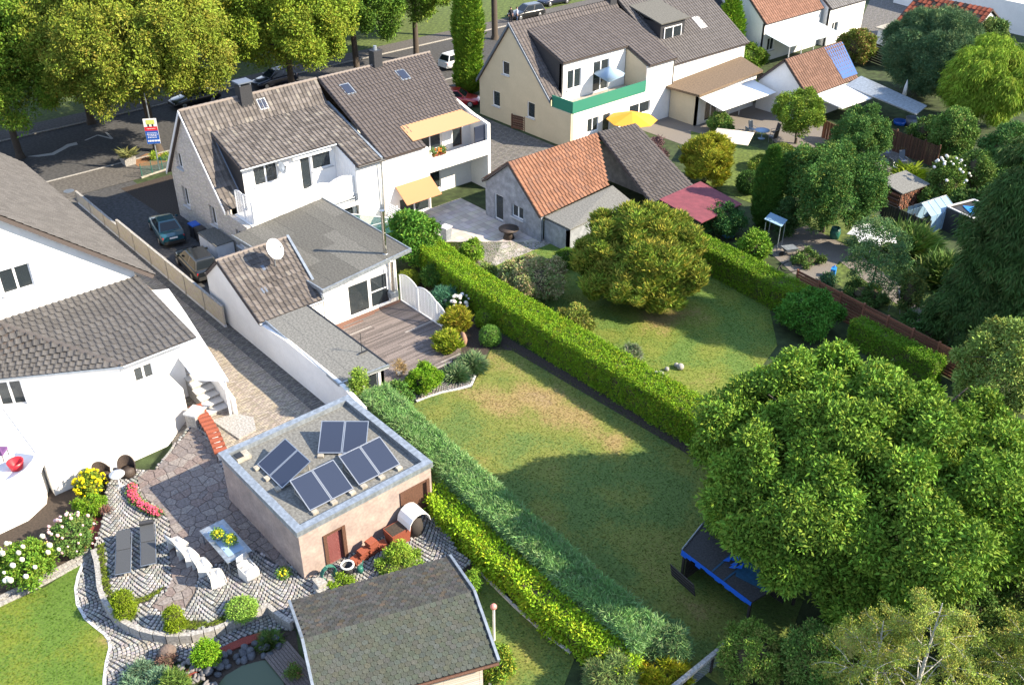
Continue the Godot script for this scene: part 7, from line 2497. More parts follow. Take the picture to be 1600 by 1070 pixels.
func terrace_furniture():
	var T := 0.4
	for q in [[Vector3(7.58, T, -33.25), -0.42, "left sun lounger, flat, on the cobbled terrace"], [Vector3(8.55, T, -33.05), -0.4, "right sun lounger with rolled headrest cushion"]]:
		var t := thing("sun_lounger", q[2], "sun lounger", q[0], q[1])
		var s := S()
		for x in [-0.3, 0.3]: tube(s, Vector3(x, 0.32, -1.2), Vector3(x, 0.32, 1.2), 0.025, 0.025, 6)
		for z in [-1.2, 1.2]: tube(s, Vector3(-0.3, 0.32, z), Vector3(0.3, 0.32, z), 0.025, 0.025, 6)
		obj("frame", s, M.lead, t)
		s = S()
		hull2(s, [Vector3(-0.28, 0.32, -0.16), Vector3(0.28, 0.32, -0.16), Vector3(0.28, 0.32, 1.18), Vector3(-0.28, 0.32, 1.18)], [Vector3(-0.28, 0.36, -0.16), Vector3(0.28, 0.36, -0.16), Vector3(0.28, 0.36, 1.18), Vector3(-0.28, 0.36, 1.18)])
		obj("seat", s, M.sling, t)
		s = S()
		hull2(s, [Vector3(-0.28, 0.33, -0.19), Vector3(0.28, 0.33, -0.19), Vector3(0.28, 0.52, -1.18), Vector3(-0.28, 0.52, -1.18)], [Vector3(-0.28, 0.37, -0.19), Vector3(0.28, 0.37, -0.19), Vector3(0.28, 0.56, -1.18), Vector3(-0.28, 0.56, -1.18)])
		obj("backrest", s, M.sling, t)
		if q[1] == -0.4:
			s = S()
			tube(s, Vector3(-0.29, 0.62, -1.1), Vector3(0.29, 0.62, -1.1), 0.1, 0.1, 12)
			obj("headrest", s, M.slate, t)
		for e in [[-0.28, -0.9], [0.28, -0.9], [-0.28, 0.95], [0.28, 0.95]]:
			s = S()
			tube(s, Vector3(e[0], 0, e[1]), Vector3(e[0], 0.31, e[1]), 0.022, 0.022, 6)
			obj("leg", s, M.lead, t)
	# white shell chairs round the dining table
	var spots := [[Vector3(9.5, T, -32.25), -1.35, "white shell chair at the far end of the row of four"], [Vector3(9.55, T, -31.35), -1.5, "white shell chair second from the far end of the row"], [Vector3(9.7, T, -30.45), -1.6, "white shell chair third in the row beside the dark shadow on flagstones"], [Vector3(9.85, T, -29.5), -1.75, "white shell chair at the near end of the row of four"], [Vector3(11.0, T, -28.95), -3.0, "single white shell chair at the near head of the dining table"]]
	var first: Node3D = null
	for q in spots:
		if first == null:
			first = thing("shell_chair", q[2], "chair", q[0], q[1], "white shell chairs at the dining table")
			var s := S()
			s.set_smooth_group(0)
			# a bent sheet: back, seat, front skirt
			var prof := [Vector2(-0.34, 0.98), Vector2(-0.3, 0.7), Vector2(-0.22, 0.46), Vector2(0.0, 0.42), Vector2(0.24, 0.44), Vector2(0.3, 0.36), Vector2(0.3, 0.02)]
			for i in prof.size() - 1:
				var a: Vector2 = prof[i]
				var b: Vector2 = prof[i + 1]
				var wa := 0.3 - 0.05 * (1.0 if i == 0 else 0.0)
				var n := Vector2(b.y - a.y, a.x - b.x).normalized() * 0.02
				hull2(s, [Vector3(-wa, a.y - n.y, a.x - n.x), Vector3(wa, a.y - n.y, a.x - n.x), Vector3(0.3, b.y - n.y, b.x - n.x), Vector3(-0.3, b.y - n.y, b.x - n.x)], [Vector3(-wa, a.y + n.y, a.x + n.x), Vector3(wa, a.y + n.y, a.x + n.x), Vector3(0.3, b.y + n.y, b.x + n.x), Vector3(-0.3, b.y + n.y, b.x + n.x)])
			s.set_smooth_group(-1)
			obj("shell", s, M.shell_white, first)
			for x in [-0.29, 0.29]:
				s = S()
				hull2(s, [Vector3(x - 0.015, 0, -0.3), Vector3(x + 0.015, 0, -0.3), Vector3(x + 0.015, 0, 0.28), Vector3(x - 0.015, 0, 0.28)], [Vector3(x - 0.015, 0.62, -0.28), Vector3(x + 0.015, 0.62, -0.28), Vector3(x + 0.015, 0.44, 0.24), Vector3(x - 0.015, 0.44, 0.24)])
				obj("side_panel", s, M.shell_white, first)
			first.rotation.y = q[1] + PI
		else:
			copy(first, "shell_chair", q[0], q[1] + PI, q[2])
	var t := thing("dining_table", "long dining table with pale blue cloth beside the rose building", "table", Vector3(10.95, T, -30.7))
	var s := S()
	box(s, Vector3(0, 0.74, 0), Vector3(1.1, 0.04, 2.5))
	obj("tabletop", s, M.zinc, t)
	s = S()
	box(s, Vector3(0, 0.766, 0), Vector3(0.7, 0.008, 1.9))
	obj("cloth", s, M.pale_blue_cloth, t)
	for q in [[-0.48, -1.15], [0.48, -1.15], [0.48, 1.15], [-0.48, 1.15]]:
		s = S()
		tube(s, Vector3(q[0], 0, q[1]), Vector3(q[0], 0.72, q[1]), 0.03, 0.03, 6)
		obj("leg", s, M.lead, t)
	var k := 0
	for q in [[Vector3(10.8, T + 0.77, -30.95), "bowl of yellow flowers on the dining table, farther one"], [Vector3(11.05, T + 0.77, -30.35), "bowl of yellow flowers on the dining table, nearer one"], [Vector3(12.05, T, -28.0), "pot of yellow flowers at the front corner of the rose building"]]:
		var b := thing("flower_pot", q[1], "flower pot", q[0])
		s = S()
		lathe(s, Vector3.ZERO, [Vector2(0, 0), Vector2(0.12, 0), Vector2(0.17, 0.18), Vector2(0.14, 0.18), Vector2(0, 0.15)], 12)
		obj("bowl", s, M.zinc, b)
		crown(b, Vector3(0, 0.24, 0), Vector3(0.2, 0.14, 0.2), 0, 0.1, 26, "fine", 0.9, Color(0.11, 0.18, 0.03), Color(0, 0, 0), 0.0, "foliage")
		blossoms(b, Vector3(0, 0.25, 0), Vector3(0.2, 0.15, 0.2), 26, 0.045, Color(0.7, 0.6, 0.03))
	# wicker chairs and little round table by the house
	for q in [[Vector3(8.88, 0.40, -38.66), 0.4, "dark wicker tub chair left of the small white table"], [Vector3(9.89, 0.40, -38.32), -0.2, "brown wicker tub chair right of the small white table"]]:
		t = thing("wicker_chair", q[2], "chair", q[0], q[1])
		s = S()
		for i in 14:
			var a0 := -0.35 + (PI + 0.7) * i / 14.0
			var a1 := -0.35 + (PI + 0.7) * (i + 1) / 14.0
			var h0 := 0.62 + 0.33 * sin(clampf(a0, 0, PI))
			var h1 := 0.62 + 0.33 * sin(clampf(a1, 0, PI))
			var p0 := Vector3(cos(a0), 0, -sin(a0))
			var p1 := Vector3(cos(a1), 0, -sin(a1))
			hull2(s, [p0 * 0.33, p1 * 0.33, p1 * 0.4 + Vector3.UP * h1, p0 * 0.4 + Vector3.UP * h0], [p0 * 0.29, p1 * 0.29, p1 * 0.35 + Vector3.UP * h1, p0 * 0.35 + Vector3.UP * h0])
		obj("shell", s, M.wicker, t)
		s = S()
		lathe(s, Vector3.ZERO, [Vector2(0, 0), Vector2(0.3, 0), Vector2(0.31, 0.4), Vector2(0, 0.42)], 14)
		obj("seat", s, M.wicker, t)
	t = thing("bistro_table", "small round white table between the wicker chairs", "table", Vector3(9.27, 0.40, -37.85))
	s = S()
	lathe(s, Vector3.ZERO, [Vector2(0.0, 0.0), Vector2(0.22, 0.0), Vector2(0.03, 0.05), Vector2(0.03, 0.69), Vector2(0.34, 0.7), Vector2(0.34, 0.73), Vector2(0.0, 0.73)], 20)
	obj("top_and_stem", s, M.white_plastic, t)
	# pink flower border
	t = thing("pink_border", "curved border of pink flowers along the flagstone path", "flower border")
	var line := [Vector2(9.63, -37.34), Vector2(9.42, -36.77), Vector2(9.36, -36.20), Vector2(9.45, -35.67), Vector2(9.62, -35.25), Vector2(9.75, -34.75)]
	var xf := []
	s = S()
	for i in line.size() - 1:
		box(s, Vector3((line[i].x + line[i + 1].x) / 2, T + 0.05, (line[i].y + line[i + 1].y) / 2), Vector3(line[i].distance_to(line[i + 1]) + 0.1, 0.1, 0.3), Basis(Vector3.UP, atan2(-(line[i + 1] - line[i]).y, (line[i + 1] - line[i]).x)))
	obj("soil_strip", s, M.soil, t)
	for i in line.size() - 1:
		var n := int(line[i].distance_to(line[i + 1]) / 0.16)
		for j in n:
			var q: Vector2 = line[i].lerp(line[i + 1], (j + 0.5) / n)
			crown(t, Vector3(q.x, T + 0.15, q.y), Vector3(0.22, 0.14, 0.22), 0, 0.1, 12, "fine", 0.7, Color(0.1, 0.15, 0.03), Color(0, 0, 0), 0.0, "foliage")
			blossoms(t, Vector3(q.x, T + 0.17, q.y), Vector3(0.21, 0.15, 0.21), 26, 0.04, Color(0.65, 0.09, 0.16), 0.0)
	# things along the front of the rose building
	var z := -26.75
	t = thing("tile_stack", "stack of terracotta roof tiles and troughs against the rose wall", "tile stack", Vector3(0, 0, 0))
	for q in [[15.05, 6, 0.0], [15.5, 9, 0.1], [15.95, 4, -0.1], [14.75, 3, 0.15]]:
		for j in q[1]:
			s = S()
			box(s, Vector3(q[0] + rng.randf_range(-0.03, 0.03), T + 0.05 + j * 0.085, z + rng.randf_range(-0.03, 0.03)), Vector3(0.4, 0.06, 0.34), Basis(Vector3.UP, q[2] + rng.randf_range(-0.1, 0.1)) * Basis(Vector3.RIGHT, 0.12))
			obj("tile", s, M.terracotta, t)
	t = thing("terracotta_planter", "large square terracotta planter by the rose wall beside the tile stack", "planter", Vector3(16.75, T, z + 0.1))
	s = S()
	hull2(s, [Vector3(-0.4, 0, -0.3), Vector3(0.4, 0, -0.3), Vector3(0.4, 0, 0.3), Vector3(-0.4, 0, 0.3)], [Vector3(-0.48, 0.75, -0.36), Vector3(0.48, 0.75, -0.36), Vector3(0.48, 0.75, 0.36), Vector3(-0.48, 0.75, 0.36)])
	obj("trough", s, M.terracotta, t)
	s = S()
	box(s, Vector3(0, 0.755, 0), Vector3(0.86, 0.02, 0.62))
	obj("soil_fill", s, M.soil, t)
	t = thing("white_hood", "white rounded cover over a dark barrel beside the brown side door", "cover", Vector3(17.6, T, z + 0.15))
	s = S()
	for i in 7:
		var a0 := PI * i / 7.0
		var a1 := PI * (i + 1) / 7.0
		var p0 := Vector3(cos(a0) * 0.55, sin(a0) * 0.6 + 0.75, 0)
		var p1 := Vector3(cos(a1) * 0.55, sin(a1) * 0.6 + 0.75, 0)
		hull2(s, [p0 + Vector3(0, 0, -0.45), p1 + Vector3(0, 0, -0.45), p1 + Vector3(0, 0, 0.45), p0 + Vector3(0, 0, 0.45)], [p0 * 0.97 + Vector3(0, 0, -0.45), p1 * 0.97 + Vector3(0, 0, -0.45), p1 * 0.97 + Vector3(0, 0, 0.45), p0 * 0.97 + Vector3(0, 0, 0.45)])
	obj("cover", s, M.white_cloth, t)
	s = S()
	lathe(s, Vector3(0, 0, 0), [Vector2(0, 0), Vector2(0.32, 0), Vector2(0.38, 0.4), Vector2(0.32, 0.85), Vector2(0, 0.87)], 14)
	obj("barrel", s, M.dark_wood, t)
	t = thing("bucket", "dark bucket with white rim on the stone step by the rose wall", "bucket", Vector3(14.15, T, z + 0.25))
	s = S()
	lathe(s, Vector3.ZERO, [Vector2(0, 0), Vector2(0.2, 0), Vector2(0.26, 0.42), Vector2(0.23, 0.42), Vector2(0.18, 0.1), Vector2(0, 0.1)], 16)
	obj("body", s, M.slate, t)
	s = S()
	lathe(s, Vector3.ZERO, [Vector2(0.22, 0.42), Vector2(0.22, 0.46), Vector2(0.29, 0.46), Vector2(0.29, 0.4), Vector2(0.255, 0.4)], 16)
	obj("rim", s, M.white_plastic, t)
	t = thing("hose_reel", "green garden hose coiled on a stand by the corner of the rose building", "hose reel", Vector3(13.35, T, z + 0.1))
	s = S()
	for r in 4:
		for i in 14:
			var a0 := TAU * i / 14
			var a1 := TAU * (i + 1) / 14
			tube(s, Vector3(cos(a0) * 0.32, 0.42 + sin(a0) * 0.32, r * 0.05 - 0.08), Vector3(cos(a1) * 0.32, 0.42 + sin(a1) * 0.32, r * 0.05 - 0.08), 0.026, 0.026, 5)
	obj("hose", s, M.green_fence, t)
	s = S()
	for x in [-0.25, 0.25]: tube(s, Vector3(x, 0, 0.12), Vector3(0, 0.8, 0.12), 0.02, 0.02, 6)
	obj("stand", s, M.dark_metal, t)
	t = thing("watering_can", "small dark green watering can between bucket and tile stack", "watering can", Vector3(14.55, T, z + 0.55), 0.6)
	s = S()
	lathe(s, Vector3.ZERO, [Vector2(0, 0), Vector2(0.13, 0), Vector2(0.13, 0.24), Vector2(0.09, 0.3), Vector2(0, 0.28)], 12)
	obj("body", s, M.green_fence, t)
	s = S()
	tube(s, Vector3(0.1, 0.06, 0), Vector3(0.36, 0.34, 0), 0.025, 0.02, 6)
	obj("spout", s, M.green_fence, t)
	s = S()
	for i in 6:
		var a0 := PI * i / 6
		var a1 := PI * (i + 1) / 6
		tube(s, Vector3(cos(a0) * 0.12, 0.28 + sin(a0) * 0.12, 0), Vector3(cos(a1) * 0.12, 0.28 + sin(a1) * 0.12, 0), 0.014, 0.014, 5)
	obj("handle", s, M.green_fence, t)
	t = thing("stone_step", "rough pale stone block at the left corner of the rose wall", "stone block", Vector3(12.95, T, z + 0.1))
	for q in [[-0.15, 0.12, 0.3, 0.5, 0.24], [0.4, 0.08, 0.1, 0.5, 0.16], [-0.1, 0.32, 0.15, 0.4, 0.16]]:
		s = S()
		box(s, Vector3(q[0], q[1], q[2]), Vector3(q[3], q[4], 0.5), Basis(Vector3.UP, rng.randf_range(-0.2, 0.2)))
		obj("stone", s, M.stone_pale, t)

# ---------------------------------------------------------------- hedges
func hedges():
	hedge("clipped_hedge", "long clipped bright green hedge between the two lawns", [Vector2(32.95, -45.7), Vector2(32.45, -41.3), Vector2(32.3, -38.3), Vector2(32.25, -30.0), Vector2(32.25, -20.5)], 1.62, 1.95, 1.85, "fine", 0.95, 62.0, Color(0.15, 0.24, 0.012), Color(0.26, 0.3, 0.02), 0.25, 0.02, 0.02)
	hedge("conifer_hedge", "shaggy blue green conifer hedge beside the rose building", [Vector2(21.25, -34.8), Vector2(20.9, -30.0), Vector2(20.5, -25.0), Vector2(20.2, -19.0), Vector2(20.1, -15.6)], 1.32, 1.85, 1.75, "needle", 0.95, 75.0, Color(0.155, 0.26, 0.085), Color(0.24, 0.33, 0.15), 0.35, 0.1, 0.5)
	hedge("leafy_hedge", "bright yellow green leafy hedge in front of the shaggy conifer hedge", [Vector2(19.35, -27.5), Vector2(19.1, -25.5), Vector2(18.95, -22.5), Vector2(18.8, -19.5), Vector2(18.9, -15.2)], 1.0, 1.35, 1.35, "leaf", 0.72, 48.0, Color(0.21, 0.31, 0.015), Color(0.3, 0.33, 0.02), 0.3, 0.13, 0.1)
	hedge("clipped_hedge", "clipped green hedge at the right edge of the neighbour lawn", [Vector2(46.75, -36.3), Vector2(46.45, -32.0), Vector2(45.9, -27.0)], 1.45, 1.75, 1.7, "fine", 0.95, 55.0, Color(0.12, 0.2, 0.012), Color(0.2, 0.26, 0.02), 0.2, 0.035, 0.02)
	hedge("clipped_hedge", "short clipped hedge in front of the red brown board fence", [Vector2(45.7, -23.2), Vector2(45.3, -18.0)], 0.9, 1.6, 1.6, "fine", 0.95, 55.0, Color(0.1, 0.19, 0.012), Color(0.16, 0.22, 0.02), 0.2, 0.035, 0.02)
	# bare stems below the conifer hedge
	var t := thing("hedge_trunk", "row of thin bare stems under the shaggy conifer hedge", "hedge stems")
	for k in 46:
		var s := S()
		var z := -34.5 + k * 0.41
		var x := lerpf(21.0, 19.95, (z + 34.5) / 19.0) - 0.25 + rng.randf_range(-0.15, 0.15)
		tube(s, Vector3(x, -0.02, z), Vector3(x + rng.randf_range(-0.1, 0.1), 0.7, z + rng.randf_range(-0.1, 0.1)), 0.04, 0.03, 6)
		obj("stem", s, M.bark, t)

# ---------------------------------------------------------------- trees
func trees():
	var st := "street trees along the road"
	tree("street_tree", "yellow green street tree behind the poster pole", Vector3(28.6, 0, -77.0), 7.5, 5.6, 9.3, "leaf", 1.15, 22.0, Color(0.165, 0.19, 0.022), Color(0.25, 0.235, 0.035), 0.35, 44, 0.34, st)
	tree("street_tree", "yellow green street tree at the top left, farther from the poster", Vector3(27.0, 0, -87.0), 6.6, 5.4, 9.2, "leaf", 1.15, 18.0, Color(0.16, 0.185, 0.022), Color(0.24, 0.23, 0.035), 0.3, 36, 0.32, st)
	tree("street_tree", "green street tree cut by the left top corner", Vector3(19.6, 0, -82.8), 5.6, 6.2, 8.3, "leaf", 1.2, 22.0, Color(0.13, 0.2, 0.022), Color(0.22, 0.25, 0.03), 0.3, 34, 0.3, st)
	tree("street_tree", "bright green street tree right of the grey chimney", Vector3(42.6, 0, -79.2), 6.4, 5.3, 8.3, "leaf", 1.2, 24.0, Color(0.17, 0.215, 0.022), Color(0.26, 0.27, 0.03), 0.35, 38, 0.34, st)
	tree("street_tree", "dark green street tree behind the attached house's chimney", Vector3(51.6, 0, -82.4), 5.4, 4.6, 8.6, "leaf", 1.25, 20.0, Color(0.085, 0.15, 0.02), Color(0.15, 0.22, 0.025), 0.25, 30, 0.34, st)
	tree("street_tree", "green street tree left of the tall cypress", Vector3(59.6, 0, -83.6), 5.0, 4.3, 8.5, "leaf", 1.25, 22.0, Color(0.12, 0.18, 0.02), Color(0.2, 0.24, 0.03), 0.3, 28, 0.32, st)
	tree("street_tree", "street tree whose bare trunk stands between cypress and yellow gable", Vector3(70.8, 0, -84.3), 4.6, 3.4, 12.4, "leaf", 1.3, 14.0, Color(0.12, 0.18, 0.02), Color(0.2, 0.24, 0.03), 0.3, 26, 0.36, st)
	for q in [[33.0, -95.0, 6.0, 8.5, "tall dark tree on the verge behind the poster pole's street tree"], [46.0, -96.0, 6.0, 8.5, "tall dark tree on the verge behind the bright green street tree"], [57.0, -97.0, 5.5, 8.0, "tall dark tree on the verge behind the cypress"], [12.0, -93.0, 6.0, 8.0, "tall dark tree on the verge at the left top corner"], [67.0, -98.0, 5.5, 8.0, "tall dark tree on the verge behind the bare trunk"]]:
		tree("park_tree", q[4], Vector3(q[0], 0, q[1]), q[2], 5.2, q[3], "leaf", 1.6, 10.0, Color(0.07, 0.115, 0.018), Color(0.13, 0.17, 0.02), 0.2, 30, 0.36, "trees on the verge across the street")
	var cy := thing("cypress", "tall narrow columnar cypress beside the red car", "tree", Vector3(57.0, 0, -71.7))
	var s := S()
	lathe(s, Vector3.ZERO, [Vector2(0.3, 0), Vector2(0.9, 1.2), Vector2(0.9, 7), Vector2(0.6, 10), Vector2(0.02, 11.6)], 12)
	obj("trunk", s, M.twigs, cy)
	var xf := []
	var cs := []
	for k in 5200:
		var y := rng.randf_range(0.2, 11.8)
		var r := 1.15 * minf(1.0, minf(0.45 + y * 0.4, (12.2 - y) * 0.28)) * (0.92 + 0.12 * sin(y * 1.3))
		var a := rng.randf() * TAU
		r *= 1.0 + 0.1 * sin(a * 9.0 + y * 0.3)
		xf.append(Transform3D(upright(1.2), Vector3(cos(a) * r, y, sin(a) * r)))
		cs.append(jit(Color(0.13, 0.21, 0.018), 0.3, Color(0.2, 0.26, 0.02), 0.3))
	many("crown", clump("spray"), xf, cs, M.needle, cy)
	# walnut and birches, bottom right
	tree("walnut_tree", "huge spreading green walnut tree over the blue tarped shed", Vector3(29.9, 0, -13.5), 6.45, 3.8, 5.1, "leaf", 0.95, 72.0, Color(0.115, 0.19, 0.022), Color(0.19, 0.26, 0.03), 0.35, 74, 0.36, "", "bark", 1.35)
	birch("pale birch at the bottom edge with white limbs and thin yellow green leaves", Vector3(23.76, 0.00, -7.34), 7.2, 61, 0)
	birch("bare white limbed birch left of the leafy one at the bottom edge", Vector3(23.15, 0.00, -8.20), 5.6, 67, 1)
	birch("small leafy birch at the bottom right corner", Vector3(27.63, 0.00, -4.97), 6.0, 71, 0)
	# gardens on the right
	tree("hornbeam", "rounded yellow green upright tree on the neighbour lawn", Vector3(40.07, 0.00, -34.53), 3.79, 3.11, 2.76, "spray", 1.1, 75.0, Color(0.15, 0.19, 0.025), Color(0.34, 0.31, 0.05), 0.45, 64, 0.16, "", "bark", 0.95)
	tree("apple_tree", "broad dark green apple tree with leaning trunk right of the thuja", Vector3(56.72, 0.00, -32.67), 3.58, 2.63, 3.53, "leaf", 0.85, 30.0, Color(0.055, 0.115, 0.025), Color(0.14, 0.18, 0.03), 0.22, 34, 0.14)
	tree("apple_tree", "small round green apple tree by the bungalow's gable", Vector3(69.28, 0.00, -43.78), 2.14, 1.85, 2.65, "leaf", 0.8, 34.0, Color(0.15, 0.21, 0.025), Color(0.22, 0.25, 0.03), 0.3, 20, 0.1)
	tree("fruit_tree", "dark green tree left of the brown slat fence with blue tubs", Vector3(68.15, 0.00, -37.43), 2.46, 2.35, 2.65, "leaf", 0.8, 30.0, Color(0.065, 0.125, 0.03), Color(0.13, 0.18, 0.03), 0.2, 24, 0.12)
	tree("pear_tree", "slender pear tree in front of the white garden umbrella", Vector3(50.80, 0.00, -25.37), 1.90, 2.51, 3.01, "leaf", 0.7, 13.0, Color(0.08, 0.14, 0.05), Color(0.15, 0.2, 0.08), 0.25, 30, 0.08)
	tree("willow", "bright drooping willow at the upper right edge", Vector3(84.37, 0.00, -35.95), 3.72, 3.49, 3.99, "droop", 1.15, 40.0, Color(0.17, 0.24, 0.022), Color(0.24, 0.29, 0.03), 0.3, 34, 0.2)
	tree("blue_conifer", "bushy blue green conifer below the patchy red roof", Vector3(88.54, 0.00, -43.26), 4.32, 4.01, 4.11, "needle", 1.3, 60.0, Color(0.07, 0.12, 0.055), Color(0.16, 0.22, 0.09), 0.3, 50, 0.2)
	tree("spruce", "large dark spruce at the right edge with drooping sprays", Vector3(51.75, 0.00, -17.29), 3.68, 6.33, 6.43, "droop", 1.0, 40.0, Color(0.045, 0.085, 0.022), Color(0.1, 0.13, 0.04), 0.22, 52, 0.3)
	tree("spruce", "low dark spruce at the foot of the large one, beside the pampas grass", Vector3(49.71, 0.00, -18.64), 2.71, 2.26, 2.31, "droop", 0.8, 44.0, Color(0.045, 0.085, 0.022), Color(0.1, 0.13, 0.04), 0.22, 30, 0.2)
	tree("pale_shrub_tree", "pale yellow green loose tree at the right edge beyond the walnut", Vector3(44.52, 0.00, -14.53), 2.19, 2.70, 2.90, "leaf", 0.85, 26.0, Color(0.17, 0.22, 0.05), Color(0.24, 0.25, 0.06), 0.3, 26, 0.14)
	var cc := thing("blurred_cypress", "short broad green cypress between annex and far houses", "tree", Vector3(83.2, 0, -62.2))
	s = S()
	tube(s, Vector3.ZERO, Vector3(0, 5, 0), 0.6, 0.05, 8)
	obj("trunk", s, M.twigs, cc)
	xf = []
	cs = []
	for k in 1800:
		var y := rng.randf_range(0.1, 6.5)
		var r := minf(1.1, (6.9 - y) * 0.35)
		var a := rng.randf() * TAU
		xf.append(Transform3D(upright(1.5), Vector3(cos(a) * r, y, sin(a) * r)))
		cs.append(jit(Color(0.13, 0.22, 0.015), 0.3, Color(0.2, 0.27, 0.02), 0.3))
	many("crown", clump("spray"), xf, cs, M.needle, cc)
	var th := thing("thuja", "slender dark green columnar thuja left of the apple tree", "tree", Vector3(54.47, 0.00, -35.93))
	s = S()
	lathe(s, Vector3.ZERO, [Vector2(0.3, 0), Vector2(0.62, 0.8), Vector2(0.6, 3.4), Vector2(0.3, 4.8), Vector2(0.02, 5.5)], 10)
	obj("trunk", s, M.twigs, th)
	xf = []
	cs = []
	for k in 2600:
		var y := rng.randf_range(0.1, 5.7)
		var r := 0.8 * minf(1.0, minf(0.5 + y * 0.5, (6.1 - y) * 0.42))
		var a := rng.randf() * TAU
		xf.append(Transform3D(upright(0.8), Vector3(cos(a) * r, y, sin(a) * r)))
		cs.append(jit(Color(0.055, 0.12, 0.018), 0.3, Color(0.1, 0.16, 0.02), 0.2))
	many("crown", clump("spray"), xf, cs, M.needle, th)

func birch(label: String, at: Vector3, h: float, sd: int, bare: int):
	rng.seed = sd
	var t := thing("birch", label, "tree", at)
	var s := S()
	var lean := Vector3(rng.randf_range(-0.6, 0.4), 0, rng.randf_range(-0.8, 0.2))
	var top := lean + Vector3.UP * h
	tube(s, Vector3(0, -0.1, 0), lean * 0.4 + Vector3.UP * h * 0.45, 0.11, 0.075, 8)
	tube(s, lean * 0.4 + Vector3.UP * h * 0.45, top, 0.075, 0.015, 7)
	var trunk := obj("trunk", s, M.birch_bark, t)
	var xf := []
	var cs := []
	for k in 26:
		var u := 0.35 + 0.62 * k / 26.0
		var p: Vector3 = lean * u + Vector3.UP * h * u
		var a := k * 2.4
		var d := Vector3(cos(a), 0.75, sin(a)).normalized()
		var len := (1.05 - u) * h * 0.5 + 0.4
		var l := S()
		var q := p
		var r := 0.035 * (1.25 - u)
		for j in 5:
			var e := q + d * len / 5
			tube(l, q, e, r, r * 0.75, 5)
			r *= 0.75
			if j >= 1:
				for m in 2:
					var tw := (d + sphere_dir() * 0.9).normalized() * len * 0.22
					tube(l, e, e + tw, r * 0.5, 0.004, 4)
					if bare == 0 or rng.randf() < 0.4:
						for n in 7: xf.append(Transform3D(turned(Vector3.DOWN, 0.75), e + tw * rng.randf_range(0.3, 1.1) + sphere_dir() * 0.12 - Vector3.UP * rng.randf() * 0.25))
			d = (d + Vector3(0, -0.22, 0) + sphere_dir() * 0.15).normalized()
			q = e
		obj("limb", l, M.birch_bark, trunk)
	for k in xf.size(): cs.append(jit(Color(0.22, 0.25, 0.045), 0.28, Color(0.33, 0.29, 0.06), 0.4))
	many("crown", clump("fine"), xf, cs, M.leaf, t)
	return t

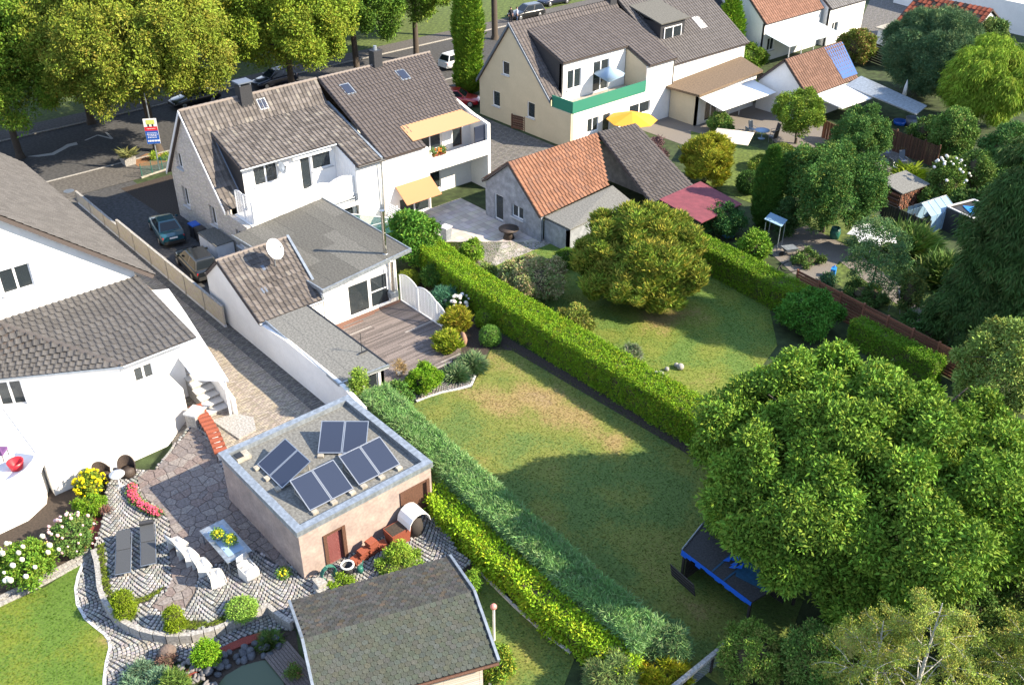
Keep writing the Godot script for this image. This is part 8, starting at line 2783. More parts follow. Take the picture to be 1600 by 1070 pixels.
# ---------------------------------------------------------------- shrubs
func shrubs():
	var box_green := Color(0.14, 0.21, 0.015)
	shrub("laurel", "large glossy laurel bush beside the steel flue roof", "bush", Vector3(32.54, 0.00, -46.91), 1.68, 4.39, "leaf", 0.95, 60.0, Color(0.07, 0.16, 0.02), Color(0.15, 0.24, 0.03), 0.3, 20)
	shrub("box_ball", "olive clipped ball behind the bow topped lattice fence", "bush", Vector3(30.83, 0.00, -45.24), 0.76, 1.08, "fine", 0.8, 110.0, Color(0.13, 0.15, 0.015), Color(0, 0, 0), 0.0, 0)
	shrub("garden_shrub", "dark leafy shrub between laurel and middle hedge", "bush", Vector3(31.69, 0.00, -44.10), 0.83, 1.81, "leaf", 0.7, 50.0, Color(0.05, 0.11, 0.02), Color(0.1, 0.17, 0.02), 0.2, 10)
	shrub("juniper", "low spreading blue green juniper behind the lattice fence", "bush", Vector3(30.62, 0.00, -41.50), 0.91, 1.57, "needle", 1.1, 60.0, Color(0.05, 0.13, 0.08), Color(0.09, 0.17, 0.11), 0.3, 12)
	shrub("white_hydrangea", "dark shrub with white flower heads beside the middle hedge", "bush", Vector3(30.88, 0.00, -40.48), 0.76, 1.51, "leaf", 0.7, 60.0, Color(0.05, 0.115, 0.02), Color(0.1, 0.16, 0.02), 0.2, 9, 22, 0.11, Color(0.75, 0.72, 0.66), 0.1)
	shrub("golden_heather", "golden shrub behind the end of the lattice fence", "bush", Vector3(29.42, 0.00, -38.68), 0.91, 1.82, "spray", 0.9, 80.0, Color(0.26, 0.24, 0.02), Color(0.3, 0.2, 0.03), 0.3, 12)
	shrub("golden_heather", "golden green shrub on the far corner of the deck", "bush", Vector3(27.92, 0.00, -37.60), 0.82, 1.33, "spray", 0.9, 80.0, Color(0.22, 0.25, 0.02), Color(0.28, 0.24, 0.03), 0.3, 12)
	shrub("box_ball", "clipped green ball touching the middle hedge, farther of two", "bush", Vector3(31.19, 0.00, -38.25), 0.63, 1.21, "fine", 0.8, 110.0, box_green, Color(0, 0, 0), 0.0, 0)
	shrub("box_ball", "clipped green ball at the corner of the lawn, nearer of two", "bush", Vector3(30.17, 0.00, -36.57), 0.65, 1.29, "fine", 0.8, 110.0, Color(0.1, 0.18, 0.03), Color(0, 0, 0), 0.0, 0)
	shrub("box_ball", "big round bright green box bush by the deck", "bush", Vector3(24.71, 0.00, -35.47), 1.04, 1.57, "fine", 0.95, 100.0, Color(0.12, 0.22, 0.012), Color(0.2, 0.27, 0.02), 0.25, 16)
	lily("day_lily", "arching grey green leaf clump on the cobbled edge of the deck, left one", Vector3(26.66, 0.00, -35.19), 0.85, 1.51)
	lily("day_lily", "arching grey green leaf clump behind the left one, by the lawn", Vector3(27.84, 0.00, -35.40), 0.83, 1.76)
	shrub("rose_bush", "green bush with loose leaves in front of the garden store window", "bush", Vector3(22.67, 0.00, -35.03), 0.91, 1.63, "leaf", 0.65, 46.0, Color(0.08, 0.16, 0.03), Color(0.15, 0.22, 0.05), 0.25, 12)
	var vine := thing("young_maple", "slim pale green sapling in front of the garden store", "tree", Vector3(20.65, 0, -35.35))
	var s := S()
	tube(s, Vector3.ZERO, Vector3(0.1, 2.9, 0), 0.03, 0.008, 6)
	obj("stem", s, M.bark, vine)
	crown(vine, Vector3(0.05, 1.75, 0), Vector3(0.42, 1.5, 0.42), 12, 0.3, 260, "leaf", 0.62, Color(0.16, 0.23, 0.03), Color(0.24, 0.28, 0.05), 0.3)
	shrub("garden_shrub", "bright round shrub behind the far end of the middle hedge", "bush", Vector3(35.66, 0.00, -44.99), 0.95, 1.80, "leaf", 0.75, 56.0, Color(0.14, 0.22, 0.02), Color(0.2, 0.26, 0.03), 0.3, 10)
	shrub("garden_shrub", "low pale shrub between the middle hedge and variegated shrub", "bush", Vector3(35.14, 0.00, -42.88), 0.73, 1.19, "leaf", 0.7, 50.0, Color(0.15, 0.2, 0.05), Color(0.24, 0.24, 0.08), 0.3, 8)
	shrub("variegated_shrub", "broad pink and cream variegated shrub behind the middle hedge", "bush", Vector3(35.55, 0.00, -39.01), 2.24, 2.95, "leaf", 0.7, 60.0, Color(0.2, 0.23, 0.08), Color(0.46, 0.33, 0.2), 0.55, 18)
	shrub("box_block", "clipped oval box bush behind the variegated shrub", "bush", Vector3(39.93, 0.00, -40.61), 0.86, 1.30, "fine", 0.8, 100.0, Color(0.075, 0.13, 0.015), Color(0, 0, 0), 0.0, 0)
	shrub("garden_shrub", "yellow green shrub rising over the middle of the hedge", "bush", Vector3(34.33, 0.00, -34.02), 1.12, 2.34, "leaf", 0.65, 50.0, Color(0.15, 0.18, 0.03), Color(0.27, 0.22, 0.05), 0.4, 12)
	shrub("lavender", "grey green lavender bush beside the hedge near the stone balls", "bush", Vector3(34.74, 0.00, -30.10), 0.73, 1.16, "needle", 0.8, 60.0, Color(0.15, 0.19, 0.08), Color(0.25, 0.22, 0.2), 0.4, 8)
	shrub("laurel_block", "clipped block of glossy laurel in front of the red brown fence", "bush", Vector3(44.70, 0.00, -25.60), 1.89, 3.00, "leaf", 0.85, 60.0, Color(0.06, 0.16, 0.02), Color(0.11, 0.21, 0.03), 0.25, 16)
	shrub("ivy_frame", "dark ivy mound beside the dull red awning", "bush", Vector3(50.92, 0.00, -36.92), 1.65, 2.65, "leaf", 0.8, 50.0, Color(0.035, 0.09, 0.025), Color(0.07, 0.13, 0.03), 0.2, 14)
	shrub("vine_arbour", "bright green vine over a frame beside the right hedge", "bush", Vector3(49.80, 0.00, -33.27), 1.24, 2.28, "leaf", 0.8, 50.0, Color(0.12, 0.21, 0.02), Color(0.2, 0.26, 0.03), 0.3, 12)
	shrub("box_ball", "dark clipped ball left of the columnar thuja", "bush", Vector3(58.23, 0.00, -40.18), 1.00, 1.88, "fine", 1.0, 70.0, Color(0.04, 0.085, 0.015), Color(0, 0, 0), 0.0, 0)
	shrub("golden_privet", "round golden yellow bush in front of the cream parasol", "bush", Vector3(57.03, 0.00, -43.34), 2.06, 4.06, "spray", 1.1, 60.0, Color(0.27, 0.26, 0.025), Color(0.36, 0.29, 0.03), 0.4, 20)
	shrub("purple_shrub", "round dark purple bush behind the dark roofed barn", "bush", Vector3(55.92, 0.00, -47.73), 1.39, 3.00, "leaf", 0.75, 56.0, Color(0.13, 0.075, 0.085), Color(0.2, 0.14, 0.13), 0.4, 14)
	shrub("box_ball", "olive clipped dome behind the apple tree", "bush", Vector3(63.76, 0.00, -41.30), 1.27, 2.25, "fine", 1.0, 80.0, Color(0.13, 0.15, 0.02), Color(0, 0, 0), 0.0, 0)
	shrub("photinia", "reddish green bush in front of the dark slatted yard fence", "bush", Vector3(92.87, 0.00, -53.43), 1.95, 4.03, "leaf", 1.1, 34.0, Color(0.15, 0.17, 0.03), Color(0.26, 0.13, 0.06), 0.3, 12)
	shrub("elder", "tall pale shrub right of the blue tubs", "bush", Vector3(75.42, 0.00, -33.65), 2.01, 4.81, "leaf", 0.9, 40.0, Color(0.1, 0.17, 0.035), Color(0.2, 0.25, 0.06), 0.3, 16)
	shrub("elder", "broad dark green bush below the willow", "bush", Vector3(73.42, 0.00, -28.72), 2.04, 5.14, "leaf", 0.95, 36.0, Color(0.06, 0.125, 0.03), Color(0.15, 0.2, 0.06), 0.2, 18)
	shrub("phlox", "bush of white flowers between fern and dark spruce", "bush", Vector3(67.67, 0.00, -29.94), 1.53, 3.48, "leaf", 0.8, 40.0, Color(0.1, 0.16, 0.03), Color(0.2, 0.23, 0.05), 0.3, 12, 30, 0.09, Color(0.72, 0.7, 0.68), 0.2)
	shrub("hazel", "loose green bush at the top right below the white building", "bush", Vector3(105.95, 0.00, -46.34), 2.40, 4.23, "leaf", 1.2, 30.0, Color(0.1, 0.15, 0.04), Color(0.19, 0.2, 0.06), 0.3, 14)
	shrub("hazel", "dark bush beside the willow's right edge", "bush", Vector3(96.84, 0.00, -38.60), 2.10, 4.72, "leaf", 1.2, 26.0, Color(0.05, 0.1, 0.02), Color(0.1, 0.15, 0.03), 0.2, 12)
	shrub("undershrub", "dark undergrowth between the willow and elder bushes", "bush", Vector3(67.88, 0.00, -25.25), 2.22, 3.40, "leaf", 1.0, 30.0, Color(0.045, 0.09, 0.02), Color(0.1, 0.14, 0.03), 0.2, 12)
	shrub("cotoneaster", "soft bush below the annex and blurred cypress", "bush", Vector3(83.58, 0.00, -60.21), 2.26, 2.52, "leaf", 1.1, 34.0, Color(0.12, 0.19, 0.02), Color(0.18, 0.22, 0.03), 0.3, 12)
	shrub("rose_bush", "scrambling bush under the small pergola by the annex", "bush", Vector3(66.56, 0.00, -49.69), 1.36, 2.09, "leaf", 0.8, 40.0, Color(0.1, 0.16, 0.03), Color(0.2, 0.22, 0.05), 0.3, 10)
	shrub("dark_yew", "dark shrub in the shade right of the columnar thuja", "bush", Vector3(53.96, 0.00, -33.92), 0.99, 3.28, "leaf", 0.8, 36.0, Color(0.035, 0.07, 0.02), Color(0.06, 0.1, 0.03), 0.2, 12)
	shrub("fern", "bright fern tuft behind the small felt roofed shed", "fern", Vector3(68.94, 0.00, -33.38), 0.68, 0.90, "blade", 1.0, 20.0, Color(0.2, 0.24, 0.02), Color(0, 0, 0), 0.0, 0)
	grass_clump("pampas_grass", "big fountain of grass behind the pear tree", Vector3(58.00, 0.00, -27.04), 1.63, 2.54)
	grass_clump("pampas_grass", "big fountain of grass beside the dark spruce, nearer one", Vector3(56.59, 0.00, -23.51), 1.91, 2.17)
	shrub("ground_shrubs", "low shrub at the foot of the dark spruce", "bush", Vector3(49.01, 0.00, -20.84), 1.63, 1.72, "leaf", 0.8, 30.0, Color(0.05, 0.1, 0.025), Color(0.1, 0.15, 0.03), 0.2, 12)
	shrub("potted_palm", "shaggy palm with yellow green crown beside the ladder", "palm", Vector3(51.04, 0.00, -22.96), 0.90, 3.32, "leaf", 0.7, 40.0, Color(0.08, 0.12, 0.03), Color(0.26, 0.27, 0.06), 0.35, 10)
	shrub("garden_shrub", "low blue green shrub by the blue watering can", "bush", Vector3(50.60, 0.00, -28.13), 0.68, 0.94, "leaf", 0.7, 40.0, Color(0.05, 0.11, 0.05), Color(0.09, 0.14, 0.06), 0.2, 8)
	shrub("garden_shrub", "low green plants beside the wheelbarrow", "bush", Vector3(52.01, 0.00, -30.62), 1.12, 0.99, "leaf", 0.7, 44.0, Color(0.08, 0.13, 0.03), Color(0.16, 0.19, 0.05), 0.3, 9)
	shrub("garden_shrub", "green plants between pear tree and red brown fence", "bush", Vector3(50.47, 0.00, -25.39), 1.43, 1.34, "leaf", 0.7, 44.0, Color(0.07, 0.125, 0.03), Color(0.15, 0.19, 0.05), 0.3, 12)
	shrub("garden_shrub", "leafy bush right of the log shed", "bush", Vector3(66.13, 0.00, -30.27), 0.88, 1.75, "leaf", 0.8, 44.0, Color(0.09, 0.15, 0.03), Color(0.18, 0.21, 0.05), 0.3, 9)
	shrub("garden_shrub", "bush left of the log shed, against the apple tree", "bush", Vector3(64.41, 0.00, -33.26), 1.03, 2.37, "leaf", 0.8, 44.0, Color(0.09, 0.15, 0.03), Color(0.2, 0.22, 0.05), 0.3, 10)
	shrub("garden_shrub", "pale loose bush between elder and phlox", "bush", Vector3(71.12, 0.00, -29.36), 1.51, 3.56, "leaf", 0.85, 44.0, Color(0.11, 0.17, 0.035), Color(0.2, 0.24, 0.06), 0.3, 12)
	shrub("garden_shrub", "dark bush behind the greenhouse and enclosure", "bush", Vector3(66.40, 0.00, -27.65), 1.40, 2.26, "leaf", 0.85, 40.0, Color(0.06, 0.11, 0.025), Color(0.13, 0.17, 0.04), 0.3, 10)
	shrub("garden_shrub", "flowering bush on the lawn behind the cream parasol", "bush", Vector3(63.01, 0.00, -42.08), 1.55, 1.22, "leaf", 0.75, 44.0, Color(0.15, 0.2, 0.03), Color(0.26, 0.26, 0.05), 0.35, 9)
	shrub("garden_shrub", "bush between willow and blue tubs", "bush", Vector3(77.31, 0.00, -36.79), 1.53, 2.58, "leaf", 0.85, 40.0, Color(0.07, 0.13, 0.03), Color(0.14, 0.18, 0.04), 0.3, 10)
	shrub("garden_shrub", "climber on the dark fence between annex and bungalow", "bush", Vector3(76.50, 0.00, -54.22), 1.73, 1.69, "leaf", 0.85, 40.0, Color(0.1, 0.14, 0.03), Color(0.2, 0.2, 0.05), 0.3, 9)
	# bottom left garden
	shrub("yellow_daisies", "bush covered in yellow flowers by the white terrace wall", "bush", Vector3(8.18, 0.20, -38.40), 0.72, 1.35, "fine", 0.9, 90.0, Color(0.13, 0.18, 0.02), Color(0.3, 0.28, 0.02), 0.3, 8, 95, 0.055, Color(0.75, 0.58, 0.01), -0.1)
	shrub("spiraea", "bright green bush below the yellow flowers", "bush", Vector3(7.77, 0.10, -37.33), 0.76, 1.04, "fine", 0.9, 90.0, Color(0.13, 0.22, 0.015), Color(0.2, 0.25, 0.02), 0.2, 9)
	shrub("barberry", "dull red barberry beside the bright green bush", "bush", Vector3(8.16, 0.30, -36.63), 0.31, 0.53, "fine", 0.8, 90.0, Color(0.17, 0.09, 0.08), Color(0.25, 0.15, 0.1), 0.3, 5)
	shrub("pink_roses", "loose bush with pale pink roses in the left bed", "bush", Vector3(6.34, 0.05, -35.56), 1.00, 1.81, "leaf", 0.6, 60.0, Color(0.09, 0.15, 0.035), Color(0.16, 0.2, 0.05), 0.3, 12, 46, 0.065, Color(0.78, 0.5, 0.5), -0.1)
	shrub("white_hydrangea", "wide hydrangea with big white flower heads at the left edge", "bush", Vector3(4.32, 0.05, -35.06), 1.22, 2.08, "leaf", 0.65, 66.0, Color(0.11, 0.19, 0.02), Color(0.2, 0.25, 0.03), 0.3, 14, 26, 0.1, Color(0.72, 0.7, 0.56), 0.05)
	shrub("box_ball", "clipped ball on the planting strip nearest the loungers", "bush", Vector3(6.43, 0.75, -30.42), 0.47, 0.85, "fine", 0.75, 120.0, Color(0.15, 0.185, 0.01), Color(0, 0, 0), 0.0, 0)
	shrub("box_cushion", "flat clipped cushion under the ball nearest the loungers", "bush", Vector3(6.39, 0.40, -30.35), 0.48, 0.60, "fine", 0.75, 120.0, Color(0.15, 0.185, 0.01), Color(0, 0, 0), 0.0, 0)
	shrub("box_ball", "clipped ball standing on the end of the second planting strip", "bush", Vector3(7.57, 0.75, -28.45), 0.40, 0.76, "fine", 0.75, 120.0, Color(0.15, 0.185, 0.01), Color(0, 0, 0), 0.0, 0)
	shrub("box_cushion", "flat clipped cushion under the ball of the second planting strip", "bush", Vector3(7.56, 0.40, -28.40), 0.45, 0.51, "fine", 0.75, 120.0, Color(0.15, 0.185, 0.01), Color(0, 0, 0), 0.0, 0)
	shrub("pale_dome", "light green clipped dome above the retaining wall", "bush", Vector3(9.85, 0.40, -27.39), 0.66, 0.66, "fine", 0.8, 120.0, Color(0.2, 0.29, 0.05), Color(0, 0, 0), 0.0, 0)
	shrub("false_cypress", "bright frilly green bush left of the pond", "bush", Vector3(7.84, 0.00, -26.34), 0.59, 1.24, "fine", 0.9, 110.0, Color(0.14, 0.25, 0.012), Color(0.2, 0.29, 0.02), 0.3, 14)
	shrub("blue_conifer_bush", "blue grey conifer bush at the bottom edge", "bush", Vector3(5.71, 0.00, -26.92), 0.93, 0.65, "needle", 0.9, 100.0, Color(0.1, 0.16, 0.1), Color(0.18, 0.24, 0.15), 0.3, 12)
	shrub("green_conifer_bush", "dark green low conifer right of the blue grey one", "bush", Vector3(6.35, 0.00, -25.93), 0.58, 1.05, "needle", 0.9, 90.0, Color(0.1, 0.15, 0.03), Color(0.15, 0.19, 0.04), 0.3, 9)
	shrub("red_maple", "brown red maple behind the blue grey conifer", "bush", Vector3(6.64, 0.00, -27.28), 0.45, 0.69, "fine", 0.8, 60.0, Color(0.13, 0.08, 0.06), Color(0.18, 0.1, 0.08), 0.3, 8)
	grass_clump("grass_tuft", "pale green grass tuft at the edge of the pond rocks", Vector3(10.00, 0.00, -25.65), 0.37, 0.62)
	shrub("pond_ball", "small green bush on the pond deck", "bush", Vector3(9.93, 0.10, -23.71), 0.35, 0.59, "fine", 0.75, 100.0, Color(0.11, 0.17, 0.03), Color(0.2, 0.1, 0.06), 0.1, 6)
	shrub("weeping_shrub", "pale green domed shrub between rose building and summer house", "bush", Vector3(16.03, 0.40, -25.56), 0.68, 1.15, "fine", 0.85, 100.0, Color(0.2, 0.28, 0.03), Color(0.25, 0.29, 0.04), 0.3, 12)
	shrub("box_cushion", "low green skirt of shrubs round the pale domed shrub", "bush", Vector3(15.78, 0.40, -25.15), 1.15, 0.80, "fine", 0.85, 100.0, Color(0.15, 0.22, 0.03), Color(0.2, 0.24, 0.04), 0.3, 10)
	shrub("box_row", "low clipped hedge strip at the far eave of the summer house", "bush", Vector3(13.48, 0.40, -25.84), 0.74, 0.52, "fine", 0.8, 110.0, Color(0.16, 0.23, 0.02), Color(0.22, 0.25, 0.03), 0.2, 9)
	shrub("garden_shrub", "round green shrub at the far gable of the summer house", "bush", Vector3(17.43, 0.00, -22.54), 0.41, 1.46, "fine", 0.9, 90.0, Color(0.12, 0.21, 0.02), Color(0.2, 0.26, 0.03), 0.3, 9)
	shrub("yellow_rose", "yellow flowering bush at the near gable of the summer house", "bush", Vector3(15.61, 0.00, -18.70), 0.63, 1.68, "fine", 1.0, 90.0, Color(0.11, 0.18, 0.02), Color(0.3, 0.29, 0.03), 0.35, 10)
	shrub("white_roses", "bush with white roses along the near eave of the summer house", "bush", Vector3(14.64, 0.00, -19.19), 0.79, 0.56, "leaf", 0.6, 70.0, Color(0.11, 0.17, 0.03), Color(0.2, 0.24, 0.04), 0.3, 10, 26, 0.06, Color(0.72, 0.7, 0.6), 0.0)
	# bottom middle conifers
	shrub("chamaecyparis", "grey green conifer at the lower end of the hedges", "conifer", Vector3(20.86, 0.00, -15.21), 1.02, 1.93, "needle", 1.0, 80.0, Color(0.1, 0.16, 0.06), Color(0.2, 0.24, 0.11), 0.3, 16)
	shrub("golden_conifer", "golden yellow conifer at the bottom edge", "conifer", Vector3(19.91, 0.00, -14.70), 1.19, 1.12, "spray", 0.9, 90.0, Color(0.27, 0.25, 0.012), Color(0.33, 0.25, 0.02), 0.3, 16)
	shrub("chamaecyparis", "pale grey green conifer left of the golden one", "conifer", Vector3(18.30, 0.00, -15.64), 1.06, 1.76, "needle", 0.9, 80.0, Color(0.15, 0.19, 0.06), Color(0.25, 0.25, 0.1), 0.35, 14)
	# bottom right thicket
	shrub("thicket_shrub", "yellow green bush at the bottom edge right of the timber board", "bush", Vector3(22.67, 0.00, -12.74), 1.36, 2.51, "leaf", 0.6, 60.0, Color(0.13, 0.19, 0.03), Color(0.24, 0.24, 0.06), 0.35, 18)
	shrub("thicket_shrub", "green bush under the birches at the bottom edge", "bush", Vector3(23.85, 0.00, -11.06), 1.37, 3.22, "leaf", 0.6, 55.0, Color(0.09, 0.155, 0.03), Color(0.2, 0.22, 0.06), 0.3, 18)
	shrub("thicket_shrub", "tall green bush in the shade right of the walnut trunk", "bush", Vector3(30.41, 0.00, -8.95), 1.46, 2.93, "leaf", 0.7, 45.0, Color(0.07, 0.12, 0.025), Color(0.16, 0.19, 0.05), 0.25, 16)
	shrub("thicket_shrub", "pale green bush at the right edge below the walnut", "bush", Vector3(33.48, 0.00, -7.80), 1.44, 2.44, "leaf", 0.7, 45.0, Color(0.1, 0.15, 0.03), Color(0.18, 0.2, 0.05), 0.3, 14)
	shrub("thicket_shrub", "dark green bush at the bottom right corner behind the birch", "bush", Vector3(29.18, 0.00, -6.63), 1.61, 3.21, "leaf", 0.6, 50.0, Color(0.09, 0.14, 0.03), Color(0.19, 0.2, 0.05), 0.3, 18)
	shrub("thicket_shrub", "olive bush below the walnut between the two birches", "bush", Vector3(25.72, 0.00, -8.92), 1.48, 2.46, "leaf", 0.6, 50.0, Color(0.12, 0.16, 0.03), Color(0.22, 0.22, 0.06), 0.3, 16)

func lily(n: String, label: String, at: Vector3, a: float, h: float):
	grass_clump(n, label, at, a * 0.66, h * 0.6, Color(0.13, 0.19, 0.085), Color(0.3, 0.34, 0.2))

func grass_clump(n: String, label: String, at: Vector3, a: float, h: float, col := Color(0.09, 0.145, 0.035), alt := Color(0.2, 0.24, 0.08)):
	var t := thing(n, label, "grass clump", at)
	var xf := []
	var cs := []
	for k in int(420 * minf(1.0, a)):
		var d := Vector3(rng.randfn(), 0, rng.randfn()) * a * 0.22
		var tilt := Vector3(d.z, 0, -d.x).normalized() if d.length() > 0.01 else Vector3.RIGHT
		var b := Basis(tilt, clampf(d.length() / a, 0, 0.9) * 1.5 + rng.randf() * 0.2) * Basis(Vector3.UP, rng.randf() * TAU)
		var sc := maxf(h, a) * 0.9 * rng.randf_range(0.7, 1.1)
		xf.append(Transform3D(b.scaled(Vector3.ONE * sc), Vector3(d.x, 0.02, d.z)))
		cs.append(jit(col, 0.3, alt, 0.25))
	many("blades", clump("blade"), xf, cs, M.leaf, t)
	var s := S()
	ball(s, Vector3(0, h * 0.15, 0), Vector3(a * 0.5, h * 0.3, a * 0.5), 8, 5)
	obj("root_tuft", s, M.twigs, t)

# ---------------------------------------------------------------- gardens on the right: furniture and small buildings
func garden_chair(n: String, label: String, at: Vector3, turn: float, m, group := ""):
	var t := thing(n, label, "chair", at, turn, group)
	var s := S()
	box(s, Vector3(0, 0.43, 0), Vector3(0.5, 0.03, 0.48))
	obj("seat", s, m, t)
	s = S()
	box(s, Vector3(0, 0.78, -0.3), Vector3(0.5, 0.72, 0.03), Basis(Vector3.RIGHT, -0.22))
	obj("backrest", s, m, t)
	for q in [[-0.25, 0.22], [0.25, 0.22], [0.25, -0.22], [-0.25, -0.22]]:
		s = S()
		tube(s, Vector3(q[0], 0, q[1]), Vector3(q[0], 0.62 if q[1] > 0 else 0.43, q[1]), 0.018, 0.018, 6)
		obj("leg", s, M.alloy, t)
	for x in [-0.25, 0.25]:
		s = S()
		tube(s, Vector3(x, 0.62, 0.24), Vector3(x, 0.64, -0.26), 0.02, 0.02, 6)
		obj("armrest", s, M.alloy, t)
	return t

func far_gardens():
	var s := S()
	# table and chairs on the far lawn
	var c: Vector3 = Vector3(68.15, 0.00, -46.40)
	var t := thing("patio_table", "round pale table with four reclining chairs on the far lawn", "table", c)
	lathe(s, Vector3.ZERO, [Vector2(0.0, 0.0), Vector2(0.3, 0.0), Vector2(0.04, 0.06), Vector2(0.04, 0.68), Vector2(0.62, 0.7), Vector2(0.62, 0.73), Vector2(0.0, 0.73)], 18)
	obj("top_and_stem", s, M.pale_blue_cloth, t)
	var g := "chairs round the patio table on the far lawn"
	garden_chair("garden_chair", "pale chair left of the patio table", c + Vector3(-1.0, 0, -0.5), 1.2, M.zinc, g)
	garden_chair("garden_chair", "pale chair behind the patio table", c + Vector3(0.2, 0, -1.1), -0.1, M.zinc, g)
	garden_chair("garden_chair", "black chair in front of the patio table", c + Vector3(-0.1, 0, 1.2), 3.0, M.slate, g)
	garden_chair("garden_chair", "black chair right of the patio table", c + Vector3(1.1, 0, 0.5), -1.9, M.slate, g)
	# cream parasol
	t = thing("parasol", "cream square parasol behind the golden bush", "parasol", Vector3(62.26, 0.00, -45.10))
	s = S()
	tube(s, Vector3.ZERO, Vector3(0, 2.3, 0), 0.04, 0.04, 8)
	obj("pole", s, M.dark_metal, t)
	for k in 4:
		var a := TAU * k / 4 + 0.3
		var e0 := Vector3(cos(a) * 2.1, 1.95, sin(a) * 2.1)
		var e1 := Vector3(cos(a + PI / 2) * 2.1, 1.95, sin(a + PI / 2) * 2.1)
		s = S()
		hull2(s, [Vector3(0, 2.5, 0), e0, e1], [Vector3(0, 2.52, 0), e0 + Vector3.UP * 0.02, e1 + Vector3.UP * 0.02])
		obj("canopy_panel", s, M.cream_cloth if M.has("cream_cloth") else mat("cream_cloth", L(0.68, 0.58, 0.45), 0.9), t)
	# scalloped white garden umbrella under the pear tree
	t = thing("garden_umbrella", "white scalloped garden umbrella half hidden by the pear tree", "parasol", Vector3(55.90, 0.00, -28.51))
	s = S()
	tube(s, Vector3.ZERO, Vector3(0, 2.0, 0), 0.03, 0.03, 8)
	obj("pole", s, M.white_plastic, t)
	for k in 8:
		var a := TAU * k / 8
		var mid := a + PI / 8
		var e0 := Vector3(cos(a) * 1.7, 1.55, sin(a) * 1.7)
		var e1 := Vector3(cos(a + PI / 4) * 1.7, 1.55, sin(a + PI / 4) * 1.7)
		var em := Vector3(cos(mid) * 1.35, 1.68, sin(mid) * 1.35)
		s = S()
		for q in [[e0, em], [em, e1]]:
			hull2(s, [Vector3(0, 2.1, 0), q[0], q[1]], [Vector3(0, 2.12, 0), q[0] + Vector3.UP * 0.02, q[1] + Vector3.UP * 0.02])
		obj("canopy_panel", s, M.white_cloth, t)
	# small felt roofed log shed, greenhouse, compost enclosure
	t = thing("log_shed", "low felt roofed shed with stacked logs by the dark board fence", "shed", Vector3(64.91, 0.00, -31.69), -0.12)
	s = S()
	slab(s, Vector3(-1.5, 1.55, 1.1), Vector3(1.6, 1.55, 1.1), Vector3(1.6, 1.85, -1.1), Vector3(-1.5, 1.85, -1.1), 0.08)
	obj("roof", s, M.felt_pale, t)
	for q in [[-1.4, 0.95], [1.45, 0.95], [1.45, -0.95], [-1.4, -0.95]]:
		s = S()
		mm(s, Vector3(q[0] - 0.05, 0, q[1] - 0.05), Vector3(q[0] + 0.05, 1.5, q[1] + 0.05))
		obj("post", s, M.brown_wood, t)
	for j in 7:
		for i in 14:
			s = S()
			tube(s, Vector3(-1.3 + i * 0.2 + 0.1 * (j % 2), 0.12 + j * 0.18, -0.8), Vector3(-1.3 + i * 0.2 + 0.1 * (j % 2), 0.12 + j * 0.18, 0.8 + rng.randf() * 0.12), 0.09, 0.09, 7)
			obj("log", s, M.brown_wood if (i + j) % 3 else M.red_wood, t)
	t = thing("greenhouse", "small greenhouse with pale glazed pitched roof behind the dark fence", "greenhouse", Vector3(63.12, 0.00, -28.40), -0.15)
	for k in 4:
		for side in [-1, 1]:
			var x := -1.3 + k * 0.65
			s = S()
			slab(s, Vector3(x + 0.02, 1.35, side * 0.95), Vector3(x + 0.63, 1.35, side * 0.95), Vector3(x + 0.63, 1.95, 0.02 * side), Vector3(x + 0.02, 1.95, 0.02 * side), 0.012)
			obj("roof_pane", s, M.greenhouse_pane, t)
			s = S()
			mm(s, Vector3(x + 0.02, 0.05, side * 0.95 - 0.006), Vector3(x + 0.63, 1.33, side * 0.95 + 0.006))
			obj("wall_pane", s, M.greenhouse_pane, t)
	s = S()
	for k in 5:
		for side in [-1, 1]:
			var x := -1.3 + k * 0.65
			tube(s, Vector3(x, 0, side * 0.95), Vector3(x, 1.36, side * 0.95), 0.018, 0.018, 5)
			tube(s, Vector3(x, 1.36, side * 0.95), Vector3(x, 1.98, 0), 0.018, 0.018, 5)
	tube(s, Vector3(-1.32, 1.98, 0), Vector3(1.32, 1.98, 0), 0.02, 0.02, 5)
	obj("frame", s, M.alloy, t)
	t = thing("enclosure", "dark square timber enclosure with blue tarpaulin on top", "enclosure", Vector3(64.24, 0.00, -26.08), -0.25)
	for q in [[-1.3, -1.1, 1.3, -1.04], [-1.3, 1.04, 1.3, 1.1], [-1.3, -1.03, -1.24, 1.03], [1.24, -1.03, 1.3, 1.03]]:
		s = S()
		mm(s, Vector3(q[0], 0, q[1]), Vector3(q[2], 1.7, q[3]))
		obj("side", s, M.slate, t)
	for q in [[-1.34, -1.14, 1.34, -1.0], [-1.34, 1.0, 1.34, 1.14], [-1.34, -0.99, -1.2, 0.99], [1.2, -0.99, 1.34, 0.99]]:
		s = S()
		mm(s, Vector3(q[0], 1.702, q[1]), Vector3(q[2], 1.76, q[3]))
		obj("top_rail", s, M.sill, t)
	s = S()
	mm(s, Vector3(-1.2, 1.55, -1.0), Vector3(1.2, 1.6, 1.0))
	obj("netting", s, M.slate, t)
	s = S()
	hull2(s, [Vector3(-0.7, 1.62, 0.5), Vector3(0.9, 1.62, 0.1), Vector3(-0.1, 1.62, -0.8)], [Vector3(-0.7, 1.66, 0.5), Vector3(0.9, 1.68, 0.1), Vector3(-0.1, 1.66, -0.8)])
	obj("tarpaulin", s, mat("sky_tarp", L(0.02, 0.2, 0.6), 0.4), t)
	t = thing("blue_sack", "blue covered heap between greenhouse and dark enclosure", "sack", Vector3(63.85, 0.00, -28.04))
	s = S()
	ball(s, Vector3(0, 0.4, 0), Vector3(0.6, 0.45, 0.5), 10, 7, 0.08)
	obj("cover", s, M.blue_plastic, t)
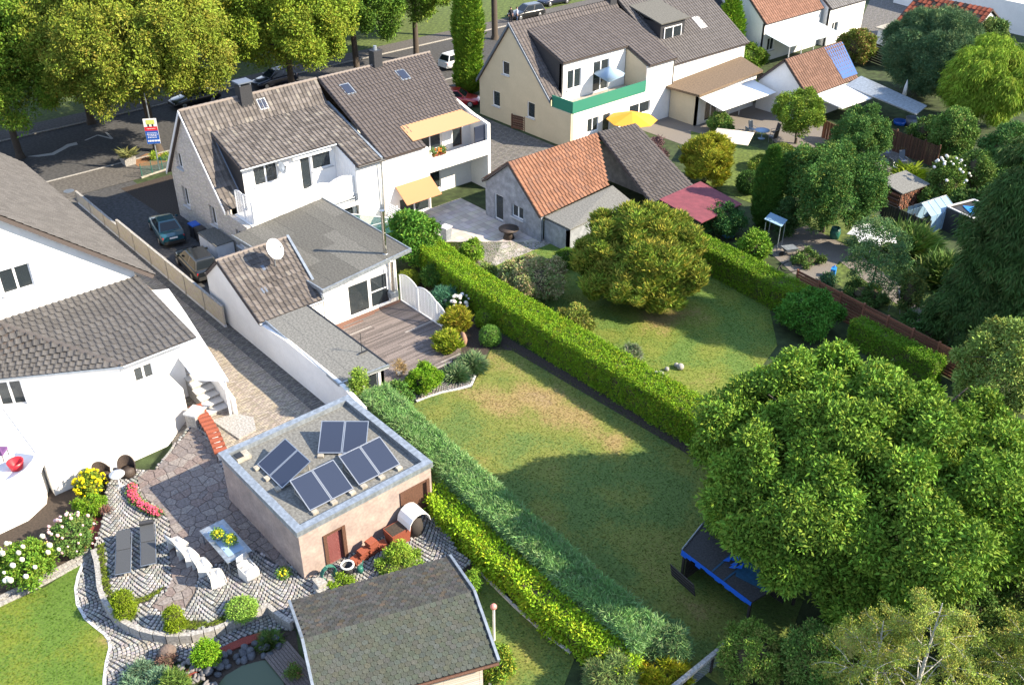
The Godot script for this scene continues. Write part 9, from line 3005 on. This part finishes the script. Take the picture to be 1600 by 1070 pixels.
	# tubs on the upper patio
	for q in [[Vector3(80.47, 0.00, -39.77), 0.55, 0.75, M.lead, "tall pale round tub behind the brown slat fence"], [Vector3(80.01, 0.00, -40.60), 0.6, 0.35, M.blue_plastic, "bright blue round tub behind the brown slat fence"]]:
		t = thing("tub", q[4], "tub", q[0])
		s = S()
		lathe(s, Vector3.ZERO, [Vector2(0, 0), Vector2(q[1] * 0.8, 0), Vector2(q[1], q[2]), Vector2(q[1] * 0.93, q[2]), Vector2(q[1] * 0.75, 0.1), Vector2(0, 0.1)], 16)
		obj("shell", s, q[3], t)
	t = thing("closed_parasol", "folded pale parasol standing behind the lean-to roof", "parasol", Vector3(84.59, 0.00, -43.07))
	s = S()
	lathe(s, Vector3.ZERO, [Vector2(0.03, 0), Vector2(0.03, 0.9), Vector2(0.2, 1.0), Vector2(0.14, 1.8), Vector2(0.02, 2.4)], 10)
	obj("cloth", s, M.white_cloth, t)
	# small pergola by the annex
	t = thing("pergola", "small white pergola with climbing plants below the annex", "pergola", Vector3(69.87, 0.00, -52.01))
	for x in [-1.5, 0.0, 1.5]:
		for z in [-0.7, 0.7]:
			s = S()
			tube(s, Vector3(x, 0, z), Vector3(x, 1.8, z), 0.04, 0.04, 6)
			obj("post", s, M.white_paint, t)
		s = S()
		mm(s, Vector3(x - 0.04, 1.8, -0.9), Vector3(x + 0.04, 1.9, 0.9))
		obj("rafter", s, M.white_paint, t)
	for z in [-0.7, 0.7]:
		s = S()
		mm(s, Vector3(-1.8, 1.901, z - 0.04), Vector3(1.8, 1.98, z + 0.04))
		obj("beam", s, M.white_paint, t)
	# metal frame of a small glazed booth, wheelbarrow, can, ladder, pots
	t = thing("metal_booth", "open grey metal frame booth behind the vine", "frame", Vector3(51.99, 0.00, -33.39), 0.3)
	for q in [[-0.5, -0.5], [0.5, -0.5], [0.5, 0.5], [-0.5, 0.5]]:
		s = S()
		tube(s, Vector3(q[0], 0, q[1]), Vector3(q[0], 2.0, q[1]), 0.03, 0.03, 6)
		obj("post", s, M.zinc, t)
	s = S()
	slab(s, Vector3(-0.6, 2.0, 0.6), Vector3(0.6, 2.0, 0.6), Vector3(0.6, 2.25, -0.6), Vector3(-0.6, 2.25, -0.6), 0.03)
	obj("roof", s, M.greenhouse_pane, t)
	t = thing("wheelbarrow", "pale wheelbarrow on the gravel path behind the right hedge", "wheelbarrow", Vector3(52.11, 0.00, -32.05), 1.2)
	s = S()
	hull2(s, [Vector3(-0.22, 0.3, -0.35), Vector3(0.22, 0.3, -0.35), Vector3(0.22, 0.3, 0.3), Vector3(-0.22, 0.3, 0.3)], [Vector3(-0.34, 0.6, -0.55), Vector3(0.34, 0.6, -0.55), Vector3(0.34, 0.55, 0.4), Vector3(-0.34, 0.55, 0.4)])
	obj("tray", s, M.zinc, t)
	s = S()
	tube(s, Vector3(-0.04, 0.18, -0.62), Vector3(0.04, 0.18, -0.62), 0.18, 0.18, 12)
	obj("wheel", s, M.rubber, t)
	for x in [-0.25, 0.25]:
		s = S()
		tube(s, Vector3(x * 0.5, 0.22, -0.6), Vector3(x, 0.5, 0.95), 0.02, 0.02, 6)
		tube(s, Vector3(x, 0.36, 0.3), Vector3(x, 0.0, 0.4), 0.02, 0.02, 6)
		obj("handle", s, M.dark_metal, t)
	t = thing("blue_can", "light blue jerrycan beside the low blue green shrub", "can", Vector3(51.66, 0.00, -28.46), 0.4)
	s = S()
	box(s, Vector3(0, 0.3, 0), Vector3(0.45, 0.6, 0.3))
	tube(s, Vector3(0.1, 0.6, 0), Vector3(0.16, 0.72, 0), 0.06, 0.05, 8)
	obj("body", s, M.sky_tarp, t)
	t = thing("step_ladder", "aluminium step ladder standing by the shaggy palm", "ladder", Vector3(50.70, 0.00, -23.57), 0.5)
	for x in [-0.25, 0.25]:
		s = S()
		tube(s, Vector3(x, 0, 0.35), Vector3(x * 0.8, 1.5, 0.0), 0.03, 0.03, 6)
		obj("stile", s, M.alloy, t)
		s = S()
		tube(s, Vector3(x, 0, -0.35), Vector3(x * 0.8, 1.45, -0.02), 0.02, 0.02, 6)
		obj("leg", s, M.alloy, t)
	for k in 5:
		s = S()
		box(s, Vector3(0, 0.25 + k * 0.27, 0.3 - k * 0.065), Vector3(0.46, 0.03, 0.1))
		obj("rung", s, M.alloy, t)
	t = thing("rain_barrel", "dark green barrel under the apple tree", "barrel", Vector3(56.47, 0.00, -31.53))
	s = S()
	lathe(s, Vector3.ZERO, [Vector2(0, 0), Vector2(0.3, 0), Vector2(0.36, 0.4), Vector2(0.3, 0.8), Vector2(0.26, 0.8), Vector2(0.26, 0.7), Vector2(0, 0.7)], 14)
	obj("staves", s, M.green_fence, t)
	t = thing("garden_hose", "dark hose lying in loops on the gravel behind the right hedge", "hose")
	s = S()
	var h: Vector3 = Vector3(50.97, 0.03, -30.93)
	for i in 26:
		var a0 := TAU * i / 13
		var a1 := TAU * (i + 1) / 13
		tube(s, h + Vector3(cos(a0) * (0.8 + i * 0.03), 0.01 * (i / 13), sin(a0) * 0.6), h + Vector3(cos(a1) * (0.83 + i * 0.03), 0.01 * ((i + 1) / 13), sin(a1) * 0.6), 0.025, 0.025, 5)
	obj("hose", s, M.rubber, t)
	t = thing("ride_on_mower", "small blue mower beside the ivy mound", "mower", Vector3(50.99, 0.00, -36.29), 0.6)
	s = S()
	hull2(s, [Vector3(-0.3, 0.15, -0.4), Vector3(0.3, 0.15, -0.4), Vector3(0.3, 0.15, 0.4), Vector3(-0.3, 0.15, 0.4)], [Vector3(-0.22, 0.45, -0.3), Vector3(0.22, 0.45, -0.3), Vector3(0.22, 0.4, 0.3), Vector3(-0.22, 0.4, 0.3)])
	obj("deck", s, M.blue_plastic, t)
	for q in [[-0.33, -0.3], [0.33, -0.3], [-0.33, 0.3], [0.33, 0.3]]:
		s = S()
		tube(s, Vector3(q[0] - 0.04, 0.13, q[1]), Vector3(q[0] + 0.04, 0.13, q[1]), 0.13, 0.13, 10)
		obj("wheel", s, M.rubber, t)
	s = S()
	for x in [-0.22, 0.22]: tube(s, Vector3(x, 0.4, 0.3), Vector3(x, 0.95, 0.9), 0.015, 0.015, 5)
	tube(s, Vector3(-0.22, 0.95, 0.9), Vector3(0.22, 0.95, 0.9), 0.015, 0.015, 5)
	obj("handle", s, M.dark_metal, t)
	for q in [[Vector3(72.22, 0.00, -37.17), 0.3], [Vector3(71.72, 0.00, -35.46), -0.5], [Vector3(69.97, 0.00, -35.25), 1.2]]:
		garden_chair("patio_chair", ["grey chair nearest the brown slat fence on the shaded patio", "grey chair farthest right on the shaded patio", "grey chair at the front of the shaded patio"][taken.get("patio_chair", -1) + 1], q[0], q[1], M.lead, "chairs on the shaded patio")
	area("shaded_patio", [Vector2(73.29, -39.59), Vector2(74.57, -37.72), Vector2(72.38, -34.18), Vector2(68.97, -33.29), Vector2(68.80, -35.93)], 0.022, M.pavers_dark)

# ---------------------------------------------------------------- things on the two lawns
func lawn_things():
	# shed with felt roof and blue tarpaulin strips under the walnut
	var t := thing("tarp_shed", "low shed with black felt roof and torn blue tarpaulin under the walnut", "shed")
	var h := 1.75
	var a := Vector3(26.75, h + 0.1, -18.1)
	var b := Vector3(24.3, h, -17.55)
	var c := Vector3(24.15, h, -14.0)
	var d := Vector3(26.9, h + 0.1, -13.6)
	var s := S()
	slab(s, b, a, d, c, 0.07)
	var roof := obj("roof", s, M.felt_dark, t)
	for q in [[0.0, 0.42, 0], [0.42, 0.6, 1], [0.6, 1.0, 0]]:
		s = S()
		var up: Vector3 = Vector3.UP * (0.012 + 0.01 * q[2])
		slab(s, b.lerp(c, q[0]) + up, a.lerp(d, q[0]) + up, a.lerp(d, q[1]) + up, b.lerp(c, q[1]) + up, 0.011)
		obj("felt_strip", s, M.felt_dark, roof)
	s = S()
	slab(s, b.lerp(c, 0.66).lerp(a.lerp(d, 0.62), 0.2) + Vector3.UP * 0.04, a.lerp(d, 0.4) + Vector3.UP * 0.05, d + Vector3.UP * 0.03, c.lerp(d, 0.3) + Vector3.UP * 0.03, 0.01)
	obj("teal_tarpaulin", s, M.teal_tarp, roof)
	for q in [0.43, 0.6]:
		s = S()
		slab(s, b.lerp(c, q) + Vector3.UP * 0.035, a.lerp(d, q) + Vector3.UP * 0.035, a.lerp(d, q + 0.02) + Vector3.UP * 0.035, b.lerp(c, q + 0.02) + Vector3.UP * 0.035, 0.008)
		obj("tape_strip", s, M.teal_tarp, roof)
	for q in [[0.46, 0.35, 0.5], [0.56, 0.3, 0.4], [0.42, 0.65, 0.45], [0.1, 0.9, 0.35]]:
		var m := b.lerp(c, q[0]).lerp(a.lerp(d, q[0]), q[1]) + Vector3.UP * 0.06
		s = S()
		for k in 3:
			var e := Vector3(rng.randf_range(-0.2, 0.2), 0.04 * k, rng.randf_range(-0.2, 0.2))
			hull2(s, [m + e, m + e + Vector3(q[2], 0.08, 0.1), m + e + Vector3(0.12, 0.02, 0.22)], [m + e + Vector3(0, 0.01, 0), m + e + Vector3(q[2], 0.09, 0.1), m + e + Vector3(0.12, 0.03, 0.22)])
		obj("torn_tarpaulin", s, M.blue_tarp, roof)
	for k in 14:
		var p := b.lerp(c, k / 14.0)
		var q := b.lerp(c, (k + 1.05) / 14.0)
		var drop := rng.randf_range(0.1, 0.24)
		s = S()
		hull2(s, [p + Vector3(-0.05, -drop, 0), q + Vector3(-0.05, -drop * rng.randf_range(0.6, 1.2), 0), q + Vector3(-0.03, 0.03, 0), p + Vector3(-0.03, 0.03, 0)], [p + Vector3(-0.04, -drop, 0), q + Vector3(-0.04, -drop, 0), q + Vector3(-0.02, 0.03, 0), p + Vector3(-0.02, 0.03, 0)])
		obj("tarpaulin_fringe", s, M.blue_tarp, roof)
	for q in [[a, b], [a, d]]:
		s = S()
		tube(s, q[0] + Vector3.UP * 0.03, q[1] + Vector3.UP * 0.03, 0.04, 0.04, 6)
		obj("roof_edge", s, M.zinc if q[1] == b else M.blue_tarp, roof)
	for q in [a, b, c, d]:
		s = S()
		mm(s, Vector3(lerpf(q.x, 25.5, 0.07) - 0.05, 0, lerpf(q.z, -15.8, 0.05) - 0.05), Vector3(lerpf(q.x, 25.5, 0.07) + 0.05, h - 0.05, lerpf(q.z, -15.8, 0.05) + 0.05))
		obj("post", s, M.dark_wood, t)
	for k in 9:
		s = S()
		mm(s, Vector3(26.5, 0.03 + k * 0.18, -17.7), Vector3(26.54, 0.19 + k * 0.18, -14.0))
		obj("board", s, M.dark_wood, t)
		s = S()
		mm(s, Vector3(24.5, 0.03 + k * 0.18, -17.45), Vector3(26.49, 0.19 + k * 0.18, -17.41))
		obj("board", s, M.dark_wood, t)
	# its open board flap on the left
	for k in 4:
		s = S()
		box(s, Vector3(23.55, 0.95 + k * 0.2, -16.75) + Vector3(-0.05 * k, 0, 0), Vector3(0.04, 0.17, 1.35), Basis(Vector3.UP, -0.12) * Basis(Vector3.BACK, 0.35))
		obj("flap_board", s, M.dark_wood, t)
	# stone balls on the neighbour lawn
	for q in [[Vector3(34.93, 0.00, -28.03), 0.2, "larger pale stone ball nearest the hedge on the neighbour lawn"], [Vector3(34.93, 0.00, -28.35), 0.12, "small pale stone touching the stone ball nearest the hedge"], [Vector3(35.65, 0.00, -28.21), 0.13, "small pale stone ball between the two larger ones"], [Vector3(36.30, 0.00, -27.82), 0.2, "larger pale stone ball farthest right on the neighbour lawn"], [Vector3(36.33, 0.00, -28.12), 0.14, "small pale stone behind the rightmost stone ball"]]:
		s = S()
		ball(s, Vector3(0, q[1] * 0.85, 0), Vector3.ONE * q[1], 12, 8, 0.03)
		var o := obj("stone_ball", s, M.stone_pale)
		o.position = q[0]
		tag(o, q[2], "stone ball", "pale stone balls on the neighbour lawn")
	t = thing("pink_boulder", "upright pinkish stone between golden shrub and arching leaf clump", "boulder", Vector3(28.90, 0.00, -37.43))
	s = S()
	ball(s, Vector3(0, 0.4, 0), Vector3(0.2, 0.5, 0.24), 10, 8, 0.12)
	obj("stone", s, mat("pink_stone", L(0.5, 0.28, 0.2), 0.85, M.soil.albedo_texture, 1.2), t)
	t = thing("flower_pot", "white pot with withered plant at the near corner of the deck", "flower pot", Vector3(24.40, 0.14, -37.23))
	s = S()
	lathe(s, Vector3.ZERO, [Vector2(0, 0), Vector2(0.14, 0), Vector2(0.19, 0.3), Vector2(0.16, 0.3), Vector2(0, 0.26)], 14)
	obj("pot", s, M.white_plastic, t)
	crown(t, Vector3(0, 0.5, 0), Vector3(0.22, 0.25, 0.22), 0, 0.1, 26, "needle", 0.9, Color(0.28, 0.2, 0.09), Color(0, 0, 0), 0.0, "foliage")
	# curved cobbled corner between deck and lawn
	cobbles("cobbled_corner", [Vector2(23.20, -37.02), Vector2(24.37, -36.33), Vector2(26.12, -35.60), Vector2(27.89, -35.54), Vector2(27.37, -34.52), Vector2(26.66, -34.02), Vector2(25.15, -34.56), Vector2(23.77, -34.83)], [], 0.03, 0.14, 1.1, 0.3, Color(0.33, 0.31, 0.29))
	var e := thing("lawn_kerb", "kerb stones round the cobbled corner by the big box bush", "edging")
	edge_row(e, "kerb_stone", [Vector2(27.45, -34.61), Vector2(26.72, -34.05), Vector2(25.94, -34.26), Vector2(25.15, -34.56), Vector2(24.35, -34.72), Vector2(23.66, -34.79)], 0.12, 0.0, 0.07, 0.2, M.sill)
	area("corner_bed", [Vector2(23.43, -37.94), Vector2(25.35, -37.09), Vector2(27.44, -36.95), Vector2(28.56, -35.98), Vector2(27.37, -34.52), Vector2(26.69, -34.07), Vector2(25.22, -34.65), Vector2(23.72, -34.88), Vector2(22.02, -35.32)], 0.024, M.mortar)
